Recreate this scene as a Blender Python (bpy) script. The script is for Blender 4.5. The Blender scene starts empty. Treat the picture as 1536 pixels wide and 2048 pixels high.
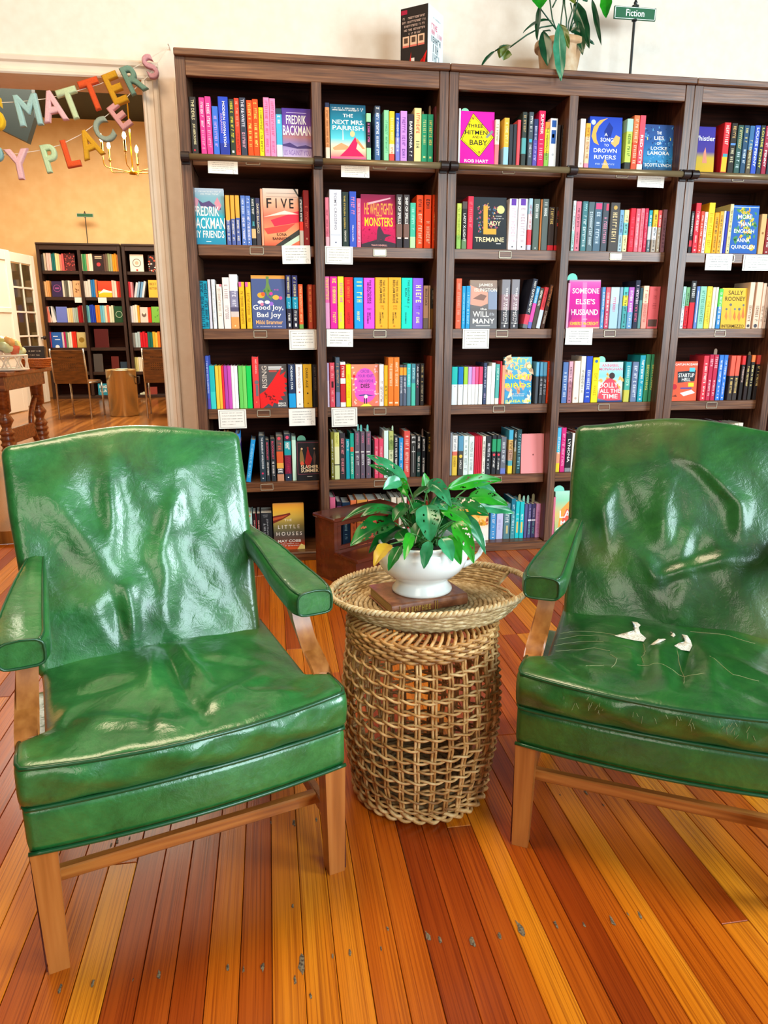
import bpy, math, random
import numpy as np
from mathutils import Vector, Matrix

rnd = random.Random(7)
SC = bpy.context.scene
COL = SC.collection

# ------------------------------------------------------------------ camera
FPX = 1414.3
CAM = np.array([.3337, -3.3387, 1.1215])
_yaw, _pit = math.radians(-9.027), math.radians(14.68)
_f0 = np.array([-math.sin(_yaw), math.cos(_yaw), 0]); _r = np.array([math.cos(_yaw), math.sin(_yaw), 0]); _up = np.array([0, 0, 1.])
_fw = math.cos(_pit)*_f0 - math.sin(_pit)*_up
_u = math.sin(_pit)*_f0 + math.cos(_pit)*_up
cam = bpy.data.cameras.new('camera'); cam_o = bpy.data.objects.new('camera', cam); COL.objects.link(cam_o)
cam.sensor_fit = 'AUTO'; cam.sensor_width = 36.0; cam.lens = 36.0*FPX/2048
cam.clip_start = .02; cam.clip_end = 100
m = Matrix(((_r[0], _u[0], -_fw[0], CAM[0]), (_r[1], _u[1], -_fw[1], CAM[1]), (_r[2], _u[2], -_fw[2], CAM[2]), (0, 0, 0, 1)))
cam_o.matrix_world = m
SC.camera = cam_o

# ------------------------------------------------------------------ world, daylight through the shop windows, exposure
world = bpy.data.worlds.new('world'); SC.world = world; world.use_nodes = True
bg = world.node_tree.nodes['Background']
bg.inputs[0].default_value = (.80, .90, 1.0, 1); bg.inputs[1].default_value = .55
SC.view_settings.view_transform = 'Standard'; SC.view_settings.look = 'None'
SC.view_settings.gamma = 1; SC.view_settings.use_curve_mapping = False
SC.view_settings.exposure = .40
SC.cycles.max_bounces = 6; SC.cycles.diffuse_bounces = 3; SC.cycles.glossy_bounces = 3; SC.cycles.transmission_bounces = 4
SC.cycles.caustics_reflective = False; SC.cycles.caustics_refractive = False


def area(name, loc, target, sx, sy, power, color):
    l = bpy.data.lights.new(name, 'AREA'); l.shape = 'RECTANGLE'; l.size = sx; l.size_y = sy
    l.energy = power; l.color = color
    o = bpy.data.objects.new(name, l); COL.objects.link(o); o.location = loc
    o.rotation_euler = (Vector(target)-Vector(loc)).to_track_quat('-Z', 'Y').to_euler()
    return o


# shop-front windows in the wall behind the camera and the window in the side wall
area('daylight_side_window', (4.52, -3.4, 2.05), (.9, -.3, 1.2), 1.7, 1.9, 180, (.74, .91, 1.0))
area('shop_window_light', (2.35, -5.42, 1.85), (1.9, 0, 1.3), 1.5, 2.4, 120, (.72, .93, 1.0))
area('shop_window_light', (-.9, -5.42, 1.95), (-.7, 0, 1.4), 1.3, 1.9, 22, (1.0, .86, .68))  # warm-tinted fill, added at the second opening
# unseen warm light added at the ceiling to fill the shadowed casing
area('ceiling_fill_light', (-.2, -1.7, 3.45), (-.15, -1.2, 0), 1.8, 1.2, 60, (1.0, .76, .50))


# ------------------------------------------------------------------ helpers
def ray(px, py):
    return _r*(px-768)/FPX - _u*(py-1024)/FPX + _fw


def at(px, py, Y):
    """point of the vertical plane y = Y that the photograph shows at (px, py)"""
    d = ray(px, py); t = (Y-CAM[1])/d[1]
    return CAM + t*d


def atz(px, py, Z):
    d = ray(px, py); t = (Z-CAM[2])/d[2]
    return CAM + t*d


def lin(c):
    return c/12.92 if c <= .04045 else ((c+.055)/1.055)**2.4


def hx(h):
    return tuple(lin(int(h[i:i+2], 16)/255) for i in (0, 2, 4))


class MB:
    def __init__(s):
        s.v = []; s.f = []; s.c = []

    def add(s, vs, fs, col=None):
        n = len(s.v); s.v += [tuple(map(float, p)) for p in vs]
        for f in fs:
            s.f.append(tuple(i+n for i in f)); s.c.append(col)
        return s

    def box(s, x0, x1, y0, y1, z0, z1, col=None):
        return s.add([(x0, y0, z0), (x1, y0, z0), (x1, y1, z0), (x0, y1, z0), (x0, y0, z1), (x1, y0, z1), (x1, y1, z1), (x0, y1, z1)],
                     [(0, 3, 2, 1), (4, 5, 6, 7), (0, 1, 5, 4), (1, 2, 6, 5), (2, 3, 7, 6), (3, 0, 4, 7)], col)

    def cbox(s, x0, x1, y0, y1, z0, z1, b, col=None):
        """box with chamfered edges"""
        xs = (x0, x1); ys = (y0, y1); zs = (z0, z1); idx = {}; vs = []
        for i in (0, 1):
            for j in (0, 1):
                for k in (0, 1):
                    for ax in range(3):
                        p = [xs[i], ys[j], zs[k]]; sg = [1 if t == 0 else -1 for t in (i, j, k)]
                        for q in range(3):
                            if q != ax: p[q] += sg[q]*b
                        idx[i, j, k, ax] = len(vs); vs.append(p)
        F = []
        for ax in range(3):
            o = [q for q in range(3) if q != ax]
            for sd in (0, 1):
                c = []
                for (a, bb) in ((0, 0), (1, 0), (1, 1), (0, 1)):
                    t = [0, 0, 0]; t[ax] = sd; t[o[0]] = a; t[o[1]] = bb; c.append(idx[t[0], t[1], t[2], ax])
                F.append(tuple(c))
            for a in (0, 1):
                for bb in (0, 1):
                    t0 = [0, 0, 0]; t0[o[0]] = a; t0[o[1]] = bb; t1 = list(t0); t1[ax] = 1
                    F.append((idx[(*t0, o[0])], idx[(*t1, o[0])], idx[(*t1, o[1])], idx[(*t0, o[1])]))
        for i in (0, 1):
            for j in (0, 1):
                for k in (0, 1):
                    F.append((idx[i, j, k, 0], idx[i, j, k, 1], idx[i, j, k, 2]))
        cx, cy, cz = (x0+x1)/2, (y0+y1)/2, (z0+z1)/2
        G = []
        for f in F:
            P = [Vector(vs[i]) for i in f]; n = (P[1]-P[0]).cross(P[2]-P[0]); ce = sum(P, Vector())/len(P)-Vector((cx, cy, cz))
            G.append(f if n.dot(ce) > 0 else tuple(reversed(f)))
        return s.add(vs, G, col)

    def tube(s, pts, r, n=8, closed=False, col=None, cap=True):
        P = [Vector(p) for p in pts]; N = len(P); R = r if hasattr(r, '__len__') else [r]*N
        vs = []; fs = []; up = None
        for i in range(N):
            a = P[(i-1) % N] if (closed or i > 0) else P[i]; b = P[(i+1) % N] if (closed or i < N-1) else P[i]
            t = (b-a); t = t.normalized() if t.length > 1e-9 else Vector((0, 0, 1))
            if up is None:
                up = Vector((0, 0, 1)) if abs(t.z) < .9 else Vector((1, 0, 0))
            x = (up - t*up.dot(t)); x = x.normalized() if x.length > 1e-6 else t.orthogonal().normalized()
            up = x; y = t.cross(x)
            for k in range(n):
                an = 2*math.pi*k/n; vs.append(P[i]+(x*math.cos(an)+y*math.sin(an))*R[i])
        M = N if closed else N-1
        for i in range(M):
            for k in range(n):
                a = i*n+k; b = i*n+(k+1) % n; c = ((i+1) % N)*n+(k+1) % n; d = ((i+1) % N)*n+k
                fs.append((a, b, c, d))
        if cap and not closed:
            fs.append(tuple(reversed(range(n)))); fs.append(tuple((N-1)*n+k for k in range(n)))
        return s.add(vs, fs, col)

    def lathe(s, prof, n=32, cx=0, cy=0, sx=1, sy=1, col=None, capb=True, capt=False):
        vs = []; fs = []
        for (r, z) in prof:
            for k in range(n):
                an = 2*math.pi*k/n; vs.append((cx+r*sx*math.cos(an), cy+r*sy*math.sin(an), z))
        for i in range(len(prof)-1):
            for k in range(n):
                fs.append((i*n+k, i*n+(k+1) % n, (i+1)*n+(k+1) % n, (i+1)*n+k))
        if capb: fs.append(tuple(reversed(range(n))))
        if capt: fs.append(tuple((len(prof)-1)*n+k for k in range(n)))
        return s.add(vs, fs, col)

    def xf(s, M):
        s.v = [tuple(M @ Vector(p)) for p in s.v]; return s

    def mesh(s, name, mat, smooth=False):
        me = bpy.data.meshes.new(name); me.from_pydata(s.v, [], s.f)
        if mat is not None: me.materials.append(mat)
        if any(c is not None for c in s.c):
            ca = me.color_attributes.new('Col', 'FLOAT_COLOR', 'CORNER'); buf = []
            for f, c in zip(s.f, s.c):
                if c is None: c = (1, 1, 1)
                if hasattr(c[0], '__len__'):
                    for q in c: buf += [q[0], q[1], q[2], 1]
                else:
                    buf += [c[0], c[1], c[2], 1]*len(f)
            ca.data.foreach_set('color', buf)
        if smooth: me.polygons.foreach_set('use_smooth', [True]*len(me.polygons))
        return me

    def build(s, name, mat, parent=None, smooth=False, loc=None, rot=None):
        return put(name, s.mesh(name, mat, smooth), parent, loc, rot)


def put(name, me, parent=None, loc=None, rot=None):
    o = bpy.data.objects.new(name, me); COL.objects.link(o)
    if parent is not None: o.parent = parent
    if loc is not None: o.location = loc
    if rot is not None: o.rotation_euler = rot
    return o


def tag(o, label=None, cat=None, group=None, kind=None):
    if label: o['label'] = label
    if cat: o['category'] = cat
    if group: o['group'] = group
    if kind: o['kind'] = kind
    return o


def thing(name, label, cat, loc=(0, 0, 0), rz=0, group=None):
    o = bpy.data.objects.new(name, None); COL.objects.link(o); o.location = loc; o.rotation_euler = (0, 0, rz)
    o.empty_display_size = .05
    return tag(o, label, cat, group)


def autosmooth(o, ang=40):
    me = o.data
    me.polygons.foreach_set('use_smooth', [True]*len(me.polygons))
    try: me.set_sharp_from_angle(angle=math.radians(ang))
    except Exception: pass
    return o


# ------------------------------------------------------------------ materials
def newmat(name, rough=.5, color=None, spec=.5, metal=0, coat=0, coat_r=.1):
    m = bpy.data.materials.new(name); m.use_nodes = True
    b = m.node_tree.nodes['Principled BSDF']
    b.inputs['Roughness'].default_value = rough; b.inputs['Metallic'].default_value = metal
    b.inputs['Specular IOR Level'].default_value = spec
    b.inputs['Coat Weight'].default_value = coat; b.inputs['Coat Roughness'].default_value = coat_r
    if color: b.inputs['Base Color'].default_value = (*color, 1)
    return m, m.node_tree, b


def nd(nt, t, **kw):
    n = nt.nodes.new(t)
    for k, v in kw.items():
        if k.startswith('i_'): n.inputs[k[2:].replace('_', ' ')].default_value = v
        else: setattr(n, k, v)
    return n


def ramp(nt, stops):
    r = nt.nodes.new('ShaderNodeValToRGB'); e = r.color_ramp.elements
    while len(e) < len(stops): e.new(.5)
    for el, (p, c) in zip(e, stops):
        el.position = p; el.color = (*c, 1)
    return r


def coords(nt, scale, kind='Object', rot=(0, 0, 0)):
    tc = nt.nodes.new('ShaderNodeTexCoord'); mp = nt.nodes.new('ShaderNodeMapping')
    mp.inputs['Scale'].default_value = scale; mp.inputs['Rotation'].default_value = rot
    nt.links.new(tc.outputs[kind], mp.inputs['Vector']); return mp


def noisy(name, stops, scale, rough=.5, nscale=5, detail=4, bump=0, kind='Object', spec=.5, coat=0, dist=0, rand=0, coat_r=.1, metal=0, rrange=None):
    """colour ramp over a stretched noise; rand adds a per-object shift along the ramp"""
    m, nt, b = newmat(name, rough, spec=spec, coat=coat, coat_r=coat_r, metal=metal)
    mp = coords(nt, scale, kind)
    n = nd(nt, 'ShaderNodeTexNoise'); n.inputs['Scale'].default_value = nscale; n.inputs['Detail'].default_value = detail
    n.inputs['Distortion'].default_value = dist
    nt.links.new(mp.outputs[0], n.inputs['Vector'])
    r = ramp(nt, stops); src = n.outputs['Fac']
    if rand:
        oi = nt.nodes.new('ShaderNodeObjectInfo')
        ad = nt.nodes.new('ShaderNodeVectorMath'); ad.operation = 'MULTIPLY_ADD'
        cmb = nt.nodes.new('ShaderNodeCombineXYZ')
        for k in range(3): nt.links.new(oi.outputs['Random'], cmb.inputs[k])
        ad.inputs[1].default_value = (37, 53, 71)
        nt.links.new(cmb.outputs[0], ad.inputs[0]); nt.links.new(mp.outputs[0], ad.inputs[2]); nt.links.new(ad.outputs[0], n.inputs['Vector'])
        mm = nt.nodes.new('ShaderNodeMath'); mm.operation = 'MULTIPLY_ADD'; mm.inputs[1].default_value = rand
        sb = nt.nodes.new('ShaderNodeMath'); sb.operation = 'SUBTRACT'; sb.inputs[1].default_value = .5
        nt.links.new(oi.outputs['Random'], sb.inputs[0]); nt.links.new(sb.outputs[0], mm.inputs[0]); nt.links.new(src, mm.inputs[2]); src = mm.outputs[0]
    nt.links.new(src, r.inputs[0]); nt.links.new(r.outputs[0], b.inputs['Base Color'])
    if bump:
        bp = nt.nodes.new('ShaderNodeBump'); bp.inputs['Strength'].default_value = bump; bp.inputs['Distance'].default_value = .002
        nt.links.new(n.outputs['Fac'], bp.inputs['Height']); nt.links.new(bp.outputs[0], b.inputs['Normal'])
    if rrange:
        mr = nt.nodes.new('ShaderNodeMapRange'); mr.inputs['To Min'].default_value = rrange[0]; mr.inputs['To Max'].default_value = rrange[1]
        nt.links.new(n.outputs['Fac'], mr.inputs['Value']); nt.links.new(mr.outputs[0], b.inputs['Roughness'])
    return m


def printed(name, rough=.4, coat=0):
    m, nt, b = newmat(name, rough, coat=coat, spec=.22)
    a = nt.nodes.new('ShaderNodeVertexColor'); a.layer_name = 'Col'
    nt.links.new(a.outputs[0], b.inputs['Base Color']); return m


M = {}
M['print'] = printed('printed_paper', .6)
M['cover'] = printed('book_cover', .55)
M['pages'] = noisy('page_edges', [(.3, hx('c9bfae')), (.7, hx('efe8da'))], (30, 30, 30), .8, 30, 2)
M['wood_v'] = noisy('walnut_upright', [(.25, hx('341d13')), (.5, hx('5c3a27')), (.75, hx('7e573e'))], (38, 38, 1.6), .38, 3.2, 6, .25, dist=.3)
M['wood_h'] = noisy('walnut_board', [(.25, hx('3c1f10')), (.5, hx('6a4024')), (.78, hx('8e5f3c'))], (1.6, 30, 38), .36, 3.2, 6, .25, dist=.3)
M['wood_back'] = noisy('walnut_back', [(.3, hx('200b05')), (.7, hx('3a170b'))], (1.2, 10, 30), .8, 2.5, 4, .1, spec=.12)
M['wall'] = noisy('cream_plaster', [(.3, hx('ecdac8')), (.7, hx('f2e2d2'))], (1, 1, 1), .75, 25, 3, .15)
M['bronze'], _, _ = newmat('bronze_rail', .35, hx('8a7452'), metal=.35)
M['darkmetal'], _, _ = newmat('dark_metal', .45, hx('2a1c18'), metal=.3)
M['brassy'], _, _ = newmat('label_frame_metal', .35, hx('b8ab94'), metal=.5)
M['paper'], _, _ = newmat('white_card', .7, hx('f2efe6'))


# ------------------------------------------------------------------ lettering
_tx = {}


def glyphs(s, bold=.0, res=2):
    k = (s, bold, res)
    if k not in _tx:
        cu = bpy.data.curves.new('t', 'FONT'); cu.body = s; cu.resolution_u = res; cu.offset = bold
        o = bpy.data.objects.new('t', cu); me = bpy.data.meshes.new_from_object(o)
        v = np.array([q.co[:2] for q in me.vertices]) if len(me.vertices) else np.zeros((1, 2))
        f = [tuple(p.vertices) for p in me.polygons]
        lo = v.min(0); hi = v.max(0); sz = np.maximum(hi-lo, 1e-6)
        _tx[k] = ((v-lo)/sz, f, float(sz[0]/sz[1]))
        bpy.data.objects.remove(o); bpy.data.curves.remove(cu); bpy.data.meshes.remove(me)
    return _tx[k]


def text2(mb, s, x0, x1, z0, z1, y, col, vertical=False, keep=False, bold=.012):
    """lettering in the rectangle x0..x1, z0..z1 of the plane y; vertical: reads downwards as on a spine"""
    v, f, asp = glyphs(s, bold)
    w, h = x1-x0, z1-z0
    if vertical: P = [(x0+q[1]*w, y, z1-q[0]*h) for q in v]
    else:
        if keep:
            ww = min(w, h*asp); hh = ww/asp; xm = (x0+x1)/2; zm = (z0+z1)/2
            x0, w, z0, h = xm-ww/2, ww, zm-hh/2, hh
        P = [(x0+q[0]*w, y, z0+q[1]*h) for q in v]
    mb.add(P, f, col)


def scribble(mb, x0, x1, z0, z1, y, col, vertical=True, rr=None):
    """small print too fine to read: a run of letter-sized strokes"""
    rr = rr or rnd
    w, h = x1-x0, z1-z0
    L, T = (h, w) if vertical else (w, h)
    step = T*.62; n = max(2, int(L/step)); step = L/n
    for i in range(n):
        if rr.random() < .14: continue
        a = i*step; kind = rr.randrange(4); g = step*.72
        segs = [[(0, .26, 0, 1), (.26, 1, .74, 1)], [(0, .3, 0, 1), (.7, 1, 0, 1), (.3, .7, .4, .6)], [(.3, .68, 0, 1)], [(0, .28, 0, 1), (.28, 1, 0, .24), (.28, .8, .42, .62), (.28, 1, .78, 1)]][kind]
        for (a0, a1, t0, t1) in segs:
            A0, A1 = a+a0*g, a+a1*g
            if vertical: q = [(x0+t0*w, z1-A1), (x0+t1*w, z1-A1), (x0+t1*w, z1-A0), (x0+t0*w, z1-A0)]
            else: q = [(x0+A0, z0+t0*h), (x0+A1, z0+t0*h), (x0+A1, z0+t1*h), (x0+A0, z0+t1*h)]
            mb.add([(p[0], y, p[1]) for p in q], [(0, 1, 2, 3)], col)
# ------------------------------------------------------------------ the room
WY = .34          # front face of the wall behind the bookcases
HEAD = 2.185      # head of the wide doorway
FARZ = .07        # the next room lies a little higher
CEIL = 3.55


def struct(name, mb, mat, parent=None, smooth=False):
    o = mb.build(name, mat, parent, smooth)
    if parent is None: tag(o, kind='structure')
    return o


# wood floor: a sub-floor with the individual strips as parts
M['subfloor'] = noisy('floor_far', [(.3, hx('5a3210')), (.55, hx('8a5220')), (.75, hx('a86c30'))], (17, .7, 1), .25, 1.0, 3, 0, coat=.2, spec=.4)
M['joint'], _, _ = newmat('dark_floor_joint', .8, hx('2a1207'))
mf, nt, b = newmat('old_fir_strip', .3, coat=.18, coat_r=.16, spec=.35)
mp = coords(nt, (1, 1, 1))
oi = nt.nodes.new('ShaderNodeObjectInfo')
cmb = nt.nodes.new('ShaderNodeCombineXYZ')
for k in range(3): nt.links.new(oi.outputs['Random'], cmb.inputs[k])
ad = nt.nodes.new('ShaderNodeVectorMath'); ad.operation = 'MULTIPLY_ADD'; ad.inputs[1].default_value = (31, 47, 11)
nt.links.new(cmb.outputs[0], ad.inputs[0]); nt.links.new(mp.outputs[0], ad.inputs[2])
m1 = nd(nt, 'ShaderNodeMapping'); m1.inputs['Scale'].default_value = (120, .9, 20); nt.links.new(ad.outputs[0], m1.inputs['Vector'])
n1 = nd(nt, 'ShaderNodeTexNoise'); n1.inputs['Scale'].default_value = 2.6; n1.inputs['Detail'].default_value = 5; n1.inputs['Distortion'].default_value = .5
nt.links.new(m1.outputs[0], n1.inputs['Vector'])
m2 = nd(nt, 'ShaderNodeMapping'); m2.inputs['Scale'].default_value = (9, .8, 5); nt.links.new(ad.outputs[0], m2.inputs['Vector'])
n2 = nd(nt, 'ShaderNodeTexNoise'); n2.inputs['Scale'].default_value = 2.0; n2.inputs['Detail'].default_value = 3
nt.links.new(m2.outputs[0], n2.inputs['Vector'])
mx = nd(nt, 'ShaderNodeMath', operation='MULTIPLY_ADD'); mx.inputs[1].default_value = .75
nt.links.new(oi.outputs['Random'], mx.inputs[0])
m3 = nd(nt, 'ShaderNodeMath', operation='MULTIPLY'); m3.inputs[1].default_value = .38; nt.links.new(n2.outputs['Fac'], m3.inputs[0]); nt.links.new(m3.outputs[0], mx.inputs[2])
base = ramp(nt, [(.12, hx('7a2606')), (.32, hx('9e4009')), (.54, hx('b8580c')), (.76, hx('cc6f10')), (.97, hx('de8c1e'))])
nt.links.new(mx.outputs[0], base.inputs[0])
gr = ramp(nt, [(.32, hx('8a4420')), (.45, hx('dccfc0')), (.56, (1, 1, 1))])
nt.links.new(n1.outputs['Fac'], gr.inputs[0])
mul = nd(nt, 'ShaderNodeMix', data_type='RGBA', blend_type='MULTIPLY'); mul.inputs[0].default_value = .62
nt.links.new(base.outputs[0], mul.inputs[6]); nt.links.new(gr.outputs[0], mul.inputs[7]); nt.links.new(mul.outputs[2], b.inputs['Base Color'])
bp = nd(nt, 'ShaderNodeBump'); bp.inputs['Strength'].default_value = .25; bp.inputs['Distance'].default_value = .001
nt.links.new(n1.outputs['Fac'], bp.inputs['Height']); nt.links.new(bp.outputs[0], b.inputs['Normal'])
mr = nd(nt, 'ShaderNodeMapRange'); mr.inputs['To Min'].default_value = .2; mr.inputs['To Max'].default_value = .42
nt.links.new(n2.outputs['Fac'], mr.inputs['Value']); nt.links.new(mr.outputs[0], b.inputs['Roughness'])
M['strip'] = mf

floor = struct('floor', MB().box(-4.2, 4.6, -5.5, WY+.2, -.06, -.0155), M['joint'])
tag(floor, label='old fir strip floor with an orange varnish')
SW = .0575
_pl = {}


def strip_mesh(L):
    if L not in _pl: _pl[L] = MB().cbox(-SW/2+.0006, SW/2-.0006, 0, L-.0012, -.0155, 0, .0012).mesh('plank', M['strip'])
    return _pl[L]


x = -2.35; k = 0; x1 = 2.95
while x < x1:
    y = -2.78 + rnd.choice((0, .35, .7, 1.0)) - .9
    while y < WY+.15:
        L = rnd.choice((1.35, 1.8, 2.25, 2.7)); ye = min(y+L, WY+.2)
        Lr = round(ye-max(y, -2.78), 2)
        if ye > -2.75 and Lr > .05:
            put('plank', strip_mesh(Lr), floor, (x+SW/2, max(y, -2.78), rnd.uniform(-.0006, .0004)))
            k += 1
        y = ye
        if ye >= WY+.2: break
    x += SW
# strips past the frame, joined
sm = MB()
for (xa, xb, ya, yb) in ((-4.2, -2.35, -5.5, WY+.2), (x, 4.6, -5.5, WY+.2), (-2.35, x, -5.5, -2.78)):
    xx = xa
    while xx < xb-.01:
        sm.cbox(xx+.0006, min(xx+SW, xb)-.0006, ya, yb, -.0155, 0, .0012); xx += SW
tag(sm.build('outer_strips', M['strip'], floor), kind='stuff')
# old nail holes filled with grey putty, in rows over the joists
M['putty'] = noisy('grey_putty', [(.35, hx('3c2a1c')), (.6, hx('7c6a50'))], (60, 60, 60), .7, 4, 3, .3)
pm = MB()
spots = [(455, 1935, 9), (487, 1939, 7), (525, 1934, 10), (603, 1928, 20), (590, 1960, 9), (700, 1905, 9), (665, 1912, 6), (762, 1898, 6), (856, 1873, 13), (880, 1880, 9), (945, 1884, 14), (999, 1872, 9), (1040, 1856, 18), (1111, 1848, 10), (1168, 1850, 7), (1225, 1843, 12), (1280, 1831, 11), (1256, 1829, 5), (621, 1992, 7),
         (588, 1647, 12), (542, 1645, 6), (235, 1683, 9), (222, 1690, 7), (259, 1677, 6), (633, 1640, 8), (585, 1812, 7), (120, 1978, 9), (186, 1966, 8), (318, 1950, 11), (1172, 1586, 9), (1206, 1610, 6), (775, 1857, 6), (1120, 1590, 5), (266, 1960, 4)]
for (px, py, r) in spots:
    p = atz(px, py, 0); R = r*.00062; n = 9
    ring = []
    for j in range(n):
        a = 2*math.pi*j/n; q = R*rnd.uniform(.55, 1.25)
        ring.append((p[0]+q*math.cos(a)*.55, p[1]+q*math.sin(a)*1.7, .0007))
    pm.add(ring+[(p[0], p[1], .0014)], [(j, (j+1) % n, n) for j in range(n)])
tag(pm.build('putty_marks', M['putty'], floor), kind='stuff')

# wall with the wide doorway
w = MB(); T = .20
w.box(-.178, 4.6, WY, WY+T, 0, CEIL)
w.box(-4.2, -.178, WY, WY+T, HEAD, CEIL)
w.box(-4.2, -2.3, WY, WY+T, 0, HEAD)
struct('wall_back', w, M['wall'])
# moulded casing: a stepped profile run up the jamb and along the head
PROF = [(0, 0), (0, .020), (.006, .026), (.014, .026), (.018, .018), (.030, .014), (.046, .017), (.052, .030), (.066, .034), (.073, .028), (.075, 0)]


def moulding(name, axis, o, length, flip=1):
    mb = MB(); n = len(PROF)
    vs = []
    for e in (0, 1):
        for (a, d) in PROF:
            if axis == 'z': vs.append((o[0]+flip*a, WY-d, o[2]+e*length))
            else: vs.append((o[0]+e*length, WY-d, o[2]+a))
    fs = [(i, i+1, n+i+1, n+i) for i in range(n-1)]+[tuple(range(n)), tuple(reversed(range(n, 2*n)))]
    mb.add(vs, fs); return struct(name, mb, M['trim'])


M['trim'] = noisy('cream_gloss_paint', [(.3, hx('e6d3bd')), (.7, hx('efdfcb'))], (1, 1, 1), .4, 8, 2, 0)
moulding('trim_1', 'z', (-.180, 0, 0), HEAD+.0)
moulding('trim_2', 'x', (-2.38, 0, HEAD), 2.275)
struct('trim_3', MB().cbox(-.040, -.026, WY-.016, WY, 0, 2.19, .003).cbox(-.026, -.020, WY-.010, WY, 0, 2.19, .002), M['trim'])

# ceiling and the walls that carry the windows the daylight comes through
M['greenceil'], _, _ = newmat('dark_green_paint', .6, hx('1c3a36'))
M['panelling'] = noisy('brown_panelling', [(.3, hx('4a3020')), (.7, hx('6e4a32'))], (3, 3, .4), .5, 3, 4, 0)
struct('ceiling', MB().box(-4.2, 4.6, -5.5, WY, CEIL, CEIL+.1), M['greenceil'])


def wall_with_holes(name, axis, pos, a0, a1, holes):
    """axis 'x': plane x = pos running along y; axis 'y': plane y = pos running along x; holes (a0, a1, z0, z1)"""
    mb = MB(); cuts = sorted(holes)
    cur = a0
    def seg(p, q, z0, z1):
        if q-p < 1e-4: return
        if axis == 'x': mb.box(pos, pos+.15, p, q, z0, z1)
        else: mb.box(p, q, pos-.15, pos, z0, z1)
    for (p, q, z0, z1) in cuts:
        seg(cur, p, 0, CEIL); seg(p, q, 0, z0); seg(p, q, z1, CEIL); cur = q
    seg(cur, a1, 0, CEIL)
    return struct(name, mb, M['panelling'])


wall_with_holes('wall_front', 'y', -5.5, -4.2, 4.6, [(-1.6, -.2, .9, 2.9), (1.4, 3.3, .5, 3.1)])
wall_with_holes('wall_right', 'x', 4.6, -5.5, WY, [(-4.3, -2.5, 1.0, 3.0)])
struct('wall_left', MB().box(-4.35, -4.2, -5.5, WY, 0, CEIL), M['panelling'])

# ------------------------------------------------------------------ bookcases
UW, PW = 1.15, .0423
SZ = [1.8368, 1.4721, 1.1122, .7498, .3936, .045]     # tops of the shelves
SY = .05                                              # shelf fronts stand back behind the posts
LH = None


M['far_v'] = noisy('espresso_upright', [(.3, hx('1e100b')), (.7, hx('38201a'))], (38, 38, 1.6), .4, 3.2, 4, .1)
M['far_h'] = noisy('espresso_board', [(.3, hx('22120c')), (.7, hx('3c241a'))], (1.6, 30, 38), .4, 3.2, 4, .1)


def bookcase(x0, y0, z0, label, rails=True, holders=True):
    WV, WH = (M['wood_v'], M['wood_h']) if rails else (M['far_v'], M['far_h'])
    t = thing('bookcase', label, 'bookcase', (x0, y0, z0), 0, 'tall dark wood bookcases')
    for (a, bb) in ((0.0008, PW), (UW-PW, UW-.0008)):
        MB().cbox(a, bb, 0, .335, 0, 2.185, .002).build('side_panel', WV, t)
    MB().cbox(UW/2-.021, UW/2+.021, .004, .32, SZ[5], 2.12, .002).build('divider', WV, t)
    MB().cbox(0.0008, UW-.0008, -.018, .335, 2.185, 2.2113, .003).build('top_cap', WH, t)
    MB().cbox(PW, UW-PW, .004, .03, 2.118, 2.185, .002).build('top_rail', WH, t)
    MB().box(PW, UW-PW, .315, .333, 0, 2.185).build('back_panel', M['wood_back'], t)
    MB().cbox(PW, UW-PW, .012, .03, 0, SZ[5]-.004, .002).build('plinth', WH, t)
    bays = ((PW+.0015, UW/2-.0225), (UW/2+.0225, UW-PW-.0015))
    for k, z in enumerate(SZ):
        for (a, bb) in bays:
            th = .046 if k < 5 else .02
            s = MB().cbox(a, bb, SY if k < 5 else .014, .315, z-th, z, .002).build('shelf', WH, t)
            if k < 5 and holders:
                xm = (a+bb)/2; hb = MB(); y = SY-.003; zc = z-.023; hw, hh = .031, .0165
                hb.cbox(xm-hw, xm+hw, y, SY, zc-hh, zc-hh+.004, .001).cbox(xm-hw, xm+hw, y, SY, zc+hh-.004, zc+hh, .001)
                hb.cbox(xm-hw, xm-hw+.004, y, SY, zc-hh, zc+hh, .001).cbox(xm+hw-.004, xm+hw, y, SY, zc-hh, zc+hh, .001)
                hb.build('label_holder', M['brassy'], s)
    if rails:
        zr = 1.806; yr = -.030
        for i, (a, bb) in enumerate(bays):
            MB().tube([(a-.02, yr, zr), (bb+.02, yr, zr)], .0135, 14).build('rail', M['bronze'], t, True)
        for xc in (PW/2, UW/2, UW-PW/2):
            c = MB().tube([(xc-.017, yr, zr), (xc+.017, yr, zr)], .019, 14).tube([(xc, yr, zr), (xc, .004, zr)], .014, 12)
            c.cbox(xc-.017, xc+.017, -.006, .001, zr-.026, zr+.026, .002)
            c.build('rail_bracket', M['darkmetal'], t)
    return t


bookcase(0, 0, 0, 'tall dark wood bookcase beside the doorway, behind the shiny armchair')
bookcase(UW, 0, 0, 'middle dark wood bookcase, behind the basket table and plant')
bookcase(2*UW, 0, 0, 'dark wood bookcase farthest from the doorway, behind the torn armchair')
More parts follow.
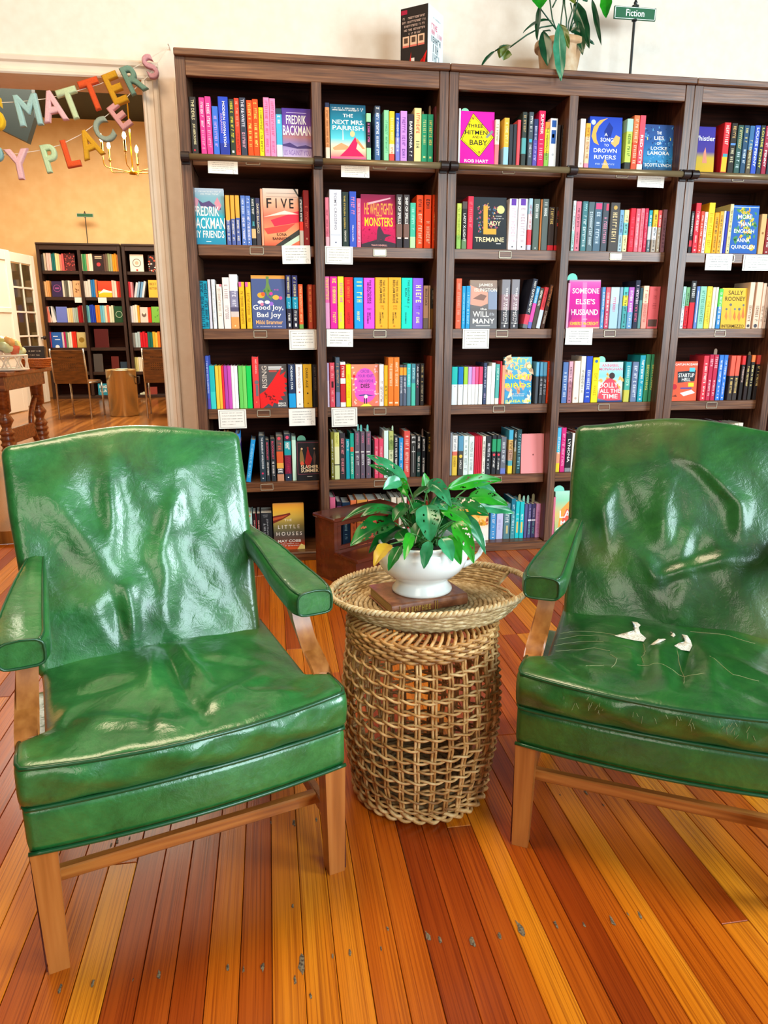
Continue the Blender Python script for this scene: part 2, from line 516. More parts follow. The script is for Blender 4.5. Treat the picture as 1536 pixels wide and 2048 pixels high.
# ------------------------------------------------------------------ books
ORD = 'first second third fourth fifth sixth seventh eighth ninth tenth eleventh twelfth thirteenth fourteenth fifteenth sixteenth seventeenth eighteenth nineteenth twentieth'.split()
ROWN = ['top shelf', 'second shelf', 'third shelf', 'fourth shelf', 'fifth shelf', 'bottom shelf']
COLN = ['column beside the doorway', 'second column from the doorway', 'third column from the doorway', 'fourth column from the doorway', 'fifth column from the doorway']
PAL = {'black': '17171a', 'charcoal': '33373c', 'grey': '85878c', 'pale grey': 'c6c8cc', 'white': 'f2f0ee', 'cream': 'f0e4cc', 'tan': 'c09468', 'brown': '5c3a26', 'dark red': '7e1820', 'red': 'd42230', 'coral': 'ee6a58', 'orange': 'f0701e',
       'amber': 'eea828', 'yellow': 'f2dc28', 'lime': 'b6dc52', 'green': '2f9a50', 'dark green': '2c4434', 'mint': 'a8e4c8', 'teal': '1f9aa4', 'turquoise': '28d0c4', 'sky blue': '5ab4e0', 'blue': '2a6cc8', 'royal blue': '2a40b8', 'navy': '22284e',
       'slate blue': '56688c', 'periwinkle': '6a80cc', 'lavender': 'c4bce0', 'purple': '7a4cc0', 'dark purple': '46305c', 'magenta': 'da20a0', 'hot pink': 'e83c88', 'pink': 'f48cb0', 'pale pink': 'f4c8cc', 'maroon': '561a24', 'olive': '7c7c38', 'mauve': '8a5c6c', 'peach': 'f0b490'}
PALI = {k: np.array([int(v[i:i+2], 16) for i in (0, 2, 4)], float) for k, v in PAL.items()}


def cname(h):
    c = np.array([int(h[i:i+2], 16) for i in (0, 2, 4)], float)
    wt = np.array([.9, 1.2, .9])
    return min(PALI, key=lambda k: (((PALI[k]-c)*wt)**2).sum())


ROWPX = [322, 495, 658, 812, 955, 1088]
CROPS = {}
_pg = {}
NB = 0


def pages_mesh(key, fn):
    if key not in _pg: _pg[key] = fn()
    return _pg[key]


SPQ = []


def spine_book(*a, **k):
    SPQ.append((a, k))


def build_spine_book(x0, x1, zb, zt, yf, cols, prt, lean, label, depth=None, group='books on the tall dark bookcases', joined=None):
    """cols: [(fraction from top where it starts, hex)], prt: list of (kind, text, f0, f1, hex, w0, w1)"""
    global NB
    NB += 1
    w = max(x1-x0, .006); h = zt-zb; d = depth or rnd.uniform(.125, .15); t = min(.0022, w*.2); r = min(.003, w*.3)
    hw = w/2
    out = [(-hw, d), (-hw, r), (-hw+r*.35, r*.3), (-hw+r, 0), (hw-r, 0), (hw-r*.35, r*.3), (hw, r), (hw, d)]
    inn = [(hw-t, d), (hw-t, t+r*.6), (-hw+t, t+r*.6), (-hw+t, d)]
    ring = out+inn; n = len(ring)
    cuts = sorted(set([0.]+[c[0] for c in cols]+[1.]))
    mb = MB()
    for a, bb in zip(cuts[:-1], cuts[1:]):
        ch = [c for c in cols if c[0] <= a+1e-6][-1][1]; cc = hx(ch)
        z1_, z0_ = h*(1-a), h*(1-bb)
        vs = [(p[0], p[1], z0_) for p in ring]+[(p[0], p[1], z1_) for p in ring]
        mb.add(vs, [(i, (i+1) % n, n+(i+1) % n, n+i) for i in range(n)], cc)
    # top and bottom rims of the case
    for z, flip in ((h, False), (0, True)):
        cc = hx(cols[0][1] if z > 0 else cols[-1][1])
        vs = [(p[0], p[1], z) for p in ring]
        q = [(0, 1, 10, 11), (1, 2, 3, 10), (3, 4, 9, 10), (4, 5, 6, 9), (6, 7, 8, 9)]
        mb.add(vs, [tuple(reversed(f)) if not flip else f for f in q], cc)
    xc = (x0+x1)/2
    if joined is not None:
        pc = hx('ddd3c2'); mb.box(-hw+t, hw-t, t+r, d-.003, .003, h-.003, pc)
        mb.xf(Matrix.Translation((xc, yf, zb)) @ Matrix.Rotation(math.radians(lean), 4, 'Y'))
        joined.v, off = joined.v+mb.v, len(joined.v)
        joined.f += [tuple(i+off for i in f) for f in mb.f]; joined.c += mb.c
        return None
    o = mb.build('book', M['cover'])
    o.location = (xc, yf, zb)
    if lean: o.rotation_euler = (0, math.radians(lean), 0)
    tag(o, label, 'book', group)
    pg = MB().box(-hw+t, hw-t, t+r, d-.003, .003, h-.003)
    pg.build('page_block', M['pages'], o)
    pb = MB(); end = None
    for (kind, s, f0, f1, ch, w0, w1) in sorted(prt, key=lambda q: q[2]):
        a, bb = -hw+w*w0, -hw+w*w1; z1_, z0_ = h*(1-f0), h*(1-f1); cc = hx(ch); y = -.0006
        if end is not None and end-z1_ > .008 and pb.f:
            pb.build('spine_lettering', M['print'], o); pb = MB()
        end = z0_ if end is None or not pb.f else min(end, z0_)
        if kind == 't': text2(pb, s, a, bb, z0_, z1_, y, cc, vertical=True)
        elif kind == 's': scribble(pb, a, bb, z0_, z1_, y, cc, True)
        elif kind == 'h': text2(pb, s, a, bb, z0_, z1_, y, cc)
        elif kind == 'b': pb.add([(a, y, z0_), (bb, y, z0_), (bb, y, z1_), (a, y, z1_)], [(0, 1, 2, 3)], cc)
        elif kind == 'c':
            R = (bb-a)/2; zc = (z0_+z1_)/2; xm = (a+bb)/2; y -= .0001
            pb.add([(xm+R*math.cos(j*.5236), y, zc+R*math.sin(j*.5236)) for j in range(12)], [tuple(range(12))], cc)
    if pb.f: pb.build('spine_lettering', M['print'], o)
    return o


def faceout(x0, x1, zb, zt, yf, base, art, label, lean=5, thick=.024, spine=None, group='books on the tall dark bookcases'):
    """base: list of (fraction from the top, hex) for a smooth background; art: print on the cover in 0..1 coordinates, origin bottom left"""
    global NB
    NB += 1
    w = x1-x0; h = zt-zb; t = .0025
    cc = hx(spine or base[0][1])
    mb = MB()
    mb.cbox(-w/2, w/2, 0, t, 0, h, .0006, cc).cbox(-w/2, w/2, thick-t, thick, 0, h, .0006, cc).cbox(-w/2, -w/2+t, t, thick-t, 0, h, .0004, cc)
    o = mb.build('book', M['cover']); o.location = ((x0+x1)/2, yf, zb); o.rotation_euler = (math.radians(-lean), 0, 0)
    tag(o, label, 'book', group)
    MB().box(-w/2+t, w/2-.003, t, thick-t, .003, h-.003).build('page_block', M['pages'], o)
    pb = MB(); y = -.0005
    X = lambda u: -w/2+u*w
    Z = lambda v: v*h
    bs = [(0., base[0][1])] if base[0][0] > 0 else []
    bs += list(base)
    if bs[-1][0] < 1: bs.append((1., bs[-1][1]))
    for (f0, c0), (f1, c1) in zip(bs[:-1], bs[1:]):
        pb.add([(X(0), y, Z(1-f1)), (X(1), y, Z(1-f1)), (X(1), y, Z(1-f0)), (X(0), y, Z(1-f0))], [(0, 1, 2, 3)], [hx(c1), hx(c1), hx(c0), hx(c0)])
    for it in art:
        y -= .00008; k = it[0]; ch = hx(it[-1])
        if k == 't':    # text, x0, x1, y0, y1
            text2(pb, it[1], X(it[2]), X(it[3]), Z(it[4]), Z(it[5]), y, ch)
        elif k == 'v':  # reads upwards
            v_, f_, _a = glyphs(it[1], .012)
            pb.add([(X(it[3])-q[1]*(X(it[3])-X(it[2])), y, Z(it[4])+q[0]*(Z(it[5])-Z(it[4]))) for q in v_], f_, ch)
        elif k == 's': scribble(pb, X(it[1]), X(it[2]), Z(it[3]), Z(it[4]), y, ch, False)
        elif k == 'r': pb.add([(X(it[1]), y, Z(it[3])), (X(it[2]), y, Z(it[3])), (X(it[2]), y, Z(it[4])), (X(it[1]), y, Z(it[4]))], [(0, 1, 2, 3)], ch)
        elif k == 'p': pb.add([(X(q[0]), y, Z(q[1])) for q in it[1]], [tuple(range(len(it[1])))], ch)
        elif k == 'c':  # cx, cy, rx, ry in width units
            R = it[3]*w; R2 = (it[4] if len(it) > 5 else it[3])*w
            pb.add([(X(it[1])+R*math.cos(j*.3927), y, Z(it[2])+R2*math.sin(j*.3927)) for j in range(16)], [tuple(range(16))], ch)
        elif k == 'l':  # ring / outline rectangle x0 x1 y0 y1 line width
            a, bb, c, d, lw = it[1:6]; lv = lw*w/h
            for (p, q, r_, s_) in ((a, bb, c, c+lv), (a, bb, d-lv, d), (a, a+lw, c, d), (bb-lw, bb, c, d)):
                pb.add([(X(p), y, Z(r_)), (X(q), y, Z(r_)), (X(q), y, Z(s_)), (X(p), y, Z(s_))], [(0, 1, 2, 3)], ch)
        elif k == 'f':  # scattered small flecks: x0 x1 y0 y1 n size
            for _ in range(it[5]):
                u = rnd.uniform(it[1], it[2]); v_ = rnd.uniform(it[3], it[4]); s_ = it[6]*rnd.uniform(.5, 1.3)
                an = rnd.random()*6.3
                pb.add([(X(u)+s_*w*math.cos(an+j*1.2566)*(1 if j % 2 else .5), y, Z(v_)+s_*w*math.sin(an+j*1.2566)*(1 if j % 2 else .6)) for j in range(5)], [(0, 1, 2, 3, 4)], ch)
    pb.build('cover_print', M['print'], o)
    return o


def inkfor(h):
    c = [int(h[i:i+2], 16) for i in (0, 2, 4)]
    return 'f4efe6' if (c[0]*.3+c[1]*.59+c[2]*.11) < 150 else '2a2430'


def shelf_row(row, bay, crop, books):
    """books measured in the photograph: ('xl xr ytop colours', optional print list) or a face-out dict; crop = (x0, y0, scale)"""
    cx, cy, s = crop; yb = ROWPX[row]; zb = SZ[row]+.0005; n = 0
    last = None
    for bk in books:
        n += 1
        o_ = ORD[n-1] if n <= 20 else 'last'
        if isinstance(bk, dict):
            xl, xr, yt = bk['g']; Y = SY+.012
            x0 = at(cx+xl/s, yb, Y)[0]; x1 = at(cx+xr/s, yb, Y)[0]; xm = cx+(xl+xr)/2/s
            zt = at(xm, cy+yt/s, Y+.015)[2]
            if last is not None and x0 < last+.0005: x0 = last+.0005
            last = x1
            lab = '%s book cover facing out, %s, %s' % (bk['n'], ROWN[row], COLN[bay].replace('from the doorway', 'from doorway').replace('the doorway', 'doorway'))
            faceout(x0, x1, zb, zt, Y, bk['base'], bk['art'], lab, thick=bk.get('th', .024), spine=bk.get('sp'))
            if bk.get('tag'):
                tg = bk['tag']; c = hx(tg[2]); mb = MB(); n0 = 14
                mb.tube([((x0+x1)/2+tg[0]*(x1-x0), Y+.052, zt-.035), ((x0+x1)/2+tg[0]*(x1-x0), Y+.053, zt-.035)], tg[1], 20)
                mb.v = [(p[0], p[1], p[2]+.035-.035+0) for p in mb.v]
                mb.xf(Matrix.Translation((0, 0, tg[3])))
                bm = mb.build('bookmark', newflat(tg[2])); tag(bm, '%s round paper tag behind the %s cover, %s' % (cname(tg[2]), bk['n'], ROWN[row]), 'bookmark')
            continue
        spec = bk[0].split(); xl, xr, yt = float(spec[0]), float(spec[1]), float(spec[2])
        cols = []; lean = 0
        for c in spec[3:]:
            if c.startswith('L'): lean = float(c[1:])
            elif ':' in c: f, h_ = c.split(':'); cols.append((float(f), h_))
            else: cols.append((0., c))
        Y = SY+.006+rnd.uniform(0, .006) + (.012 if row >= 4 else 0)
        x0 = at(cx+xl/s, yb, Y)[0]; x1 = at(cx+xr/s, yb, Y)[0]
        zt = at(cx+(xl+xr)/2/s, cy+yt/s, Y)[2]
        if lean:
            hh = (zt-zb); zt = zb+hh/math.cos(math.radians(lean)); ll = math.radians(lean)
        else:
            if last is not None and x0 < last+.0003: x0 = last+.0003
            last = x1
        ink = None; prt = []
        main = cols[0][1]
        if len(bk) > 1:
            for q in bk[1:]:
                if len(q) == 2: prt.append(('t', q[0], .06, .9, q[1], .25, .75))
                elif len(q) == 4: prt.append(('t' if q[0] != '~' else 's', q[0], q[2], q[3], q[1], .27, .73))
                else: prt.append(q)
        else:
            ink = inkfor(main); a = rnd.uniform(.08, .14); bb = rnd.uniform(.5, .62)
            prt = [('s', '', a, bb, ink, .3, .7), ('s', '', bb+.06, .88, ink, .36, .64), ('b', '', .93, .955, ink, .35, .65)]
        wd = x1-x0
        adj = 'slim ' if wd < .014 else ('thick ' if wd > .034 else '')
        second = [c for f, c in cols if f > .3]
        two = (' and %s' % cname(second[0])) if second and cname(second[0]) != cname(main) else ''
        pass
        lab = '%s%s%s book, %s along the %s, %s' % (adj, cname(main), two, o_, ROWN[row], COLN[bay])
        zl = zb + ((x1-x0)/2*math.sin(math.radians(abs(lean))) if lean else 0)
        spine_book(x0, x1, zl, zt, Y, cols, prt, lean, lab)


_flat = {}


def newflat(h, rough=.6):
    if (h, rough) not in _flat: _flat[h, rough] = newmat('flat_'+h, rough, hx(h))[0]
    return _flat[h, rough]


A = (340, 90, 5.12); B = (620, 130, 5.12); C_ = (890, 140, 5.486); D = (1130, 160, 3.783)
W_ = 'f6f2ea'; G_ = 'd9b45a'; K_ = '221e1e'
shelf_row(0, 0, A, [
    ('192 228 522 2d6a78', ('~', 'b8d8dc', .05, .9)), ('232 298 532 3b3531', ('THE DEVILS', 'e8d9a8', .05, .4), ('JOE ABERCROMBIE', 'e8d9a8', .47, .84), ('c', '', .91, .97, 'd83a4a', .3, .6)),
    ('328 382 538 e2408c', ('~', 'fbe0ea', .08, .53), ('~', 'f5b0cc', .58, .92)), ('388 448 528 e2408c', ('~', 'fbe0ea', .08, .53), ('~', 'f5b0cc', .58, .92)),
    ('455 515 628 3f72d4', ('~', 'c8a8e8', .2, .85)), ('520 620 530 2848c0 .8:2a3a9a', ('t', 'MODERN DIVINATION', .08, .86, 'f8f4ec', .42, .68), ('t', 'AGAJANIAN', .28, .62, 'd8b0e0', .16, .36)),
    ('628 680 556 333f30', ('~', 'e8d84a', .04, .78), ('b', '', .92, .96, W_, .3, .7)), ('682 732 545 e8432c', ('~', 'f8a088', .06, .5), ('~', '9a2418', .6, .95)),
    ('735 797 540 3b3f4e', ('THE RE-WRITE', 'd8d8e4', .03, .5), ('~', 'e8a8b8', .6, .88)), ('806 862 566 f0501c', ('~', 'f6c860', .06, .35), ('~', 'f8e070', .42, .85)),
    ('864 922 556 f0501c', ('~', 'f6c860', .06, .35), ('~', 'f8e070', .42, .85)), ('925 972 640 f2dc1c', ('~', '6a5a10', .06, .92)), ('976 1034 538 f48cb8', ('~', 'c85080', .05, .65), ('~', 'd85a90', .7, .95)),
    ('1036 1095 548 f48cb8', ('~', 'c85080', .05, .65), ('~', 'd85a90', .7, .95)), ('1098 1158 650 223a48 .12:49b4d6 .75:d8e4ea', ('~', W_, .15, .32)),
    dict(n='purple sunset', g=(1161, 1452, 648), base=[(0, '4c3394'), (.45, '7a4a9a'), (.58, 'b0787c'), (.72, '8c7ab0'), (1, 'cdb6da')], art=[('t', 'FREDRIK', .14, .84, .68, .86, W_), ('t', 'BACKMAN', .02, .98, .45, .65, W_), ('p', [(0, .26), (.25, .30), (.5, .22), (.8, .26), (1, .22), (1, .19), (.5, .18), (0, .23)], '4a3a72'), ('t', 'US AGAINST YOU', .03, .97, .04, .15, '8a6cae'), ('r', .15, .85, .905, .915, 'c8b8e0')])])
shelf_row(0, 1, B, [
    ('162 206 386 2a3350 .08:e0945c .8:f0d8c0', ('~', 'a05a2c', .14, .8)),
    dict(n='teal seaside', g=(216, 576, 402), base=[(0, '0f4a66'), (.35, '1b8aa4'), (.62, '5ccbd8'), (.78, 'f0e4b8'), (1, 'c8506a')], art=[('s', .06, .94, .92, .945, W_), ('s', .06, .94, .885, .91, W_), ('t', 'THE', .36, .64, .77, .83, W_), ('t', 'NEXT MRS.', .06, .94, .64, .72, W_), ('t', 'PARRISH', .06, .94, .535, .615, W_), ('p', [(.05, .2), (.3, .3), (.5, .24), (.5, .18), (.1, .16)], 'd8a070'), ('p', [(.58, .3), (.7, .42), (.76, .3), (.72, .2), (.95, .06), (.25, .05), (.48, .2)], 'd81e5a'), ('c', .62, .47, .07, .08, 'e8c890'), ('p', [(.72, .34), (.9, .2), (.97, .2), (.74, .4)], 'd8945e'), ('r', 0, 1, 0, .04, 'e0608a'), ('p', [(.33, .35), (.35, .62), (.37, .35)], 'e8f4f4')]),
    ('580 625 494 9fdfa6 .18:1d1a20 .74:9fdfa6', ('~', 'e86ab0', .22, .62)), ('664 720 418 3c4658 .14:4a6a98', ('h', 'THE', .03, .06, W_, .2, .8), ('~', 'e8eef4', .13, .95)), ('757 808 462 8cd8a0', ('~', '4a9a6a', .2, .85)), ('812 865 473 f2c430 .66:f0e8c0 .86:e04a3c', ('~', 'f8e8a0', .1, .6), ('~', 'd8502a', .72, .86)),
    ('875 918 493 2448b0 .5:7a7acc', ('~', 'e0e4f8', .1, .8)), ('925 992 471 cb8edb', ('~', '8a4a9e', .12, .7), ('~', '7a4a9a', .75, .95)), ('1000 1060 502 2d2330', ('BABYLONIA', W_, .15, .72), ('~', W_, .78, .9)), ('1065 1137 440 f0d893', ('~', 'e0503c', .04, .52), ('~', '4a5a3a', .6, .75)),
    ('1140 1198 503 27996e', ('~', 'c8d890', .12, .65), ('b', '', .88, .92, 'c8d890', .3, .7)), ('1201 1259 505 27996e', ('~', 'e0d070', .12, .65), ('b', '', .88, .92, 'c8d890', .3, .7)), ('1270 1318 425 5a1d29', ('~', 'b8707c', .06, .92))])
shelf_row(0, 2, C_, [
    ('140 163 420 efe6e0', ('~', 'd0485a', .05, .9)),
    dict(n='magenta road sign', g=(164, 537, 450), base=[(0, 'ea1cac'), (1, 'e010a0')], tag=(-.3, .02, '9fe0b4', .035), art=[('p', [(.38, .97), (1.0, .52), (.56, .13), (0, .46)], K_), ('p', [(.38, .955), (.98, .52), (.56, .145), (.02, .46)], 'f4dc10'), ('p', [(.38, .925), (.945, .52), (.56, .175), (.05, .46)], K_), ('p', [(.38, .915), (.93, .52), (.56, .185), (.065, .46)], 'f4dc10'), ('t', 'THREE', .22, .66, .69, .76, K_), ('t', 'HITMEN', .14, .8, .56, .64, K_), ('t', 'AND A', .36, .66, .49, .54, K_), ('t', 'BABY', .28, .8, .36, .46, K_), ('t', 'ROB HART', .13, .83, .025, .085, W_), ('c', .38, .865, .03, 'b06a30'), ('c', .56, .23, .03, 'b06a30'), ('p', [(.74, .52), (.93, .66), (.98, .62), (.8, .5)], '8a8a92')]),
    ('540 587 542 f0e2c4 .55:ee7f80', ('~', '9a8a70', .1, .5)), ('636 692 524 eeb640 .62:9cc8d8', ('~', 'f8e8b0', .1, .55)), ('695 736 596 31353b', ('~', 'c8ccd0', .1, .45), ('b', '', .5, .6, 'e87880', .1, .9)), ('740 777 593 31353b', ('~', 'c8ccd0', .1, .45), ('b', '', .5, .6, 'e87880', .1, .9)), ('782 817 546 e8525c', ('~', 'f8c0c0', .1, .8)),
    ('832 882 460 373f3a .48:5aa4a4 .78:373f3a', ('~', 'c8a878', .06, .38)), ('903 953 460 4a545c', ('~', W_, .05, .4), ('b', '', .5, .56, '48a8c8', .2, .8), ('~', 'd0d4d8', .6, .85)), ('958 1006 536 2c3460 .45:5a50a4', ('~', 'c8c8e8', .15, .45), ('~', 'c8b8e8', .52, .9)), ('1010 1080 446 e01a52', ('t', 'SUMMER', .06, .42, W_, .3, .72), ('~', 'f8b0c0', .5, .9)),
    ('1083 1132 570 e8903a .15:e8d432 .7:8ab84a', ('THE WEDDING PARTY', '2f3a1a', .12, .86)), ('1136 1216 530 f4f2f0', ('b', '', .04, .18, '2a5aa8', .2, .8), ('b', '', .24, .52, '2a5aa8', .2, .8), ('b', '', .32, .4, 'd860a0', .3, .6), ('c', '', .7, .8, 'c8c8cc', .35, .65)), ('1221 1252 602 2e221c', ('~', 'b07870', .1, .8)), ('1262 1312 602 271c17', ('~', '7a6a50', .1, .85))])
shelf_row(0, 3, D, [
    ('100 140 292 f4e8dc', ('c', '', .88, .95, 'c8b8a8', .3, .7)), ('145 180 326 ecb038 .3:f0c8a0 .9:e88aa0', ('~', 'b06a20', .1, .8)),
    dict(n='blue crescent moon', g=(181, 424, 276), base=[(0, '2344b4'), (.6, '3458c8'), (1, '3a60bc')], art=[('p', [(.55, .98), (.3, .93), (.12, .8), (.06, .62), (.14, .5), (.3, .45), (.22, .56), (.2, .68), (.28, .82), (.42, .92)], 'f0b050'), ('c', .11, .89, .07, 'c8d4f0'), ('p', [(.66, .5), (.82, .66), (.95, .62), (.92, .5), (.8, .42)], 'e8b468'), ('p', [(.45, .72), (.6, .9), (.72, .8), (.66, .62), (.5, .58)], '1a2f86'), ('t', 'A', .46, .56, .63, .69, W_), ('t', 'SONG', .34, .74, .52, .6, W_), ('t', 'TO', .46, .6, .43, .48, W_), ('t', 'DROWN', .14, .86, .31, .39, W_), ('t', 'RIVERS', .16, .84, .18, .26, W_), ('p', [(.4, 0), (.5, .2), (.58, .1), (.64, 0)], 'e8b060'), ('s', .2, .8, .07, .1, 'c8d4f0')]),
    ('450 496 292 aee0c0 .25:c4e05c .86:30322c', ('~', '3a4a20', .3, .75)), ('500 542 266 ee7a48 .5:e0502e', ('~', 'f8d0b0', .06, .9)), ('545 588 266 e05060 .9:f0e0d0', ('RED CITY', W_, .36, .9)),
    dict(n='dark blue gondola city', g=(592, 820, 336), base=[(0, '2c4880'), (.4, '2a5c9c'), (.75, '2f86b8'), (1, '24405e')], art=[('f', 0, 1, .05, .95, 60, .04, '5a9cc8'), ('f', 0, 1, .05, .95, 40, .03, '1c2c50'), ('t', 'THE', .42, .58, .79, .85, W_), ('t', 'LIES', .34, .66, .67, .75, W_), ('t', 'OF', .43, .57, .56, .62, W_), ('t', 'LOCKE', .24, .78, .45, .52, W_), ('t', 'LAMORA', .14, .86, .34, .42, W_), ('t', 'SCOTT LYNCH', .06, .94, .08, .15, W_), ('r', .1, .13, .66, .72, 'e0d070'), ('r', .86, .89, .66, .72, 'e0d070')]),
    ('824 848 402 1c1c1e',), ('853 876 430 201e1e',)])
shelf_row(0, 4, D, [
    dict(n='purple meadow', g=(950, 1130, 350), base=[(0, '3a2f96'), (.55, '4a3a8e'), (.68, 'c8a838'), (1, 'd8a820')], art=[('t', 'Whistler', .05, 1.0, .69, .8, W_), ('p', [(.5, .2), (.55, .45), (.62, .55), (.66, .4), (.7, .2)], 'd88a70')]),
    ('1180 1228 320 d2222a', ('~', 'f6d0c8', .06, .45), ('b', '', .62, .68, '48a0a8', .2, .9), ('b', '', .68, .98, 'd8b830', .1, .9)), ('1235 1280 325 2a2119', ('~', 'd8a868', .06, .35), ('b', '', .4, .44, '5a8ac8', .1, .9), ('~', 'd8c8a0', .5, .8)), ('1285 1327 340 33544c', ('~', 'd8c880', .05, .5), ('~', 'd0e0e0', .55, .9)), ('1331 1370 342 2a4a66', ('~', 'd8c880', .05, .4), ('~', 'd8e4f0', .5, .8)), ('1374 1410 345 3a6a96 .5:5a4a34', ('~', 'e8d8a0', .3, .9)),
    ('1413 1452 342 3350b4', ('LOUISE PENNY', W_, .05, .85)), ('1456 1490 342 27303a', ('LOUISE PENNY', 'e8d85c', .05, .88)), ('1493 1528 346 a0233c', ('~', 'f0b8c0', .05, .45), ('PENNY', W_, .5, .85)), ('1532 1568 340 23303c', ('LOUISE PENNY', W_, .05, .85)), ('1572 1606 344 6a2a20',), ('1610 1650 350 2a4a6a',), ('1655 1695 330 d8b878',), ('1700 1735 345 27303a',)])

A = (370, 350, 5.486); B = (630, 350, 5.486); C_ = (890, 350, 5.486); D = (1130, 360, 3.783)
yo = '465 512 222 eaaa42 .5:5666a4'
shelf_row(1, 0, A, [
    dict(n='turquoise lake swimmers', g=(96, 452, 142), base=[(0, 'c8d0dc'), (.16, '8ab8c4'), (.42, '5a9aa8'), (.5, '2aa6bc'), (1, '2a8cae')], art=[('s', .1, .92, .93, .955, W_), ('s', .3, .85, .885, .91, W_), ('p', [(.02, .6), (.1, .85), (.24, .8), (.14, .6)], 'd898a8'), ('p', [(.2, .8), (.35, .74), (.55, .78), (.72, .7), (.9, .66), (.9, .62), (.6, .68), (.3, .66)], '5a4a78'), ('p', [(.7, .74), (.8, .85), (.92, .7), (.82, .6)], 'd890a0'), ('t', 'FREDRIK', .06, .84, .51, .68, W_), ('t', 'BACKMAN', .0, 1.0, .28, .48, W_), ('t', 'MY FRIENDS', .02, .96, .12, .25, W_), ('r', .4, .55, .05, .062, 'd8f0f0')]),
    (yo, ('~', 'f4ecd8', .5, .92)), ('519 563 223 eaaa42 .47:5666a4', ('~', 'f4ecd8', .5, .92)), ('571 616 224 eaaa42 .45:5666a4', ('~', 'f4ecd8', .5, .92)), ('630 681 226 5a7ac2', ('~', 'dbe4f8', .06, .4), ('~', 'f0ecf8', .42, .9), ('c', '', .92, .97, W_, .35, .6)), ('684 736 229 5a7ac2', ('~', 'dbe4f8', .06, .4), ('~', 'f0ecf8', .42, .9), ('c', '', .92, .97, W_, .35, .6)),
    ('739 786 251 263840 .65:e8b880 .85:2a2a30', ('~', 'f0ece0', .03, .35), ('~', '5ac0c8', .5, .6)), ('790 838 253 3a3a58 .6:4a4448', ('DAVID BALDACCI', 'e8d8b0', .12, .74)), ('846 871 150 e8a07c',),
    dict(n='peach and red streaked', g=(874, 1260, 146), base=[(0, 'f4dcc8'), (.25, 'f2ae8c'), (.5, 'ee6a54'), (.8, 'f09a68'), (1, 'e85a40')], art=[('p', [(.2, .45), (1, .62), (1, .42), (.3, .34)], 'e8304a'), ('p', [(.0, .5), (.6, .62), (1, .56), (.5, .55)], 'f8d8c8'), ('p', [(.0, .3), (.9, .4), (.6, .25), (.1, .2)], 'e84a40'), ('p', [(.3, 0), (1, .3), (1, .2), (.5, 0)], '3a3a34'), ('p', [(.5, 0), (1, .2), (1, .1), (.72, 0)], 'c8d8c0'), ('p', [(.86, 1), (1, .86), (1, .9), (.92, 1)], '4a4a44'), ('r', .1, .98, .915, .92, '8a7a70'), ('r', .1, .98, .855, .86, '8a7a70'), ('t', 'F', .1, .24, .66, .83, K_), ('t', 'I', .355, .385, .66, .83, K_), ('t', 'V', .5, .68, .66, .83, K_), ('t', 'E', .74, .86, .66, .83, K_), ('t', 'ILONA', .36, .64, .175, .225, K_), ('t', 'BANNISTER', .24, .76, .1, .15, K_)]),
    ('1263 1306 242 2a1a1a .5:e83828 .68:c8b8a8', ('~', W_, .05, .5)), ('1309 1372 168 8c1612', ('~', 'd85a48', .25, .68), ('b', '', .85, .88, 'd8a080', .4, .6))])
sh = ('~', W_, .05, .3)
shelf_row(1, 1, B, [
    ('118 160 246 ea7c8c .8:f0b0b8', ('~', 'b04058', .25, .8)), ('165 296 161 e9e5ec', ('t', "TOM'S CROSSING", .05, .7, '8a8a96', .4, .62), ('b', '', .78, .8, 'c8ccd8', .1, .9), ('c', '', .9, .95, '4a5a78', .44, .56)), ('305 371 186 2d3933', ('t', 'THE STOLEN QUEEN', .06, .66, 'e0bc5a', .22, .5), ('t', 'FIONA DAVIS', .7, .9, 'f0e8d8', .3, .6)), ('382 456 181 3957be', ('~', 'f08cb0', .1, .42), ('t', 'Clare Leslie', .6, .9, 'f0e8f0', .4, .62)), ('462 506 256 f07292', ('~', 'f8c8d4', .1, .9)),
    dict(n='crimson swirling monster', g=(512, 886, 210), base=[(0, '8c2446'), (.2, 'ac1c4e'), (.6, 'd01a58'), (.9, 'b81a4e'), (1, '5a2a40')], art=[('f', 0, 1, .1, .5, 50, .035, 'b01448'), ('p', [(.18, .84), (.86, .95), (.86, .925), (.2, .8)], 'f0b0b8'), ('p', [(0, 0), (1, 0), (1, .08), (.5, .16), (0, .06)], '3a3038'), ('p', [(.44, .1), (.46, .32), (.5, .4), (.54, .42), (.58, .36), (.66, .26), (.88, .24), (.7, .19), (.66, .12), (.56, .16), (.5, .1)], '46323e'), ('t', 'HE WHO FIGHTS', .1, .92, .62, .84, 'f4a84a'), ('t', 'WITH', .42, .6, .585, .62, 'f4c84a'), ('t', 'MONSTERS', .1, .92, .4, .57, 'f6d22e'), ('t', 'TRAVIS DEVERELL', .28, .75, .025, .055, 'f0a8a0')]),
    ('890 957 213 4d4444 .55:7a5a50 .8:3a3236', ('SHIP OF SPELLS', W_, .05, .55), ('b', '', .8, .83, 'd8c8c0', .2, .8)), ('970 1034 216 4d4444 .55:7a5a50 .8:3a3236', ('SHIP OF SPELLS', W_, .05, .55), ('b', '', .8, .83, 'd8c8c0', .2, .8)), ('1042 1101 306 48ba99 .75:b8e0a8', ('~', 'a8e8d0', .1, .6)),
    ('1110 1182 221 f2490f', ('~', '3a1a10', .08, .32), ('s', '', .35, .92, 'fbc0a0', .3, .8)), ('1195 1270 219 f2490f', ('~', '3a1a10', .08, .32), ('s', '', .35, .92, 'fbc0a0', .3, .8)), ('1285 1346 217 e8430c', ('~', '3a1a10', .08, .32), ('~', 'f8d080', .35, .92))])
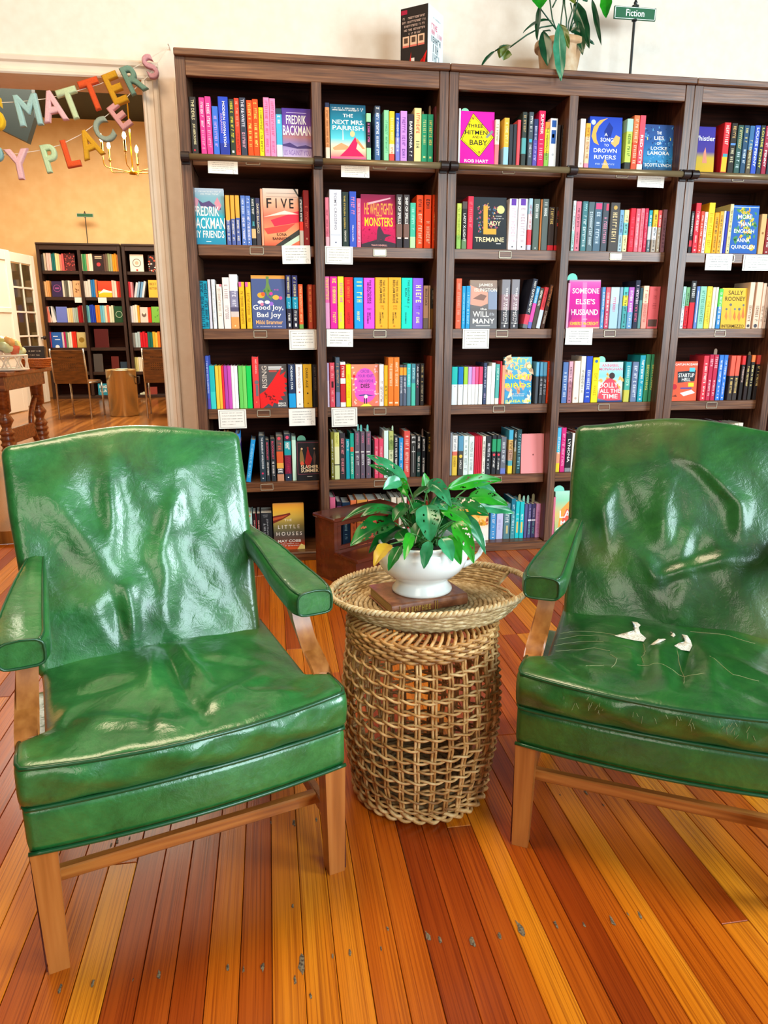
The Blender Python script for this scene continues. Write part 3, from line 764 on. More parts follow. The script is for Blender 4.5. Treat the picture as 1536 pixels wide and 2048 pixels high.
shelf_row(1, 2, C_, [
    ('122 172 311 d2dc60 .7:9ac860', ('~', '8aa030', .1, .8)), ('180 234 290 5a4c48 .15:2f2a29 .8:6a8a60', ('LADY X-LIGHT', W_, .25, .84)), ('240 302 232 da3049', ('~', 'f0808c', .1, .6)),
    dict(n='black floral letter', g=(306, 668, 241), base=[(0, '33373c'), (1, '26292d')], art=[('f', .12, .75, .3, .85, 46, .04, 'b8506a'), ('f', .12, .75, .3, .85, 30, .035, '4a6a8a'), ('f', .15, .7, .3, .88, 34, .03, 'd8b070'), ('p', [(.31, .84), (.44, .84), (.44, .4), (.7, .4), (.7, .29), (.31, .29)], 'dca33c'), ('t', 'ADY', .48, .83, .46, .55, 'f0e0b0'), ('t', 'TREMAINE', .06, .94, .145, .235, 'f0dcae'), ('c', .83, .77, .115, 'd8dc8a'), ('s', .68, .86, .635, .65, W_), ('s', .62, .92, .59, .605, W_), ('r', .7, .84, .105, .12, W_)]),
    ('690 781 259 f3eff4', ('p5', '', 0, .13, '6a40a8', .2, .8) if 0 else ('b', '', .005, .13, '6a40a8', .22, .78), ('s', '', .18, .86, 'd8b8c4', .3, .75), ('c', '', .92, .96, '3a3a40', .42, .58)), ('790 886 259 f3eff4', ('b', '', .005, .13, '6a40a8', .22, .78), ('s', '', .18, .86, 'c0a8b0', .3, .75), ('c', '', .92, .96, '3a3a40', .42, .58)),
    ('900 941 256 a8c8d4 .3:e8d8d8 .6:e0404c .9:c8c0d0', ('~', 'b84a58', .12, .85)), ('955 1021 263 58685f', ('~', 'e0e4dc', .06, .38), ('b', '', .95, .97, W_, .4, .6)), ('1030 1046 266 c8783c',), ('1050 1117 263 57605c', ('~', 'e0e4dc', .06, .38)), ('1122 1187 351 3b2b23 .88:d8202a', ('~', 'e8c878', .04, .45)), ('1198 1256 351 3b2b23 .88:d8202a', ('~', 'e85040', .04, .45))])
shelf_row(1, 3, D, [
    ('44 66 156 e8f0ec .6:b8e4d8',), ('68 106 161 ea7a8b',), ('115 157 161 467a80', ('~', 'b8e8e4', .05, .2), ('~', 'd8e8e8', .25, .92)), ('160 205 165 566a70', ('~', 'c8d4d8', .2, .9)), ('208 264 168 4f6a7c', ('b', '', .02, .14, 'd84a78', .1, .9), ('~', 'c8d8e8', .2, .85)), ('268 314 171 494f58', ('b', '', .02, .16, 'd84a68', .5, .9), ('~', 'd890a8', .3, .85)), ('325 396 171 4b4541', ('c', '', .06, .14, 'c8a050', .3, .7), ('~', 'd8c090', .2, .9)), ('398 429 226 78a8c8 .6:a8c0c8',), ('432 466 226 e8e4a0 .3:7ac0b8 .6:e8d8a0',),
    ('478 516 213 da1a33', ('~', 'f06070', .2, .9)), ('520 551 216 ea6a7a', ('s', '', .1, .9, 'f8c8c8', .3, .7)), ('555 583 214 ee7c88', ('s', '', .1, .9, 'c02840', .3, .7)), ('586 612 214 c81a43', ('s', '', .1, .9, 'f090a0', .3, .7)), ('616 642 229 2aa0b0 .38:c8ccd0 .7:5a6a70',), ('650 684 226 f0be30 .4:e0e0e0 .7:b0a090',), ('688 714 229 ec5a58 .4:b09a80',), ('722 752 223 8b5b61', ('~', '4a2a30', .2, .9)), ('757 777 242 30201c',), ('781 801 262 1c1818', ('~', 'b8b0a8', .3, .8))])
shelf_row(1, 4, D, [
    ('932 957 236 28201f', ('~', W_, .05, .6), ('b', '', .7, .85, 'd83040', .1, .9)), ('962 1001 173 da2a3a',), ('1003 1031 236 e04c34',), ('1034 1058 241 f0d8d8',), ('1060 1106 171 f5ce22', ('~', 'c8a010', .2, .9)), ('1110 1145 246 e8a21a',), ('1147 1176 236 eeac38',), ('1178 1193 233 d8e4f0',), ('1196 1216 236 2a31a2', ('~', W_, .1, .9)), ('1219 1245 181 f0dc9a',),
    dict(n='blue and yellow flowered', g=(1247, 1452, 189), base=[(0, '2f66b4'), (1, '2a5eaa')], art=[('f', .15, .9, .25, .95, 40, .09, '4a8a58'), ('f', .3, .8, .3, .95, 30, .07, 'd8c030'), ('f', .3, .8, .3, .95, 14, .05, 'e89030'), ('c', .8, .13, .1, 'e0b030'), ('t', 'MORE', .24, .76, .72, .81, W_), ('t', 'THAN', .24, .72, .57, .66, W_), ('t', 'ENOUGH', .12, .86, .43, .51, W_), ('t', 'ANNA', .24, .72, .24, .32, W_), ('t', 'QUINDLEN', .05, .92, .09, .18, W_), ('r', 0, 1, .955, .965, 'd8e4f0')]),
    ('1462 1502 257 e2b272', ('c', '', .45, .5, 'a06a38', .3, .7)), ('1506 1545 291 8a1a1a',), ('1550 1590 250 2a5a6a',), ('1596 1640 230 d8d0c0',), ('1645 1690 260 c04a2a',), ('1694 1740 240 38506a',)])

A = (370, 520, 5.486); B = (630, 520, 5.486); C_ = (880, 520, 5.908); D = (1110, 520, 3.606)
shelf_row(2, 0, A, [
    ('172 189 226 7bb272',), ('190 269 229 189ab2', ('s', '', .02, .98, '14304a', .05, .45), ('s', '', .02, .98, '14304a', .55, .95)), ('275 306 213 d9d5e1', ('~', 'b0a8c0', .1, .9)), ('315 353 213 e8ecf0', ('~', 'c0c8d0', .1, .9)), ('367 426 266 efe9dd', ('b', '', 0, .05, 'f08090', .6, 1), ('~', 'c8a898', .1, .8)), ('434 509 191 f1e5e1', ('~', 'b8a0a0', .1, .9)),
    ('510 599 158 e9e5e6 .3:8c88a4 .6:5a5470 .68:d8c8c0 .78:e89c54', ('~', 'e8e4f0', .1, .6), ('c', '', .92, .97, 'f8e0a0', .4, .6)), ('612 669 241 f2bc24', ('b', '', 0, .1, 'e060a8', 0, .5), ('~', 'a87a10', .2, .9)), ('682 739 243 f2bc24', ('b', '', 0, .1, 'e060a8', 0, .5), ('~', 'a87a10', .2, .9)),
    dict(n='slate blue hanging flower', g=(746, 1112, 166), base=[(0, 'd8903a'), (.06, 'e0a050'), (.065, '4d5c8c'), (1, '4a5888')], art=[('p', [(.44, .98), (.53, .98), (.52, .86), (.58, .72), (.48, .6), (.4, .72), (.45, .86)], '6a8a4a'), ('f', .36, .62, .52, .75, 16, .06, '5a8a4a'), ('c', .28, .63, .11, .08, 'f0a838'), ('c', .34, .65, .06, 'e8602a'), ('c', .72, .59, .1, .07, 'f0b048'), ('c', .86, .58, .05, 'd84a90'), ('c', .58, .66, .05, 'd83a9a'), ('c', .26, .5, .09, .05, 'f4ecec'), ('c', .46, .5, .08, .05, 'f0e8f0'), ('c', .3, .46, .05, 'f080a0'), ('c', .58, .47, .06, '9a6ad0'), ('s', .68, .82, .72, .745, 'd860c0'), ('t', 'Good Joy,', .03, .93, .33, .45, W_), ('t', 'Bad Joy', .14, .86, .19, .31, W_), ('t', 'Mikki Brammer', .1, .9, .085, .16, 'f0b878'), ('s', .12, .88, .03, .05, 'e8e0f0')]),
    ('1121 1176 166 2c2c5c .4:1a90b0 .62:2c2838', ('s', '', .03, .45, 'e8d8a0', .3, .7), ('t', 'JUN', .5, .62, 'a8f0f0', .35, .65), ('s', '', .66, .85, W_, .3, .7), ('b', '', .9, .96, W_, .4, .7)), ('1186 1247 169 2c2c5c .4:1a90b0 .62:2c2838', ('s', '', .03, .45, 'e8d8a0', .3, .7), ('t', 'JUN', .5, .62, 'a8f0f0', .35, .65), ('s', '', .66, .85, W_, .3, .7), ('b', '', .9, .96, W_, .4, .7)),
    ('1256 1303 266 ea5c2a .9:78a850', ('~', 'f8c890', .05, .85)), ('1358 1406 269 b23c1a', ('~', 'e88a40', .05, .85)), ('1409 1441 271 8a2a14', ('~', 'd8703a', .05, .85))])
ed = ('b', '', .62, .72, 'c88818', .3, .75)
shelf_row(2, 1, B, [
    ('117 166 181 f26aaa .5:f0a0c8', ('s', '', .04, .48, 'f4e050', .2, .8)), ('171 249 181 e2229c', ('s', '', .04, .52, 'f2e25a', .35, .85), ('s', '', .68, .9, 'f0d060', .35, .75)), ('256 321 181 f1e134', ('s', '', .12, .5, 'e060b0', .35, .8), ('s', '', .68, .9, 'e8a8a0', .3, .6)), ('330 421 189 ea2222', ('s', '', .05, .5, 'f07a30', .3, .6), ('s', '', .68, .92, 'a81818', .3, .6)),
    ('432 531 193 189ae2', ('s', '', .06, .5, 'e8ec80', .3, .85), ('s', '', .66, .9, 'f0ec90', .3, .6)), ('537 654 196 e352da', ('t', "THE BUTCHER'S", .04, .5, '3a1440', .5, .7), ('t', 'MASQUERADE', .09, .5, '3a1440', .3, .48), ('s', '', .55, .64, 'a838a8', .3, .7), ('t', 'MATT', .68, .82, '3a1440', .5, .64), ('t', 'DINNIMAN', .68, .9, '3a1440', .3, .46)),
    ('662 800 191 f2ae2a', ('t', 'THE EYE OF THE', .05, .5, '4a3a10', .6, .76), ('t', 'BEDLAM BRIDE', .05, .5, '4a3a10', .36, .54), ('s', '', .54, .64, 'd08818', .4, .7), ('t', 'MATT', .68, .8, '4a3a10', .52, .64), ('t', 'DINNIMAN', .68, .9, '4a3a10', .34, .46), ('c', '', .93, .97, 'd08818', .4, .56)),
    ('803 942 191 f2ae2a', ('t', 'THE EYE OF THE', .05, .5, '4a3a10', .6, .76), ('t', 'BEDLAM BRIDE', .05, .5, '4a3a10', .36, .54), ('s', '', .54, .64, 'd08818', .4, .7), ('t', 'MATT', .68, .8, '4a3a10', .52, .64), ('t', 'DINNIMAN', .68, .9, '4a3a10', .34, .46), ('c', '', .93, .97, 'd08818', .4, .56)),
    ('947 1064 196 1adac2', ('t', 'THIS INEVITABLE', .04, .5, '0a6a6a', .56, .74), ('t', 'RUIN', .2, .36, '0a5a5a', .32, .5), ('s', '', .55, .64, '10a898', .3, .7), ('t', 'DINNIMAN', .68, .9, '0a5a5a', .34, .48)), ('1068 1182 199 8a5ae2', ('s', '', .14, .5, 'f2ecb0', .3, .8), ('s', '', .55, .62, '6a40c0', .3, .7), ('s', '', .68, .9, 'f4eca8', .35, .65)), ('1188 1242 281 ba8c6a .75:7a6a5a', ('BRUCE DACE', '3a2a20', .07, .46)), ('1248 1258 281 c8a078',), ('1268 1312 312 22201c .5:6a4a1a', ('~', '8a8070', .05, .4))])
wm = [('t', 'THE STRENGTH', .16, .9, 'f2f0ee', .5, .74), ('t', 'OF THE FEW', .3, .85, 'e8dcd8', .26, .44), ('b', '', .88, .89, W_, .1, .9), ('b', '', .92, .97, W_, .4, .55)]
shelf_row(2, 2, C_, [
    ('180 246 219 f16a4a', ('~', 'f8a890', .1, .9)), ('252 293 309 2aa1d9', ('~', '90d4f0', .15, .9)), ('300 349 306 2a99d1', ('~', 'a0dcf4', .15, .9)),
    dict(n='grey and peach desert pyramid', g=(353, 668, 236), base=[(0, 'a08878'), (.3, '8a807e'), (.6, '6c6868'), (1, '74767c')], art=[('p', [(0, .5), (0, .9), (.66, .75), (.66, .52), (.4, .46)], 'dca08c'), ('p', [(.1, .62), (.4, .72), (.62, .68), (.5, .58)], '8a6a60'), ('r', .68, 1, .4, .8, '8c98b0'), ('t', 'JAMES', .32, .84, .86, .93, 'f4ecdc'), ('t', 'ISLINGTON', .16, 1.0, .765, .835, 'f4ecdc'), ('t', 'the', .38, .62, .385, .43, W_), ('t', 'WILL', .1, .7, .245, .36, W_), ('t', 'of the', .72, .9, .27, .34, 'c8ccd4'), ('t', 'MANY', .1, .92, .105, .21, W_), ('r', .22, .75, .055, .065, W_)]),
    ('712 810 231 8c8a90 .3:9a8088 .62:4a484e', *wm), ('828 920 229 8c8a90 .3:9a8088 .62:4a484e', *wm),
    ('972 1030 222 2a2c3a .72:e04860 .92:6a7078 L11', ('NOT QUITE DEAD YET', W_, .05, .68)), ('1030 1076 312 2a8ac0 .4:d850a8 .85:6a70b8 L11', ('~', 'd8f0f8', .05, .4)), ('1078 1124 332 4a443a L11', ('~', 'f0e8d8', .02, .45)), ('1132 1178 322 e04048 .55:c8d0dc L11', ('~', '9a2028', .1, .5)), ('1186 1232 292 4a2a1c L11', ('~', 'e89050', .02, .5), ('~', 'c8b8a8', .6, .9))])
shelf_row(2, 3, D, [
    ('76 93 166 f0a8c8',),
    dict(n='glowing magenta', g=(95, 318, 141), base=[(0, 'b8a8b8'), (.05, 'e060b0'), (.3, 'd81898'), (.75, 'c81a88'), (1, 'e04868')], tag=(-.33, .026, '7edcc0', .04), art=[('r', .42, .56, 0, .95, 'e880b8'), ('t', 'SOMEONE', .1, .96, .72, .83, W_), ('t', "ELSE'S", .22, .84, .5, .61, W_), ('t', 'HUSBAND', .08, .94, .28, .4, W_), ('r', .45, .6, .19, .2, W_), ('t', 'KIMBERLY McCREIGHT', .06, .96, .07, .14, 'f0d040'), ('p', [(0, .3), (.08, .4), (.1, .2), (0, .12)], 'a01870'), ('r', 0, 1, .0, .03, 'e8b0a0')]),
    ('322 346 196 5a98ca',), ('350 381 196 e25a6a .5:c84868',), ('385 446 196 c4d8e4 .4:a8c8d8', ('s', '', .2, .6, 'd85a80', .3, .6)), ('450 471 196 8aa8bc',), ('475 509 196 5ac4c0 .2:d8d040 .45:48a0a0',), ('512 551 196 b862ba .6:6a98c0',), ('556 590 146 23263c', ('~', 'f4d8e8', .1, .5), ('~', 'd85a80', .52, .9)), ('592 613 201 2a4a54 .3:5a8a88',), ('616 655 186 f0d0b0 .4:e89a88', ('~', 'c86a60', .1, .9)), ('657 737 191 da5a5a', ('s', '', .05, .6, 'c04848', .4, .7), ('b', '', .78, .95, '5a3a30', .1, .9)), ('741 788 196 7e3a22',)])
shelf_row(2, 4, D, [
    ('897 920 191 b8e4d4 .5:f0f0f0',), ('922 948 196 78b078 .45:e0222e',), ('952 990 150 302c2c .45:d82030', ('~', W_, .05, .4)), ('995 1018 190 6282c2', ('b', '', .1, .85, 'f0f0f4', .4, .6)), ('1021 1066 190 92cab2', ('~', '5a9a80', .1, .9)), ('1069 1106 190 f0d242', ('~', 'c0a020', .1, .9)), ('1110 1130 196 f0e6d0', ('~', '9a9080', .1, .9)), ('1132 1151 196 f0e6d0', ('~', '9a9080', .1, .9)), ('1156 1186 206 5ac852 .45:3a88c8', ('~', W_, .1, .9)),
    dict(n='yellow chess piece', g=(1191, 1368, 201), base=[(0, 'e9bb3c'), (1, 'eab43a')], art=[('t', 'SALLY', .24, .84, .83, .94, '4a3410'), ('t', 'ROONEY', .12, .94, .68, .79, '4a3410'), ('p', [(.14, .3), (.2, .46), (.26, .3), (.22, .2)], 'd88a38'), ('p', [(.3, .3), (.36, .56), (.44, .3), (.4, .18)], 'd8a050'), ('p', [(.48, .28), (.54, .46), (.6, .28), (.56, .2)], 'dc7a38'), ('p', [(.66, .28), (.72, .46), (.8, .28), (.74, .16)], 'd88440'), ('p', [(.82, .3), (.88, .56), (.95, .3), (.9, .24)], 'd8783a'), ('c', .36, .59, .05, '6a6a70'), ('c', .88, .58, .04, '6a6a70'), ('c', .2, .48, .04, '6a6a70'), ('c', .54, .48, .04, '7a7a80'), ('c', .72, .48, .05, '6a6a70'), ('t', 'INTERMEZZO', .04, .94, .02, .1, '4a3410')]),
    ('1370 1406 160 f2ceb2', ('~', '8a6a50', .5, .85), ('c', '', .9, .98, '4a4a50', .2, .8)), ('1420 1462 160 eec8ac', ('~', '8a6a50', .5, .85), ('c', '', .9, .98, '4a4a50', .2, .8)), ('1465 1490 166 f2ceb2', ('~', '8a6a50', .5, .85)), ('1493 1516 191 eec8ac', ('~', '8a6a50', .5, .85)), ('1519 1545 191 f2ceb2',), ('1550 1590 191 d85a48',), ('1596 1640 201 e8e0d0',), ('1645 1690 181 6a98c0',), ('1695 1730 181 3a3a40',)])

A = (390, 690, 5.689); B = (640, 690, 5.908); C_ = (880, 690, 6.4); D = (1100, 690, 3.523)
NOPR = ('b', '', .5, .501, 'f0f0f0', .45, .55)
sa = lambda a, b_, c: ('%s %s 238 %s' % (a, b_, c), NOPR)
shelf_row(3, 0, A, [
    ('146 181 126 4b62c2 .8:5a50b0', ('~', 'd8e0f8', .1, .7)), ('182 241 236 22baba .6:3ad0c8', NOPR), sa(248, 285, 'f0ca44'), sa(286, 319, 'ecbe38'), sa(320, 346, 'ea2a3c'), sa(347, 386, 'b344aa'), sa(387, 426, 'ca4cb4'), sa(428, 461, 'f8eaf0'), sa(462, 501, 'f2ecee'), sa(510, 553, '6aca5a'), sa(554, 596, '78d264'), sa(599, 656, '12ca54'),
    ('668 740 136 e23c3c', ('t', 'RED RISING', .05, .32, 'f4c8c0', .5, .72), ('c', '', .42, .56, '6a6a70', .3, .95), ('b', '', .54, .76, '6a6a70', .45, .85), ('c', '', .84, .92, 'f08a60', .4, .6)),
    dict(n='dark red winged', g=(744, 1056, 216), base=[(0, '55504e'), (1, '48444a')], art=[('v', 'RISING', .1, .28, .46, .96, 'c8bcae'), ('r', .34, .82, .92, .945, W_), ('r', .34, .88, .88, .9, W_), ('r', .36, .64, .82, .86, 'b84a40'), ('p', [(0, .0), (0, .32), (.2, .4), (.45, .6), (.66, .8), (.82, .93), (.74, .74), (.98, .84), (.88, .72), (1, .66), (1, .58), (.9, .56), (1, .5), (.9, .46), (.98, .38), (.84, .36), (.92, .28), (.74, .26), (.84, .18), (.66, .18), (.7, .08), (.5, .12), (.44, .03), (.3, .1), (.1, 0)], 'e01818'), ('f', .1, .6, .1, .35, 14, .05, '7a1414'), ('t', 'PIERCE', .66, .94, .08, .12, W_), ('t', 'BROWN', .66, .94, .03, .07, W_)]),
    ('1071 1149 221 1f2f52 .67:1a9ada', ('t', 'MORNING STAR', .03, .58, 'e8f0f4', .34, .66)), ('1156 1233 221 f0eeea', ('t', 'IRON GOLD', .06, .55, 'b89a88', .36, .66), ('c', '', .6, .68, 'c83a40', .38, .6), ('c', '', .9, .94, '5a5a60', .4, .58)), ('1240 1336 219 dba414', ('t', 'DARK AGE', .09, .54, '5a4208', .28, .56), ('p', '', .6, .72, '3a2a08', .3, .7) if 0 else ('c', '', .64, .7, '3a2a08', .38, .58), ('c', '', .88, .93, '6a4c0a', .42, .58)), ('1345 1410 226 1d1a1c', ('t', 'LIGHT BRINGER', .05, .6, '6a5a54', .3, .6))])
shelf_row(3, 1, B, [
    ('90 113 213 c8b0d0 .4:e0c8d8',), ('120 179 209 da4a5a', ('s', '', .05, .38, 'f8c0c0', .3, .75), ('b', '', .42, .56, '3a1a20', .35, .75), ('s', '', .62, .9, 'f4b0b0', .35, .7)), ('190 239 146 4a5866 .7:6a78a0', ('~', 'd89a60', .1, .6)), ('245 306 201 f0ece8 .06:c82a32 .36:f0ece8 .48:c82a32 .9:f0ece8', ('s', '', .1, .34, W_, .3, .75)), ('312 370 229 f8e212', ('~', 'e8b800', .2, .8)),
    dict(n='pink and orange valentine', g=(378, 697, 226), base=[(0, 'ee8a6a'), (1, 'ee7a62')], art=[('c', .5, .55, .4, .55, 'e256c4'), ('c', .5, .35, .4, .4, 'e256c4'), ('t', 'CROSS', .34, .66, .8, .87, '7a3aa8'), ('t', 'YOUR HEART', .24, .82, .69, .76, '7a3aa8'), ('t', 'AND HOPE HE', .26, .8, .57, .64, '7a3aa8'), ('t', 'DIES', .34, .66, .44, .54, K_), ('s', .22, .82, .37, .395, 'e8a8e0'), ('p', [(.24, .27), (.5, .29), (.7, .27), (.82, .26), (.7, .25), (.5, .26), (.3, .25)], '3a4a8a'), ('c', .52, .23, .07, 'f4e8e0'), ('r', .45, .48, .05, .2, '2a2a3a'), ('r', .53, .56, .05, .2, '2a2a3a'), ('p', [(.3, 0), (.45, .06), (.62, .06), (.75, 0)], 'f0e850'), ('f', .02, .18, .05, .95, 12, .06, 'f8d0b8'), ('f', .84, .98, .05, .95, 12, .06, 'f8c0c8'), ('c', .1, .72, .05, 'd82030')]),
    ('700 753 229 f2ece6', ('~', '9a7a78', .4, .9)), ('758 801 241 eab224', ('~', '6a4a10', .5, .85)), ('805 869 146 e97c2a', ('~', 'f8d8b0', .1, .6), ('b', '', .92, .95, 'f8e0c0', .2, .8)), ('872 936 146 e97c2a', ('~', 'f8d8b0', .1, .6), ('b', '', .92, .95, 'f8e0c0', .2, .8)), ('940 979 236 4a4e58 .06:f0a030 .25:5a6478', ('s', '', .3, .7, 'd8d8e0', .25, .75)), ('981 1021 236 4a4e58 .06:f0a030 .25:5a6478', ('s', '', .3, .7, 'd8d8e0', .25, .75)), ('1025 1071 223 4ac8c8 .55:5a8a98', ('~', 'b8e8e8', .1, .5)), ('1078 1126 223 4a8a98 .46:50c0a8', ('~', 'c8ecec', .1, .4)), ('1130 1171 223 3a3a42', ('t', 'ALL HIS HEX', .06, .5, 'e8e0e0', .3, .7), ('c', '', .52, .58, 'e04880', .3, .6)), ('1181 1227 219 2e2826', ('~', 'd8b878', .05, .45), ('~', 'b8a888', .5, .9)), ('1292 1320 131 8a3a22',)])
tw = lambda a, b_, c, y=281: ('%s %s %s %s .46:eef0ee' % (a, b_, y, c), ('c', '', .5, .53, '8a8a90', .5, .65))
shelf_row(3, 2, C_, [
    tw(142, 216, '2ac4b8'), tw(225, 288, '1a7ac4'), tw(295, 346, 'a4d440'), tw(350, 396, 'c4a4dc'), tw(398, 441, 'da80ba'), tw(443, 482, 'ea5c8c'), tw(488, 537, 'e24a6c', 279),
    ('545 586 231 3a4868', ('~', 'c8d0e8', .1, .6), ('~', 'c0a8d0', .7, .9)), ('590 642 271 e9f4f1', NOPR), ('645 692 229 f2f2ee', NOPR), ('700 748 246 ecf0e8 .0:58b0a8 .85:f0e4d8', ('~', 'c8ecdc', .1, .4)), ('756 776 209 d83040',), ('780 819 261 f0a482',),
    dict(n='blue and orange fluttering birds', g=(822, 1162, 151), base=[(0, '7ac0c8'), (.5, '3a98cc'), (1, '4aa0c4')], art=[('f', 0, 1, .55, 1, 20, .14, 'f0c8a0'), ('f', 0, 1, .2, .9, 16, .12, 'e8a080'), ('p', [(.1, .12), (.25, .35), (.3, .1), (.2, 0), (.08, 0)], 'd8e0c0'), ('p', [(.7, .02), (.95, .3), (1, .2), (.9, 0)], 'e0e0c8'), ('p', [(.36, .5), (.52, .28), (.8, .56), (.56, .34)], 'f0a878'), ('f', 0, 1, 0, .3, 8, .1, '4a8ab8'), ('t', 'CITY', .22, .88, .88, .97, 'f0e068'), ('t', 'OF', .32, .68, .72, .83, 'f0d858'), ('t', 'NIGHT', .02, .98, .53, .63, 'f2ea1e'), ('t', 'BIRDS', .02, .98, .35, .44, 'f2ea1e'), ('s', .3, .75, .2, .22, W_), ('s', .3, .75, .16, .18, W_), ('t', 'JUHEA KIM', .02, .98, .01, .085, 'f2f050'), ('c', .9, .8, .1, 'a8b060'), ('c', .9, .8, .08, 'e0e8b0')]),
    ('1208 1246 221 6ab4d8 .32:2a98c8 .34:4a5058', ('s', '', .4, .8, 'c8ccd4', .2, .8)), ('1260 1299 221 6ab4d8 .32:2a98c8 .34:4a5058', ('s', '', .4, .8, 'c8ccd4', .2, .8)), ('1304 1346 221 6ab4d8 .32:2a98c8 .34:4a5058', ('s', '', .4, .8, 'c8ccd4', .2, .8)), ('1353 1402 206 ea4414',)])
shelf_row(3, 3, D, [
    ('76 113 121 5b7ab2', ('~', 'e0e8f4', .25, .9)), ('118 146 116 e0a8b8 .5:b87888',), ('155 196 113 f4e2d2', ('c', '', .85, .93, 'c8b0a0', .3, .7)), ('200 233 79 ebe3d4', ('~', '8a8070', .3, .8)), ('236 279 79 2a4aba', ('~', 'd8e0f8', .3, .9)), ('283 329 89 f1dd1c', ('c', '', .03, .13, '2a6ab8', .25, .7), ('~', 'c8b000', .3, .9)),
    dict(n='sunny beach reader', g=(331, 502, 119), base=[(0, 'c8e8ec'), (.35, '8ad0d8'), (.6, 'e0e0c8'), (1, '2c4a80')], tag=(-.27, .022, '90dcc0', .04), art=[('f', .0, 1, .3, .7, 16, .1, 'f0b060'), ('p', [(.0, .1), (.1, .4), (.3, .55), (.5, .62), (.7, .52), (.9, .3), (.95, .05), (.5, .02)], 'e04a5a'), ('c', .56, .66, .12, '3a2a2a'), ('t', 'ANNABEL', .14, .84, .88, .95, 'e0557a'), ('t', 'MONAGHAN', .02, .98, .79, .86, 'e0557a'), ('t', 'DOLLY', .05, .82, .36, .49, W_), ('t', 'ALL THE', .08, .92, .23, .33, W_), ('t', 'TIME', .18, .82, .09, .2, W_), ('r', 0, 1, 0, .04, '2a3a70')]),
    ('512 551 119 2a98a8 .4:48a898 .7:c8c050', ('~', 'c8e8d0', .1, .6)), ('560 602 119 6b7b9a', ('~', 'e0e4f0', .1, .9)), ('608 646 73 1a98aa',), ('650 682 66 3a8a5c', ('BEWITCHING', 'e0d870', .22, .75)), ('686 717 66 3a8a5c', ('BEWITCHING', 'e0d870', .22, .75)), ('730 756 120 1f2a24',)])
shelf_row(3, 4, D, [
    dict(n='orange cluttered desk', g=(845, 1022, 115), base=[(0, 'ea5c3c'), (1, 'e65a36')], art=[('t', 'CAITLIN ROZAKIS', .12, 1.0, .9, .95, W_), ('p', [(.22, .74), (.95, .78), (.9, .5), (.24, .46)], '2a2e34'), ('t', 'STARTUP', .26, .88, .6, .7, W_), ('t', 'HELL', .4, .74, .5, .58, W_), ('r', .68, .9, .74, .84, '58c0d0'), ('r', .66, .88, .36, .46, 'f0d030'), ('p', [(.35, .2), (.8, .28), (.95, .2), (.5, .12)], 'e8e4e0'), ('r', .36, .8, .3, .34, '5a4a90'), ('c', .12, .36, .1, 'c82030'), ('p', [(.02, .12), (.24, .1), (.2, .16)], '8a3020')]),
    ('1050 1086 76 da3a4a',), ('1090 1119 69 c02848', ('s', '', .05, .3, 'f0b0b8', .2, .8), ('s', '', .55, .9, 'f8d8d8', .3, .7)), ('1122 1151 69 c02848', ('s', '', .05, .3, 'f0b0b8', .2, .8), ('s', '', .55, .9, 'f8d8d8', .3, .7)), ('1157 1187 71 3a7ad2',), ('1190 1217 71 3a7ad2',), ('1240 1272 76 e8604a .45:3a302c', ('~', 'f0c878', .5, .85)), ('1275 1305 76 e8604a .45:3a302c', ('~', 'f0c878', .5, .85)), ('1318 1342 76 d83030 .2:241c1a', ('~', 'e0b8a8', .25, .6)), ('1352 1377 72 2a1c1a', ('~', 'e8c878', .25, .7)), ('1382 1407 72 e87838 .15:2a2420', ('~', 'f0d890', .2, .7)), ('1420 1452 72 d84838 .2:2a201c', ('~', 'e8c070', .25, .7)), ('1460 1500 80 302420',), ('1505 1545 90 4a3424',)])

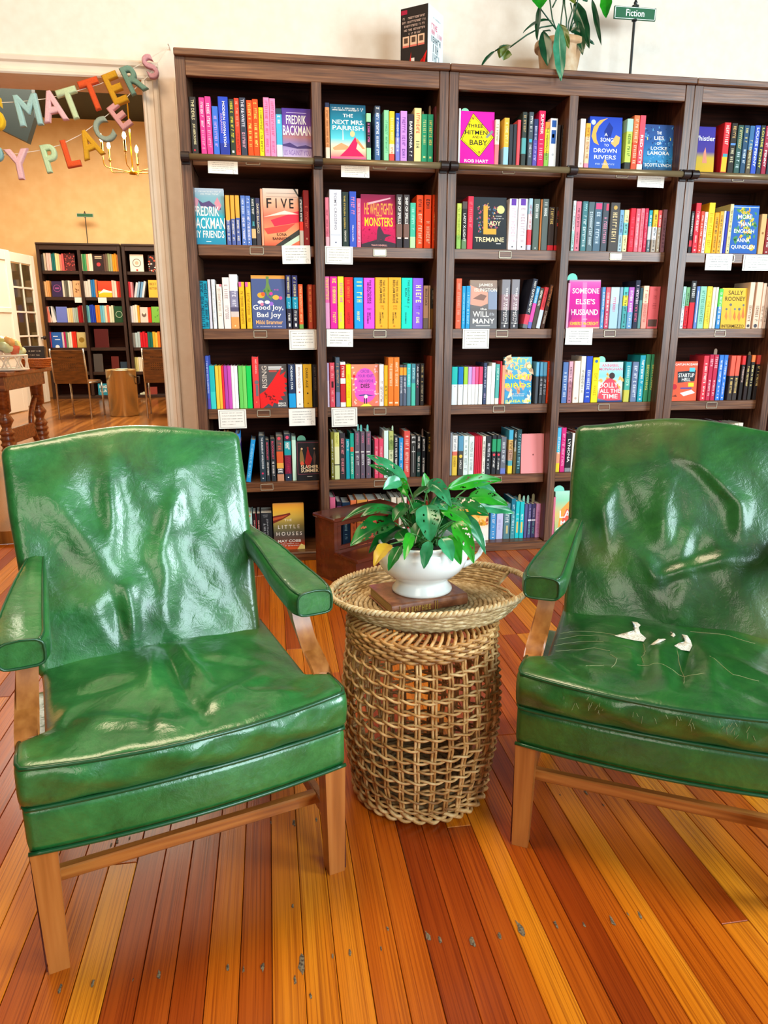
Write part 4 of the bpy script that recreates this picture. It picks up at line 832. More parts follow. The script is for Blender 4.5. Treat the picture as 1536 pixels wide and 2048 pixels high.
A = (450, 840, 7.314); B = (640, 830, 5.908); C_ = (880, 830, 5.486)
shelf_row(4, 0, A, [
    ('-180 -130 215 4a6a8a',), ('-120 -70 205 d8c8b0',), ('-60 -10 220 a84a3a',), ('0 60 200 e8a848',), ('180 246 201 3a90d8 .15:e8b8c8 .22:7a5ac8 .5:c05ac0 .8:d8786a',), ('305 372 292 1a92d2 L9', ('~', '90d8f8', .1, .9)), ('515 601 226 2b3b45', ('t', 'THE MURDER AT WORLDS END', .04, .72, 'e8ecf0', .4, .7), ('c', '', .78, .86, 'd83a60', .3, .65), ('c', '', .9, .95, W_, .4, .6)), ('608 663 291 2e3236', ('t', 'BLOODLUST', .06, .48, 'e8506c', .3, .7), ('s', '', .54, .88, 'f0e8e0', .3, .7)), ('680 749 271 2e3236', ('t', 'BLOODLUST', .06, .48, 'e8506c', .3, .7), ('s', '', .54, .88, 'f0e8e0', .3, .7)),
    ('765 864 226 5a5048 .35:d85a2c .6:e8a848 .72:3a3a40 .85:c88a68', ('c', '', .02, .11, 'e04a58', .2, .7), ('s', '', .16, .32, 'e06050', .25, .75), ('s', '', .73, .83, W_, .2, .8)), ('880 977 206 2c3440 .15:1a98a0 .45:7a1c3a .85:2c3448', ('c', '', .02, .12, 'e04a68', .25, .75), ('s', '', .18, .34, W_, .2, .8), ('s', '', .5, .84, 'b8284a', .3, .75), ('c', '', .9, .95, W_, .4, .6)), ('990 1050 241 8ab0a0 .08:cbe9d3', NOPR),
    dict(n='black framed horror', g=(1055, 1392, 301), base=[(0, '1e1a1c'), (1, '181416')], tag=(-.25, .021, '90d8b0', .035), art=[('l', .04, 1.02, .16, .96, .015, '8a4050'), ('p', [(.14, .5), (.16, .7), (.22, .84), (.28, .7), (.34, .5), (.28, .38), (.18, .38)], '8a6a3a'), ('p', [(.36, .45), (.42, .62), (.5, .86), (.58, .66), (.68, .55), (.6, .42), (.5, .3)], 'a81c1c'), ('c', .24, .8, .045, 'd8b088'), ('c', .5, .82, .045, '8a2a24'), ('c', .78, .8, .04, 'b89078'), ('p', [(.72, .6), (.78, .76), (.84, .6), (.8, .4), (.74, .4)], '5a4038'), ('p', [(.15, .44), (.24, .5), (.34, .42), (.2, .38)], 'd85a3a'), ('t', 'SLASHER', .18, .94, .3, .39, 'f4dcb4'), ('t', 'SUMMER', .18, .94, .21, .29, 'f4dcb4'), ('r', .44, .66, .1, .11, 'd8d0c8')])])
gy = ('s', '', .04, .28, 'e87898', .35, .7), ('b', '', .42, .44, W_, .1, .8), ('s', '', .48, .72, 'e8e4e4', .3, .75), ('c', '', .88, .94, 'e07080', .4, .6)
shelf_row(4, 1, B, [
    ('133 172 201 7a7424',), ('175 234 206 dcd878 .3:e8e4b0 .68:2a2a28 .7:d8dca0', ('s', '', .05, .25, 'b0b050', .3, .7)), ('240 302 216 3a3438', ('~', 'e88a90', .08, .5), ('~', 'e88a90', .55, .9)), ('310 354 286 1ba2b2', ('~', 'd0f0f0', .05, .3)), ('360 404 216 22a892', ('b', '', .3, .4, 'e85a3a', .1, .9), ('~', 'd8f0d8', .45, .9)), ('415 473 196 675a68', *gy), ('482 532 196 675a68', *gy), ('545 604 196 675a68', *gy), ('625 641 301 2a2226',), ('645 691 281 e24a6a', ('~', 'f8b8c4', .2, .9)), ('697 749 281 e24a6a', ('~', 'f8b8c4', .2, .9)), ('755 806 186 d9f1ec', NOPR), ('815 867 191 b8c070 .2:8aa058 .4:d8dcb0', ('~', '4a5a30', .1, .9)), ('875 922 241 2a3038', ('~', W_, .05, .9)), ('932 982 271 2b92d2',), ('990 1060 191 da524a', ('~', 'f8d8c8', .1, .9)), ('1070 1132 241 3b3b39', ('s', '', .03, .2, 'e0e0dc', .2, .8), ('b', '', .26, .9, 'd8d8d4', .47, .53), ('b', '', .38, .4, 'd8d8d4', .2, .8)), ('1140 1187 241 1e2226 .4:1a3a38', ('~', W_, .03, .32), ('~', W_, .5, .9)), ('1199 1242 261 1c1c20', ('~', W_, .05, .35), ('~', W_, .5, .9)), ('1263 1317 216 1a1614', ('~', 'c8a850', .05, .45))])
rd = lambda a, b_: ('%s %s 233 d22a42' % (a, b_), ('~', 'f0a0a8', .05, .3), ('~', 'f0b0b8', .4, .9))
shelf_row(4, 2, C_, [
    ('102 126 196 9a9a9e',), ('128 184 226 f0ece6 .4:e87860 .5:f0c848', ('s', '', .05, .36, '8a8a8e', .3, .7), ('s', '', .55, .8, 'a07a20', .3, .7)), ('195 247 231 5a98b8 .38:4a4a48', ('c', '', .45, .58, 'e8c850', .15, .85), ('t', 'HOLLY', .62, .84, W_, .3, .7)), ('250 302 231 e2f0ea', ('~', '8a9a98', .1, .9)), ('308 364 236 e2f0ea', ('~', '8a9a98', .1, .9)), rd(371, 390), rd(391, 410), rd(411, 430), rd(431, 450), ('455 489 236 f0ecdc',), ('495 550 231 31353b', ('s', '', .15, .55, 'e8e8ec', .3, .75), ('s', '', .6, .9, 'd8dce0', .3, .6)), ('560 606 221 2c2f34 .1:2a9a68 .42:2c2f34', ('c', '', .45, .55, 'e84a58', .2, .8), ('s', '', .6, .9, W_, .3, .7)), ('612 654 221 2c2f34 .1:2a9a68 .42:2c2f34', ('c', '', .45, .55, 'e84a58', .2, .8), ('s', '', .6, .9, W_, .3, .7)), ('656 714 241 6a6e78 .85:6a7ac0', ('~', 'd8dce0', .1, .75)),
    ('738 786 166 48a8c8 .22:d8b068 .45:c8a088 .7:58a0a8 .82:e8c838', ('s', '', .25, .7, '6a3a20', .2, .8)), ('793 826 166 2a2c28 .4:6a5a30', ('~', 'd8d8d0', .05, .5)), ('828 877 161 24484e', ('~', '90c8d0', .1, .9)),
    dict(n='plain salmon pink', g=(882, 1128, 206), base=[(0, 'ea8e8e'), (1, 'ee9494')], art=[('p', [(.5, .48), (.53, .44), (.56, .48), (.53, .5)], '5a2a2a'), ('s', .35, .8, .04, .05, 'd87070')])])
shelf_row(4, 3, C_, [
    ('1260 1302 141 5ab8e0 .4:30b8d0 .55:f0a078 .8:f0d030', ('~', W_, .2, .6)), ('1305 1357 141 da2a7a', ('~', 'f8a8c8', .1, .9)), ('1360 1422 201 221e22 .9:8a8a8e', ('t', 'LYNONA', .15, .75, W_, .3, .75)), ('1425 1452 201 ecebe8',), ('1456 1500 180 8a3a2a',), ('1510 1550 190 d8b088',), ('1560 1610 170 3a5a7a',), ('1620 1670 200 c8c0b0',), ('1680 1730 180 5a2a3a',), ('1740 1790 185 e0a040',), ('1800 1850 205 2a6a6a',), ('1860 1910 175 a83a4a',), ('1920 1970 200 d8d0c0',), ('1980 2020 190 3a3a4a',)])

A = (470, 960, 7.314); B = (640, 960, 5.908); C_ = (880, 960, 5.486)
shelf_row(5, 0, A, [
    ('-260 -200 460 9a4a3a',), ('-180 -120 480 c8b890',), ('-100 -40 470 3a5a6a',), ('0 70 470 d8a858',), ('90 150 480 5a7a5a',), ('180 211 501 2ab08c',), ('212 267 491 b8e0d4', ('c', '', .02, .1, 'e8906a', .2, .7)), ('275 328 491 241c1e', ('t', 'KING SORROW', .18, .52, 'f0c0b8', .3, .7), ('s', '', .6, .95, 'd8a080', .35, .65), ('b', '', 0, 1, 'd82838', .92, 1)), ('335 387 491 241c1e', ('t', 'KING SORROW', .18, .52, 'f0c0b8', .3, .7), ('s', '', .6, .95, 'd8a080', .35, .65)), ('392 556 481 272b30', ('s', '', .05, .08, 'a8acb0', .2, .7) if 0 else ('h', 'SUSANNA', .045, .07, 'a8acb0', .2, .65), ('h', 'CLARKE', .09, .115, 'a8acb0', .25, .6), ('t', 'JONATHAN STRANGE', .16, .96, 'a8b0b8', .48, .66), ('t', '& MR NORRELL', .28, .92, 'a8b0b8', .22, .42)),
    dict(n='glowing boat on fire lit water', g=(572, 1022, 346), base=[(0, 'd88a30'), (.12, 'e8a830'), (.3, 'd8b850'), (.5, '8a8450'), (.65, '5c5a54'), (.78, '6a4a3e'), (.86, 'a83a1c'), (1, 'e8602a')], th=.03, art=[('p', [(0, .74), (.3, .77), (.55, .8), (.57, .76), (.3, .66), (0, .58)], '7a2a1c'), ('p', [(0, .7), (.5, .76), (.3, .69), (0, .64)], 'c85a30'), ('p', [(.08, 0), (.2, .06), (.3, 0)], 'f8d070'), ('p', [(.75, 0), (.88, .12), (1, .08), (1, 0)], 'f8e088'), ('t', 'THE', .36, .6, .62, .67, 'f4e8c8'), ('t', 'L I T T L E', .15, .85, .46, .54, W_), ('t', 'H O U S E S', .09, .92, .31, .39, W_), ('t', 'MAY COBB', .13, .88, .16, .22, W_), ('s', .22, .8, .12, .135, W_), ('s', .22, .85, .075, .095, W_)])])
shelf_row(5, 1, B, [
    ('125 190 205 e86a8a',), ('205 262 255 201c2c .1:7a3a6a .2:201c2c', ('s', '', .3, .8, 'c8a8c8', .3, .6)), ('268 360 265 16304c', ('s', '', .2, .85, '9ac8d8', .3, .6)), ('366 432 240 ec7a48',), ('440 560 235 eaa048 .5:e8805a',), ('566 680 235 ee8a6a .4:e85a4a',), ('690 760 225 d8d0b8',), ('770 830 235 3a5a4a',), ('840 900 205 e8dcc8',), ('910 960 210 d8c8b0',), ('970 1020 205 f0e0d0',), ('1040 1100 250 d84850',), ('1110 1170 240 e8e0d8',), ('1180 1240 260 5a7a9a',), ('1250 1300 250 c85a4a',)])
lv = ('b', '', .45, .5, 'e8e0f0', 0, 1), ('s', '', .12, .4, 'c8b8d8', .3, .7), ('s', '', .52, .9, '80c8b8', .3, .7)
shelf_row(5, 2, C_, [
    ('110 200 300 3a4048',),
    dict(n='yellow, orange and white swirled', g=(214, 528, 206), base=[(0, 'f0dcc0'), (.1, 'ecc8a0'), (.3, 'eaa030'), (.5, 'f0c870'), (.75, 'f2e8dc'), (1, 'f0e4d8')], art=[('f', 0, 1, .35, .75, 24, .1, 'e8a030'), ('f', 0, 1, .3, .7, 18, .07, 'd86a48'), ('t', 'CAPE', .36, .72, .12, .19, '4a3a34'), ('t', 'V', .68, .84, .02, .09, '4a3a34')]),
    ('545 607 291 4b92ca',), ('612 682 291 c4c0e0', ('s', '', .4, .8, 'a8a4cc', .3, .6)), ('688 757 261 5a8088', ('~', 'e8ecec', .1, .55), ('b', '', .62, .85, 'c8b880', .4, .7)), ('765 812 206 1e7088 .4:48909a', ('~', 'c8e4ec', .15, .9)), ('815 857 236 22bec4', ('~', 'd8f4f0', .3, .5), ('b', '', .55, .85, 'e8c068', .3, .7)), ('862 907 241 22bec4', ('~', 'd8f4f0', .3, .5), ('b', '', .55, .85, 'e8c068', .3, .7)), ('912 945 266 5a5486', *lv), ('950 985 266 5a5486', *lv), ('990 1031 266 4a4674', *lv), ('1036 1087 261 d892ba', ('~', 'b05a90', .2, .9)), ('1090 1132 251 8c1222',)])
shelf_row(5, 3, C_, [
    ('1217 1243 190 e87a90',),
    dict(n='green and orange swirled', g=(1246, 1560, 125), base=[(0, 'b8e8d0'), (.2, '98d8b0'), (.5, 'e8c878'), (1, '8ac890')], tag=(-.3, .03, '90e0c8', .03), art=[('p', [(.1, .2), (.2, .6), (.5, .8), (.9, .9), (1, .7), (.6, .6), (.4, .3)], 'f0a048'), ('p', [(.2, .3), (.4, .62), (.7, .5), (.5, .2)], 'e8604a'), ('t', 'LA', .16, .56, .42, .58, W_), ('t', 'MAG', .2, .7, .26, .36, W_), ('t', 'OTAL', .05, .7, .12, .2, W_)]),
    ('1570 1630 200 3a5a6a',), ('1640 1700 190 c84a4a',), ('1710 1770 195 e8d8b0',), ('1780 1840 185 5a8a7a',), ('1850 1910 200 8a5a9a',), ('1920 1970 200 d8a048',)])
for row, bks in ((4, 6), (5, 5)):
    xs = 2*UW+PW+.004
    for n in range(13):
        w_ = rnd.uniform(.018, .042)
        if xs+w_ > 2.5*UW-.026: break
        hc = rnd.choice(['a83a4a', '3a5a7a', 'd8b088', '2a6a6a', 'e8dcc8', '5a2a3a', 'e0a040', '3a3a4a'])
        spine_book(xs, xs+w_, SZ[row]+.0005, SZ[row]+rnd.uniform(.2, .25), SY+.02, [(0, hc)], [('s', '', .1, .8, inkfor(hc), .3, .7)], 0, '%s book, %s along the %s, %s' % (cname(hc), ORD[n], ROWN[row], COLN[4]))
        xs += w_+.0008

# the slimmest and the hidden books are joined, the rest stand on their own
def shown(a):
    x0, x1, zb, zt, yf = a[:5]
    p = np.array([(x0+x1)/2, yf, (zb+zt)/2])-CAM; k = p @ _fw; px = 768+FPX*(p @ _r)/k; py = 1024-FPX*(p @ _u)/k
    if px > 1540: return 0
    if py > 850 and (px < 474 or px > 1158): return 0
    if py > 990 and (px < 500 or 640 < px < 960 and not 668 < px < 735): return 0
    return (x1-x0)*(zt-zb)


SPQ.sort(key=lambda q: -shown(q[0]))
jm = MB()
for i, (a, k) in enumerate(SPQ):
    build_spine_book(*a, joined=None if i < 280 and shown(a) > 0 else jm, **k)
tag(jm.build('slim_books', M['cover']), 'slim and half hidden books standing between the others', kind='stuff')

# paper markers and wooden tags sticking up out of books: (px, py of the tip, row, colour, half width, text)
mk = [(846, 222, 0, 'a87a4c', .004, 'thin wooden tag in the first of two green books, top shelf'), (860, 211, 0, 'a87a4c', .005, 'thin wooden tag in the second of two green books, top shelf'),
      (716, 848, 4, '6ac0b0', .004, 'mint page marker above the third grey mauve book, fifth shelf'), (722, 849, 4, '6ac0b0', .005, 'mint page marker above the fourth grey mauve book, fifth shelf'), (735, 849, 4, '6ac0b0', .005, 'mint page marker above the last grey mauve book, fifth shelf'),
      (785, 851, 4, 'c8dcb8', .004, 'pale green page marker above the olive book, fifth shelf'), (845, 857, 4, '6a4a3a', .004, 'brown page marker above the black books, fifth shelf'),
      (1039.5, 988, 5, '9a8a60', .0065, 'olive wooden tag above the turquoise books, bottom shelf'), (1048, 991, 5, '9ac8b0', .006, 'first mint wooden tag above the purple books, bottom shelf'), (1056.5, 990, 5, '9ac8b0', .006, 'second mint wooden tag above the purple books, bottom shelf'), (1067, 987, 5, '8a7a50', .0075, 'olive wooden tag above the pink book, bottom shelf'),
      (1432, 697, 3, '8a6a54', .009, 'tan wooden tag above the crimson books, fourth shelf'), (1500, 703, 3, '8a6a44', .007, 'tan wooden tag above the black books, fourth shelf')]
for (px, py, row, hc, hwid, lab) in mk:
    p = at(px, py, SY+.06); mb = MB(); L = .09; n = 10
    pts = [(-hwid, -L), (hwid, -L), (hwid, -.012)]+[(hwid*math.cos(j*math.pi/6), -.012+.012*math.sin(j*math.pi/6)) for j in range(1, 6)]+[(-hwid, -.012)]
    k = len(pts)
    mb.add([(a, 0, c) for a, c in pts]+[(a, .0012, c) for a, c in pts], [tuple(range(k)), tuple(reversed(range(k, 2*k)))]+[(i, k+i, k+(i+1) % k, (i+1) % k) for i in range(k)])
    o = mb.build('bookmark', newflat(hc), None, False, (p[0], p[1], p[2])); tag(o, lab, 'bookmark', 'tags sticking out of books')

# handwritten review cards hanging from the shelf fronts: (x0, y0, x1, y1, row, column, border, words)
cards = [(415, 319.5, 476, 348, 0, 0, 0, 'below the pink books'), (682, 328, 738.6, 355.6, 0, 1, 0, 'below the teal seaside cover'), (1276, 351, 1327, 375.5, 0, 3, 0, 'below the dark blue gondola cover'), (564, 491, 621.5, 528.6, 1, 0, 0, 'below the peach streaked cover'), (649.7, 492, 705.6, 528.6, 1, 1, 1, 'below the white wedge book'), (1413, 507.5, 1461.8, 541, 1, 4, 0, 'below the amber books'), (1488, 509, 1540, 542, 1, 4, 2, 'below the blue flowered cover'),
         (578, 659.4, 634, 699.5, 2, 0, 1, 'below the orange books'), (652.8, 658.5, 706, 693, 2, 1, 0, 'below the pink and yellow books'), (926, 658, 977.3, 697, 2, 2, 1, 'below the desert pyramid cover'), (1132, 656.4, 1183.5, 689, 2, 3, 0, 'below the glowing magenta cover'), (436, 819.7, 493.7, 856.6, 3, 0, 1, 'below the rainbow books'), (577.7, 818, 631, 851, 3, 0, 0, 'below the gold spine'), (663, 816, 715, 853, 3, 1, 1, 'below the yellow spine')]
for (a, b0, c, d0, row, bay, bor, wd) in cards:
    Y = SY-.006
    P0 = at(a, b0, Y); P1 = at(c, d0, Y); w = P1[0]-P0[0]; h = abs(P0[2]-P1[2])
    mb = MB().box(0, w, 0, .0009, 0, h)
    o = mb.build('review_card', M['paper'], None, False, (P0[0], Y, P1[2]), (0, math.radians(rnd.uniform(-1.2, 1.2)), 0))
    col = {0: 'white', 1: 'white bordered', 2: 'cream'}[bor]
    tag(o, '%s handwritten review card on the %s, %s' % (col, ROWN[row], wd), 'card', 'review cards on the shelf fronts')
    pb = MB()
    ink = hx('8a8680') if bor else hx('6c6c72'); n = 5
    for i in range(n):
        zz = h*(.84-i*.15); scribble(pb, w*.13, w*(.87 if i < n-1 else .6), zz-h*.045, zz, -.0005, ink, False)
    if bor: 
        for (p, q, r_, s_) in ((.05, .95, .06, .075), (.05, .95, .925, .94), (.05, .065, .06, .94), (.935, .95, .06, .94)): pb.add([(w*p, -.0005, h*r_), (w*q, -.0005, h*r_), (w*q, -.0005, h*s_), (w*p, -.0005, h*s_)], [(0, 1, 2, 3)], ink)
    else: pb.tube([(w*.88+.006*math.cos(j*.63), -.0004, h*.17+.008*math.sin(j*.63)) for j in range(8)], .0005, 4, col=hx('6a6a70'))
    pb.build('handwriting', M['print'], o)
# two printed inserts in label holders
for (px, row, bay) in ((763, 1, 1), (1240, 1, 3)):
    xm = (bay//2)*UW+(PW+UW/2-.02)/2+(UW/2-.021 if bay % 2 else 0)
    o = MB().box(-.026, .026, 0, .001, -.0115, .0115).build('label_insert', M['paper'], None, False, (xm, SY-.0025, SZ[row]-.023))
    tag(o, 'small white paper label in the holder, second shelf, %s' % COLN[bay], 'label')
# ------------------------------------------------------------------ leather armchairs
def leather(name, stops, wear, crease):
    m, nt, b = newmat(name, .3, coat=.62, coat_r=.19, spec=.5)
    b.inputs['Coat IOR'].default_value = 1.65
    mp = coords(nt, (1, 1, 1))
    n = nd(nt, 'ShaderNodeTexNoise'); n.inputs['Scale'].default_value = 9; n.inputs['Detail'].default_value = 12; n.inputs['Roughness'].default_value = .74; n.inputs['Distortion'].default_value = .4
    nt.links.new(mp.outputs[0], n.inputs['Vector'])
    r = ramp(nt, stops); nt.links.new(n.outputs['Fac'], r.inputs[0])
    n2 = nd(nt, 'ShaderNodeTexNoise'); n2.inputs['Scale'].default_value = 3.3; n2.inputs['Detail'].default_value = 3
    nt.links.new(mp.outputs[0], n2.inputs['Vector'])
    r2 = ramp(nt, [(.56, (0, 0, 0)), (.74, (1, 1, 1))]); nt.links.new(n2.outputs['Fac'], r2.inputs[0])
    k = nd(nt, 'ShaderNodeMath', operation='MULTIPLY'); k.inputs[1].default_value = wear; nt.links.new(r2.outputs[0], k.inputs[0])
    mx = nd(nt, 'ShaderNodeMix', data_type='RGBA'); nt.links.new(k.outputs[0], mx.inputs[0]); nt.links.new(r.outputs[0], mx.inputs[6]); mx.inputs[7].default_value = (*hx('6c6420'), 1)
    nt.links.new(mx.outputs[2], b.inputs['Base Color'])
    v = nd(nt, 'ShaderNodeTexVoronoi'); v.inputs['Scale'].default_value = 330; nt.links.new(mp.outputs[0], v.inputs['Vector'])
    n3 = nd(nt, 'ShaderNodeTexNoise'); n3.inputs['Scale'].default_value = 38; n3.inputs['Detail'].default_value = 5; n3.inputs['Distortion'].default_value = .8
    nt.links.new(mp.outputs[0], n3.inputs['Vector'])
    s = nd(nt, 'ShaderNodeMath', operation='MULTIPLY_ADD'); s.inputs[1].default_value = .10; nt.links.new(v.outputs['Distance'], s.inputs[0]); nt.links.new(n3.outputs['Fac'], s.inputs[2])
    dm = nd(nt, 'ShaderNodeMix', data_type='VECTOR'); dm.inputs[0].default_value = .12
    nt.links.new(mp.outputs[0], dm.inputs[4]); nt.links.new(n2.outputs['Color'], dm.inputs[5])
    ve = nd(nt, 'ShaderNodeTexVoronoi', feature='DISTANCE_TO_EDGE'); ve.inputs['Scale'].default_value = 17; nt.links.new(dm.outputs[1], ve.inputs['Vector'])
    re = ramp(nt, [(0, (0, 0, 0)), (.07, (1, 1, 1))]); nt.links.new(ve.outputs['Distance'], re.inputs[0])
    s2 = nd(nt, 'ShaderNodeMath', operation='MULTIPLY_ADD'); s2.inputs[1].default_value = crease; nt.links.new(re.outputs[0], s2.inputs[0]); nt.links.new(s.outputs[0], s2.inputs[2]); s = s2
    bp = nd(nt, 'ShaderNodeBump'); bp.inputs['Strength'].default_value = .36; bp.inputs['Distance'].default_value = .003
    nt.links.new(s.outputs[0], bp.inputs['Height']); nt.links.new(bp.outputs[0], b.inputs['Normal']); nt.links.new(bp.outputs[0], b.inputs['Coat Normal'])
    mr = nd(nt, 'ShaderNodeMapRange'); mr.inputs['To Min'].default_value = .3; mr.inputs['To Max'].default_value = .5
    nt.links.new(n2.outputs['Fac'], mr.inputs['Value']); nt.links.new(mr.outputs[0], b.inputs['Roughness'])
    return m


M['leather_a'] = leather('green_leather', [(.28, hx('0b3e18')), (.42, hx('185e26')), (.55, hx('267032')), (.74, hx('408a44'))], .35, .12)
M['leather_b'] = leather('worn_green_leather', [(.28, hx('0a3411')), (.42, hx('154e1b')), (.55, hx('205e22')), (.74, hx('36782e'))], .5, .10)
M['piping'], _, _ = newmat('dark_green_piping', .35, hx('124a24'), coat=.4)
M['chairwood'] = noisy('honey_maple', [(.25, hx('8a4c1a')), (.5, hx('a8622a')), (.75, hx('bb7638'))], (26, 26, 1.2), .32, 2.0, 4, .05, coat=.3, coat_r=.2)
M['chairbar'] = noisy('honey_maple_bar', [(.25, hx('7a3d14')), (.5, hx('a85f26')), (.75, hx('c07a38'))], (1.5, 30, 30), .3, 2.5, 5, .1, coat=.4, coat_r=.15)
M['stuffing'] = noisy('cotton_stuffing', [(.3, hx('c8bca8')), (.6, hx('f0ebe0'))], (60, 60, 60), .95, 4, 4, .6)
M['crack'], _, _ = newmat('bare_leather_crack', .8, hx('8f9468'))


def rbox(nx, ny, nz, w, d, h, r):
    """surface lattice of a rounded box centred in x and y, z from 0: vertex array and quads"""
    ix = {}; V = []; F = []
    def vid(i, j, k):
        if (i, j, k) not in ix:
            p = np.array([w*(i/nx-.5), d*(j/ny-.5), h*(k/nz-.5)]); half = np.array([w, d, h])/2
            c = np.clip(p, -half+r, half-r); q = p-c; L = np.linalg.norm(q)
            if L > 1e-9: p = c+q/L*r
            ix[i, j, k] = len(V); V.append((p[0], p[1], p[2]+h/2))
        return ix[i, j, k]
    for i in range(nx):
        for j in range(ny):
            F.append((vid(i, j, nz), vid(i+1, j, nz), vid(i+1, j+1, nz), vid(i, j+1, nz)))
            F.append((vid(i, j+1, 0), vid(i+1, j+1, 0), vid(i+1, j, 0), vid(i, j, 0)))
    for i in range(nx):
        for k in range(nz):
            F.append((vid(i, 0, k), vid(i+1, 0, k), vid(i+1, 0, k+1), vid(i, 0, k+1)))
            F.append((vid(i, ny, k+1), vid(i+1, ny, k+1), vid(i+1, ny, k), vid(i, ny, k)))
    for j in range(ny):
        for k in range(nz):
            F.append((vid(0, j, k+1), vid(0, j+1, k+1), vid(0, j+1, k), vid(0, j, k)))
            F.append((vid(nx, j, k), vid(nx, j+1, k), vid(nx, j+1, k+1), vid(nx, j, k+1)))
    return np.array(V), F


def fold_sum(u, v, folds):
    out = np.zeros_like(u)
    for (a, b_, c, d, wd, amp) in folds:
        A = np.array([a, b_]); D = np.array([c-a, d-b_]); L2 = (D**2).sum()
        t = np.clip(((u-a)*D[0]+(v-b_)*D[1])/L2, 0, 1)
        dist = np.hypot(u-a-t*D[0], v-b_-t*D[1])
        tap = np.sin(np.pi*np.clip(t*.8+.1, 0, 1))**.6
        out += amp*tap*np.exp(-(dist/wd)**2)
    return out


BW, BH, BA = .515, .50, math.radians(21)
BASE = (.372, .400)


def back_map(x, t, v):
    """cushion coordinates (x across, t thickness, front negative, v up) to chair coordinates"""
    y = BASE[0]+v*math.sin(BA)+t*math.cos(BA); z = BASE[1]+v*math.cos(BA)-t*math.sin(BA)
    return x, y, z


def shape_back(V, folds, seed):
    x, t, v = V[:, 0].copy(), V[:, 1].copy(), V[:, 2].copy()
    h = v/BH; s = x/(BW/2)
    v = v*(1+(.030*(.5+.5*np.cos(np.pi*np.clip(s, -1, 1)))**.85)/BH*np.clip(h, 0, 1)**2)
    front = t < 0
    edge = np.clip(1-np.abs(s)**6, 0, 1)*np.clip(1-np.abs(2*h-1)**8, 0, 1)
    k = np.sin(x*31+seed)*np.cos(v*27+seed*2)+.6*np.sin(x*57+v*40+seed*3)
    disp = (.016*(1-s**2)*np.clip(1-(2*h-1)**4, 0, 1)+.85*fold_sum(x, v, [(a, b_, c, d, w*1.55, am) for a, b_, c, d, w, am in folds])+.0022*k)*edge
    t = np.where(front, t-disp, t)
    x = x*(.93+.07*np.clip(h*1.4, 0, 1))
    return np.stack(back_map(x, t, v), 1)


CW, CD, CH = .588, .42, .088
CZ = .345


def shape_seat(V, folds, seed):
    x, y, z = V[:, 0].copy(), V[:, 1].copy()+CD/2, V[:, 2].copy()
    s = x/(CW/2); q = np.clip((y-.075)/.02, 0, 1); q = q*q*(3-2*q)
    fr = np.clip(1-y/.30, 0, 1)
    bow = (.018+.026*(z/CH))*(1-np.clip(np.abs(s), 0, 1)**2)*fr
    x = x*(1-q*.165)
    s2 = x/.245
    top = (z > CH*.5)
    inside = np.clip(1-np.abs(s)**6, 0, 1)*np.clip(y/.03, 0, 1)*np.clip((CD-y)/.05, 0, 1)
    dome = .020*np.clip(1-s2**2, 0, 1)*np.sin(np.pi*np.clip(y/CD, 0, 1))
    k = np.sin(x*29+seed)*np.cos(y*33+seed*2)+.6*np.sin(x*51-y*47+seed)
    up = (dome+1.25*fold_sum(x, y, folds)+.0022*k)*inside
    side = np.sin(np.pi*np.clip(z/CH, 0, 1))
    zz = z+np.where(top, up, 0)
    yy = y-bow-.014*side*(y < .05)
    # creases along the front border
    yy = yy+np.where(y < .04, side*(.0030*np.sin(x*38+z*75+seed)+.0022*np.sin(x*71-z*50+seed*2)), 0)
    return np.stack([x, yy-.006, zz+CZ], 1)


def seat_edge(x, zf):
    s = x/(CW/2); bow = (.018+.026*zf)*(1-s*s)
    return (x, -.006-bow-.001, CZ+CH*zf)


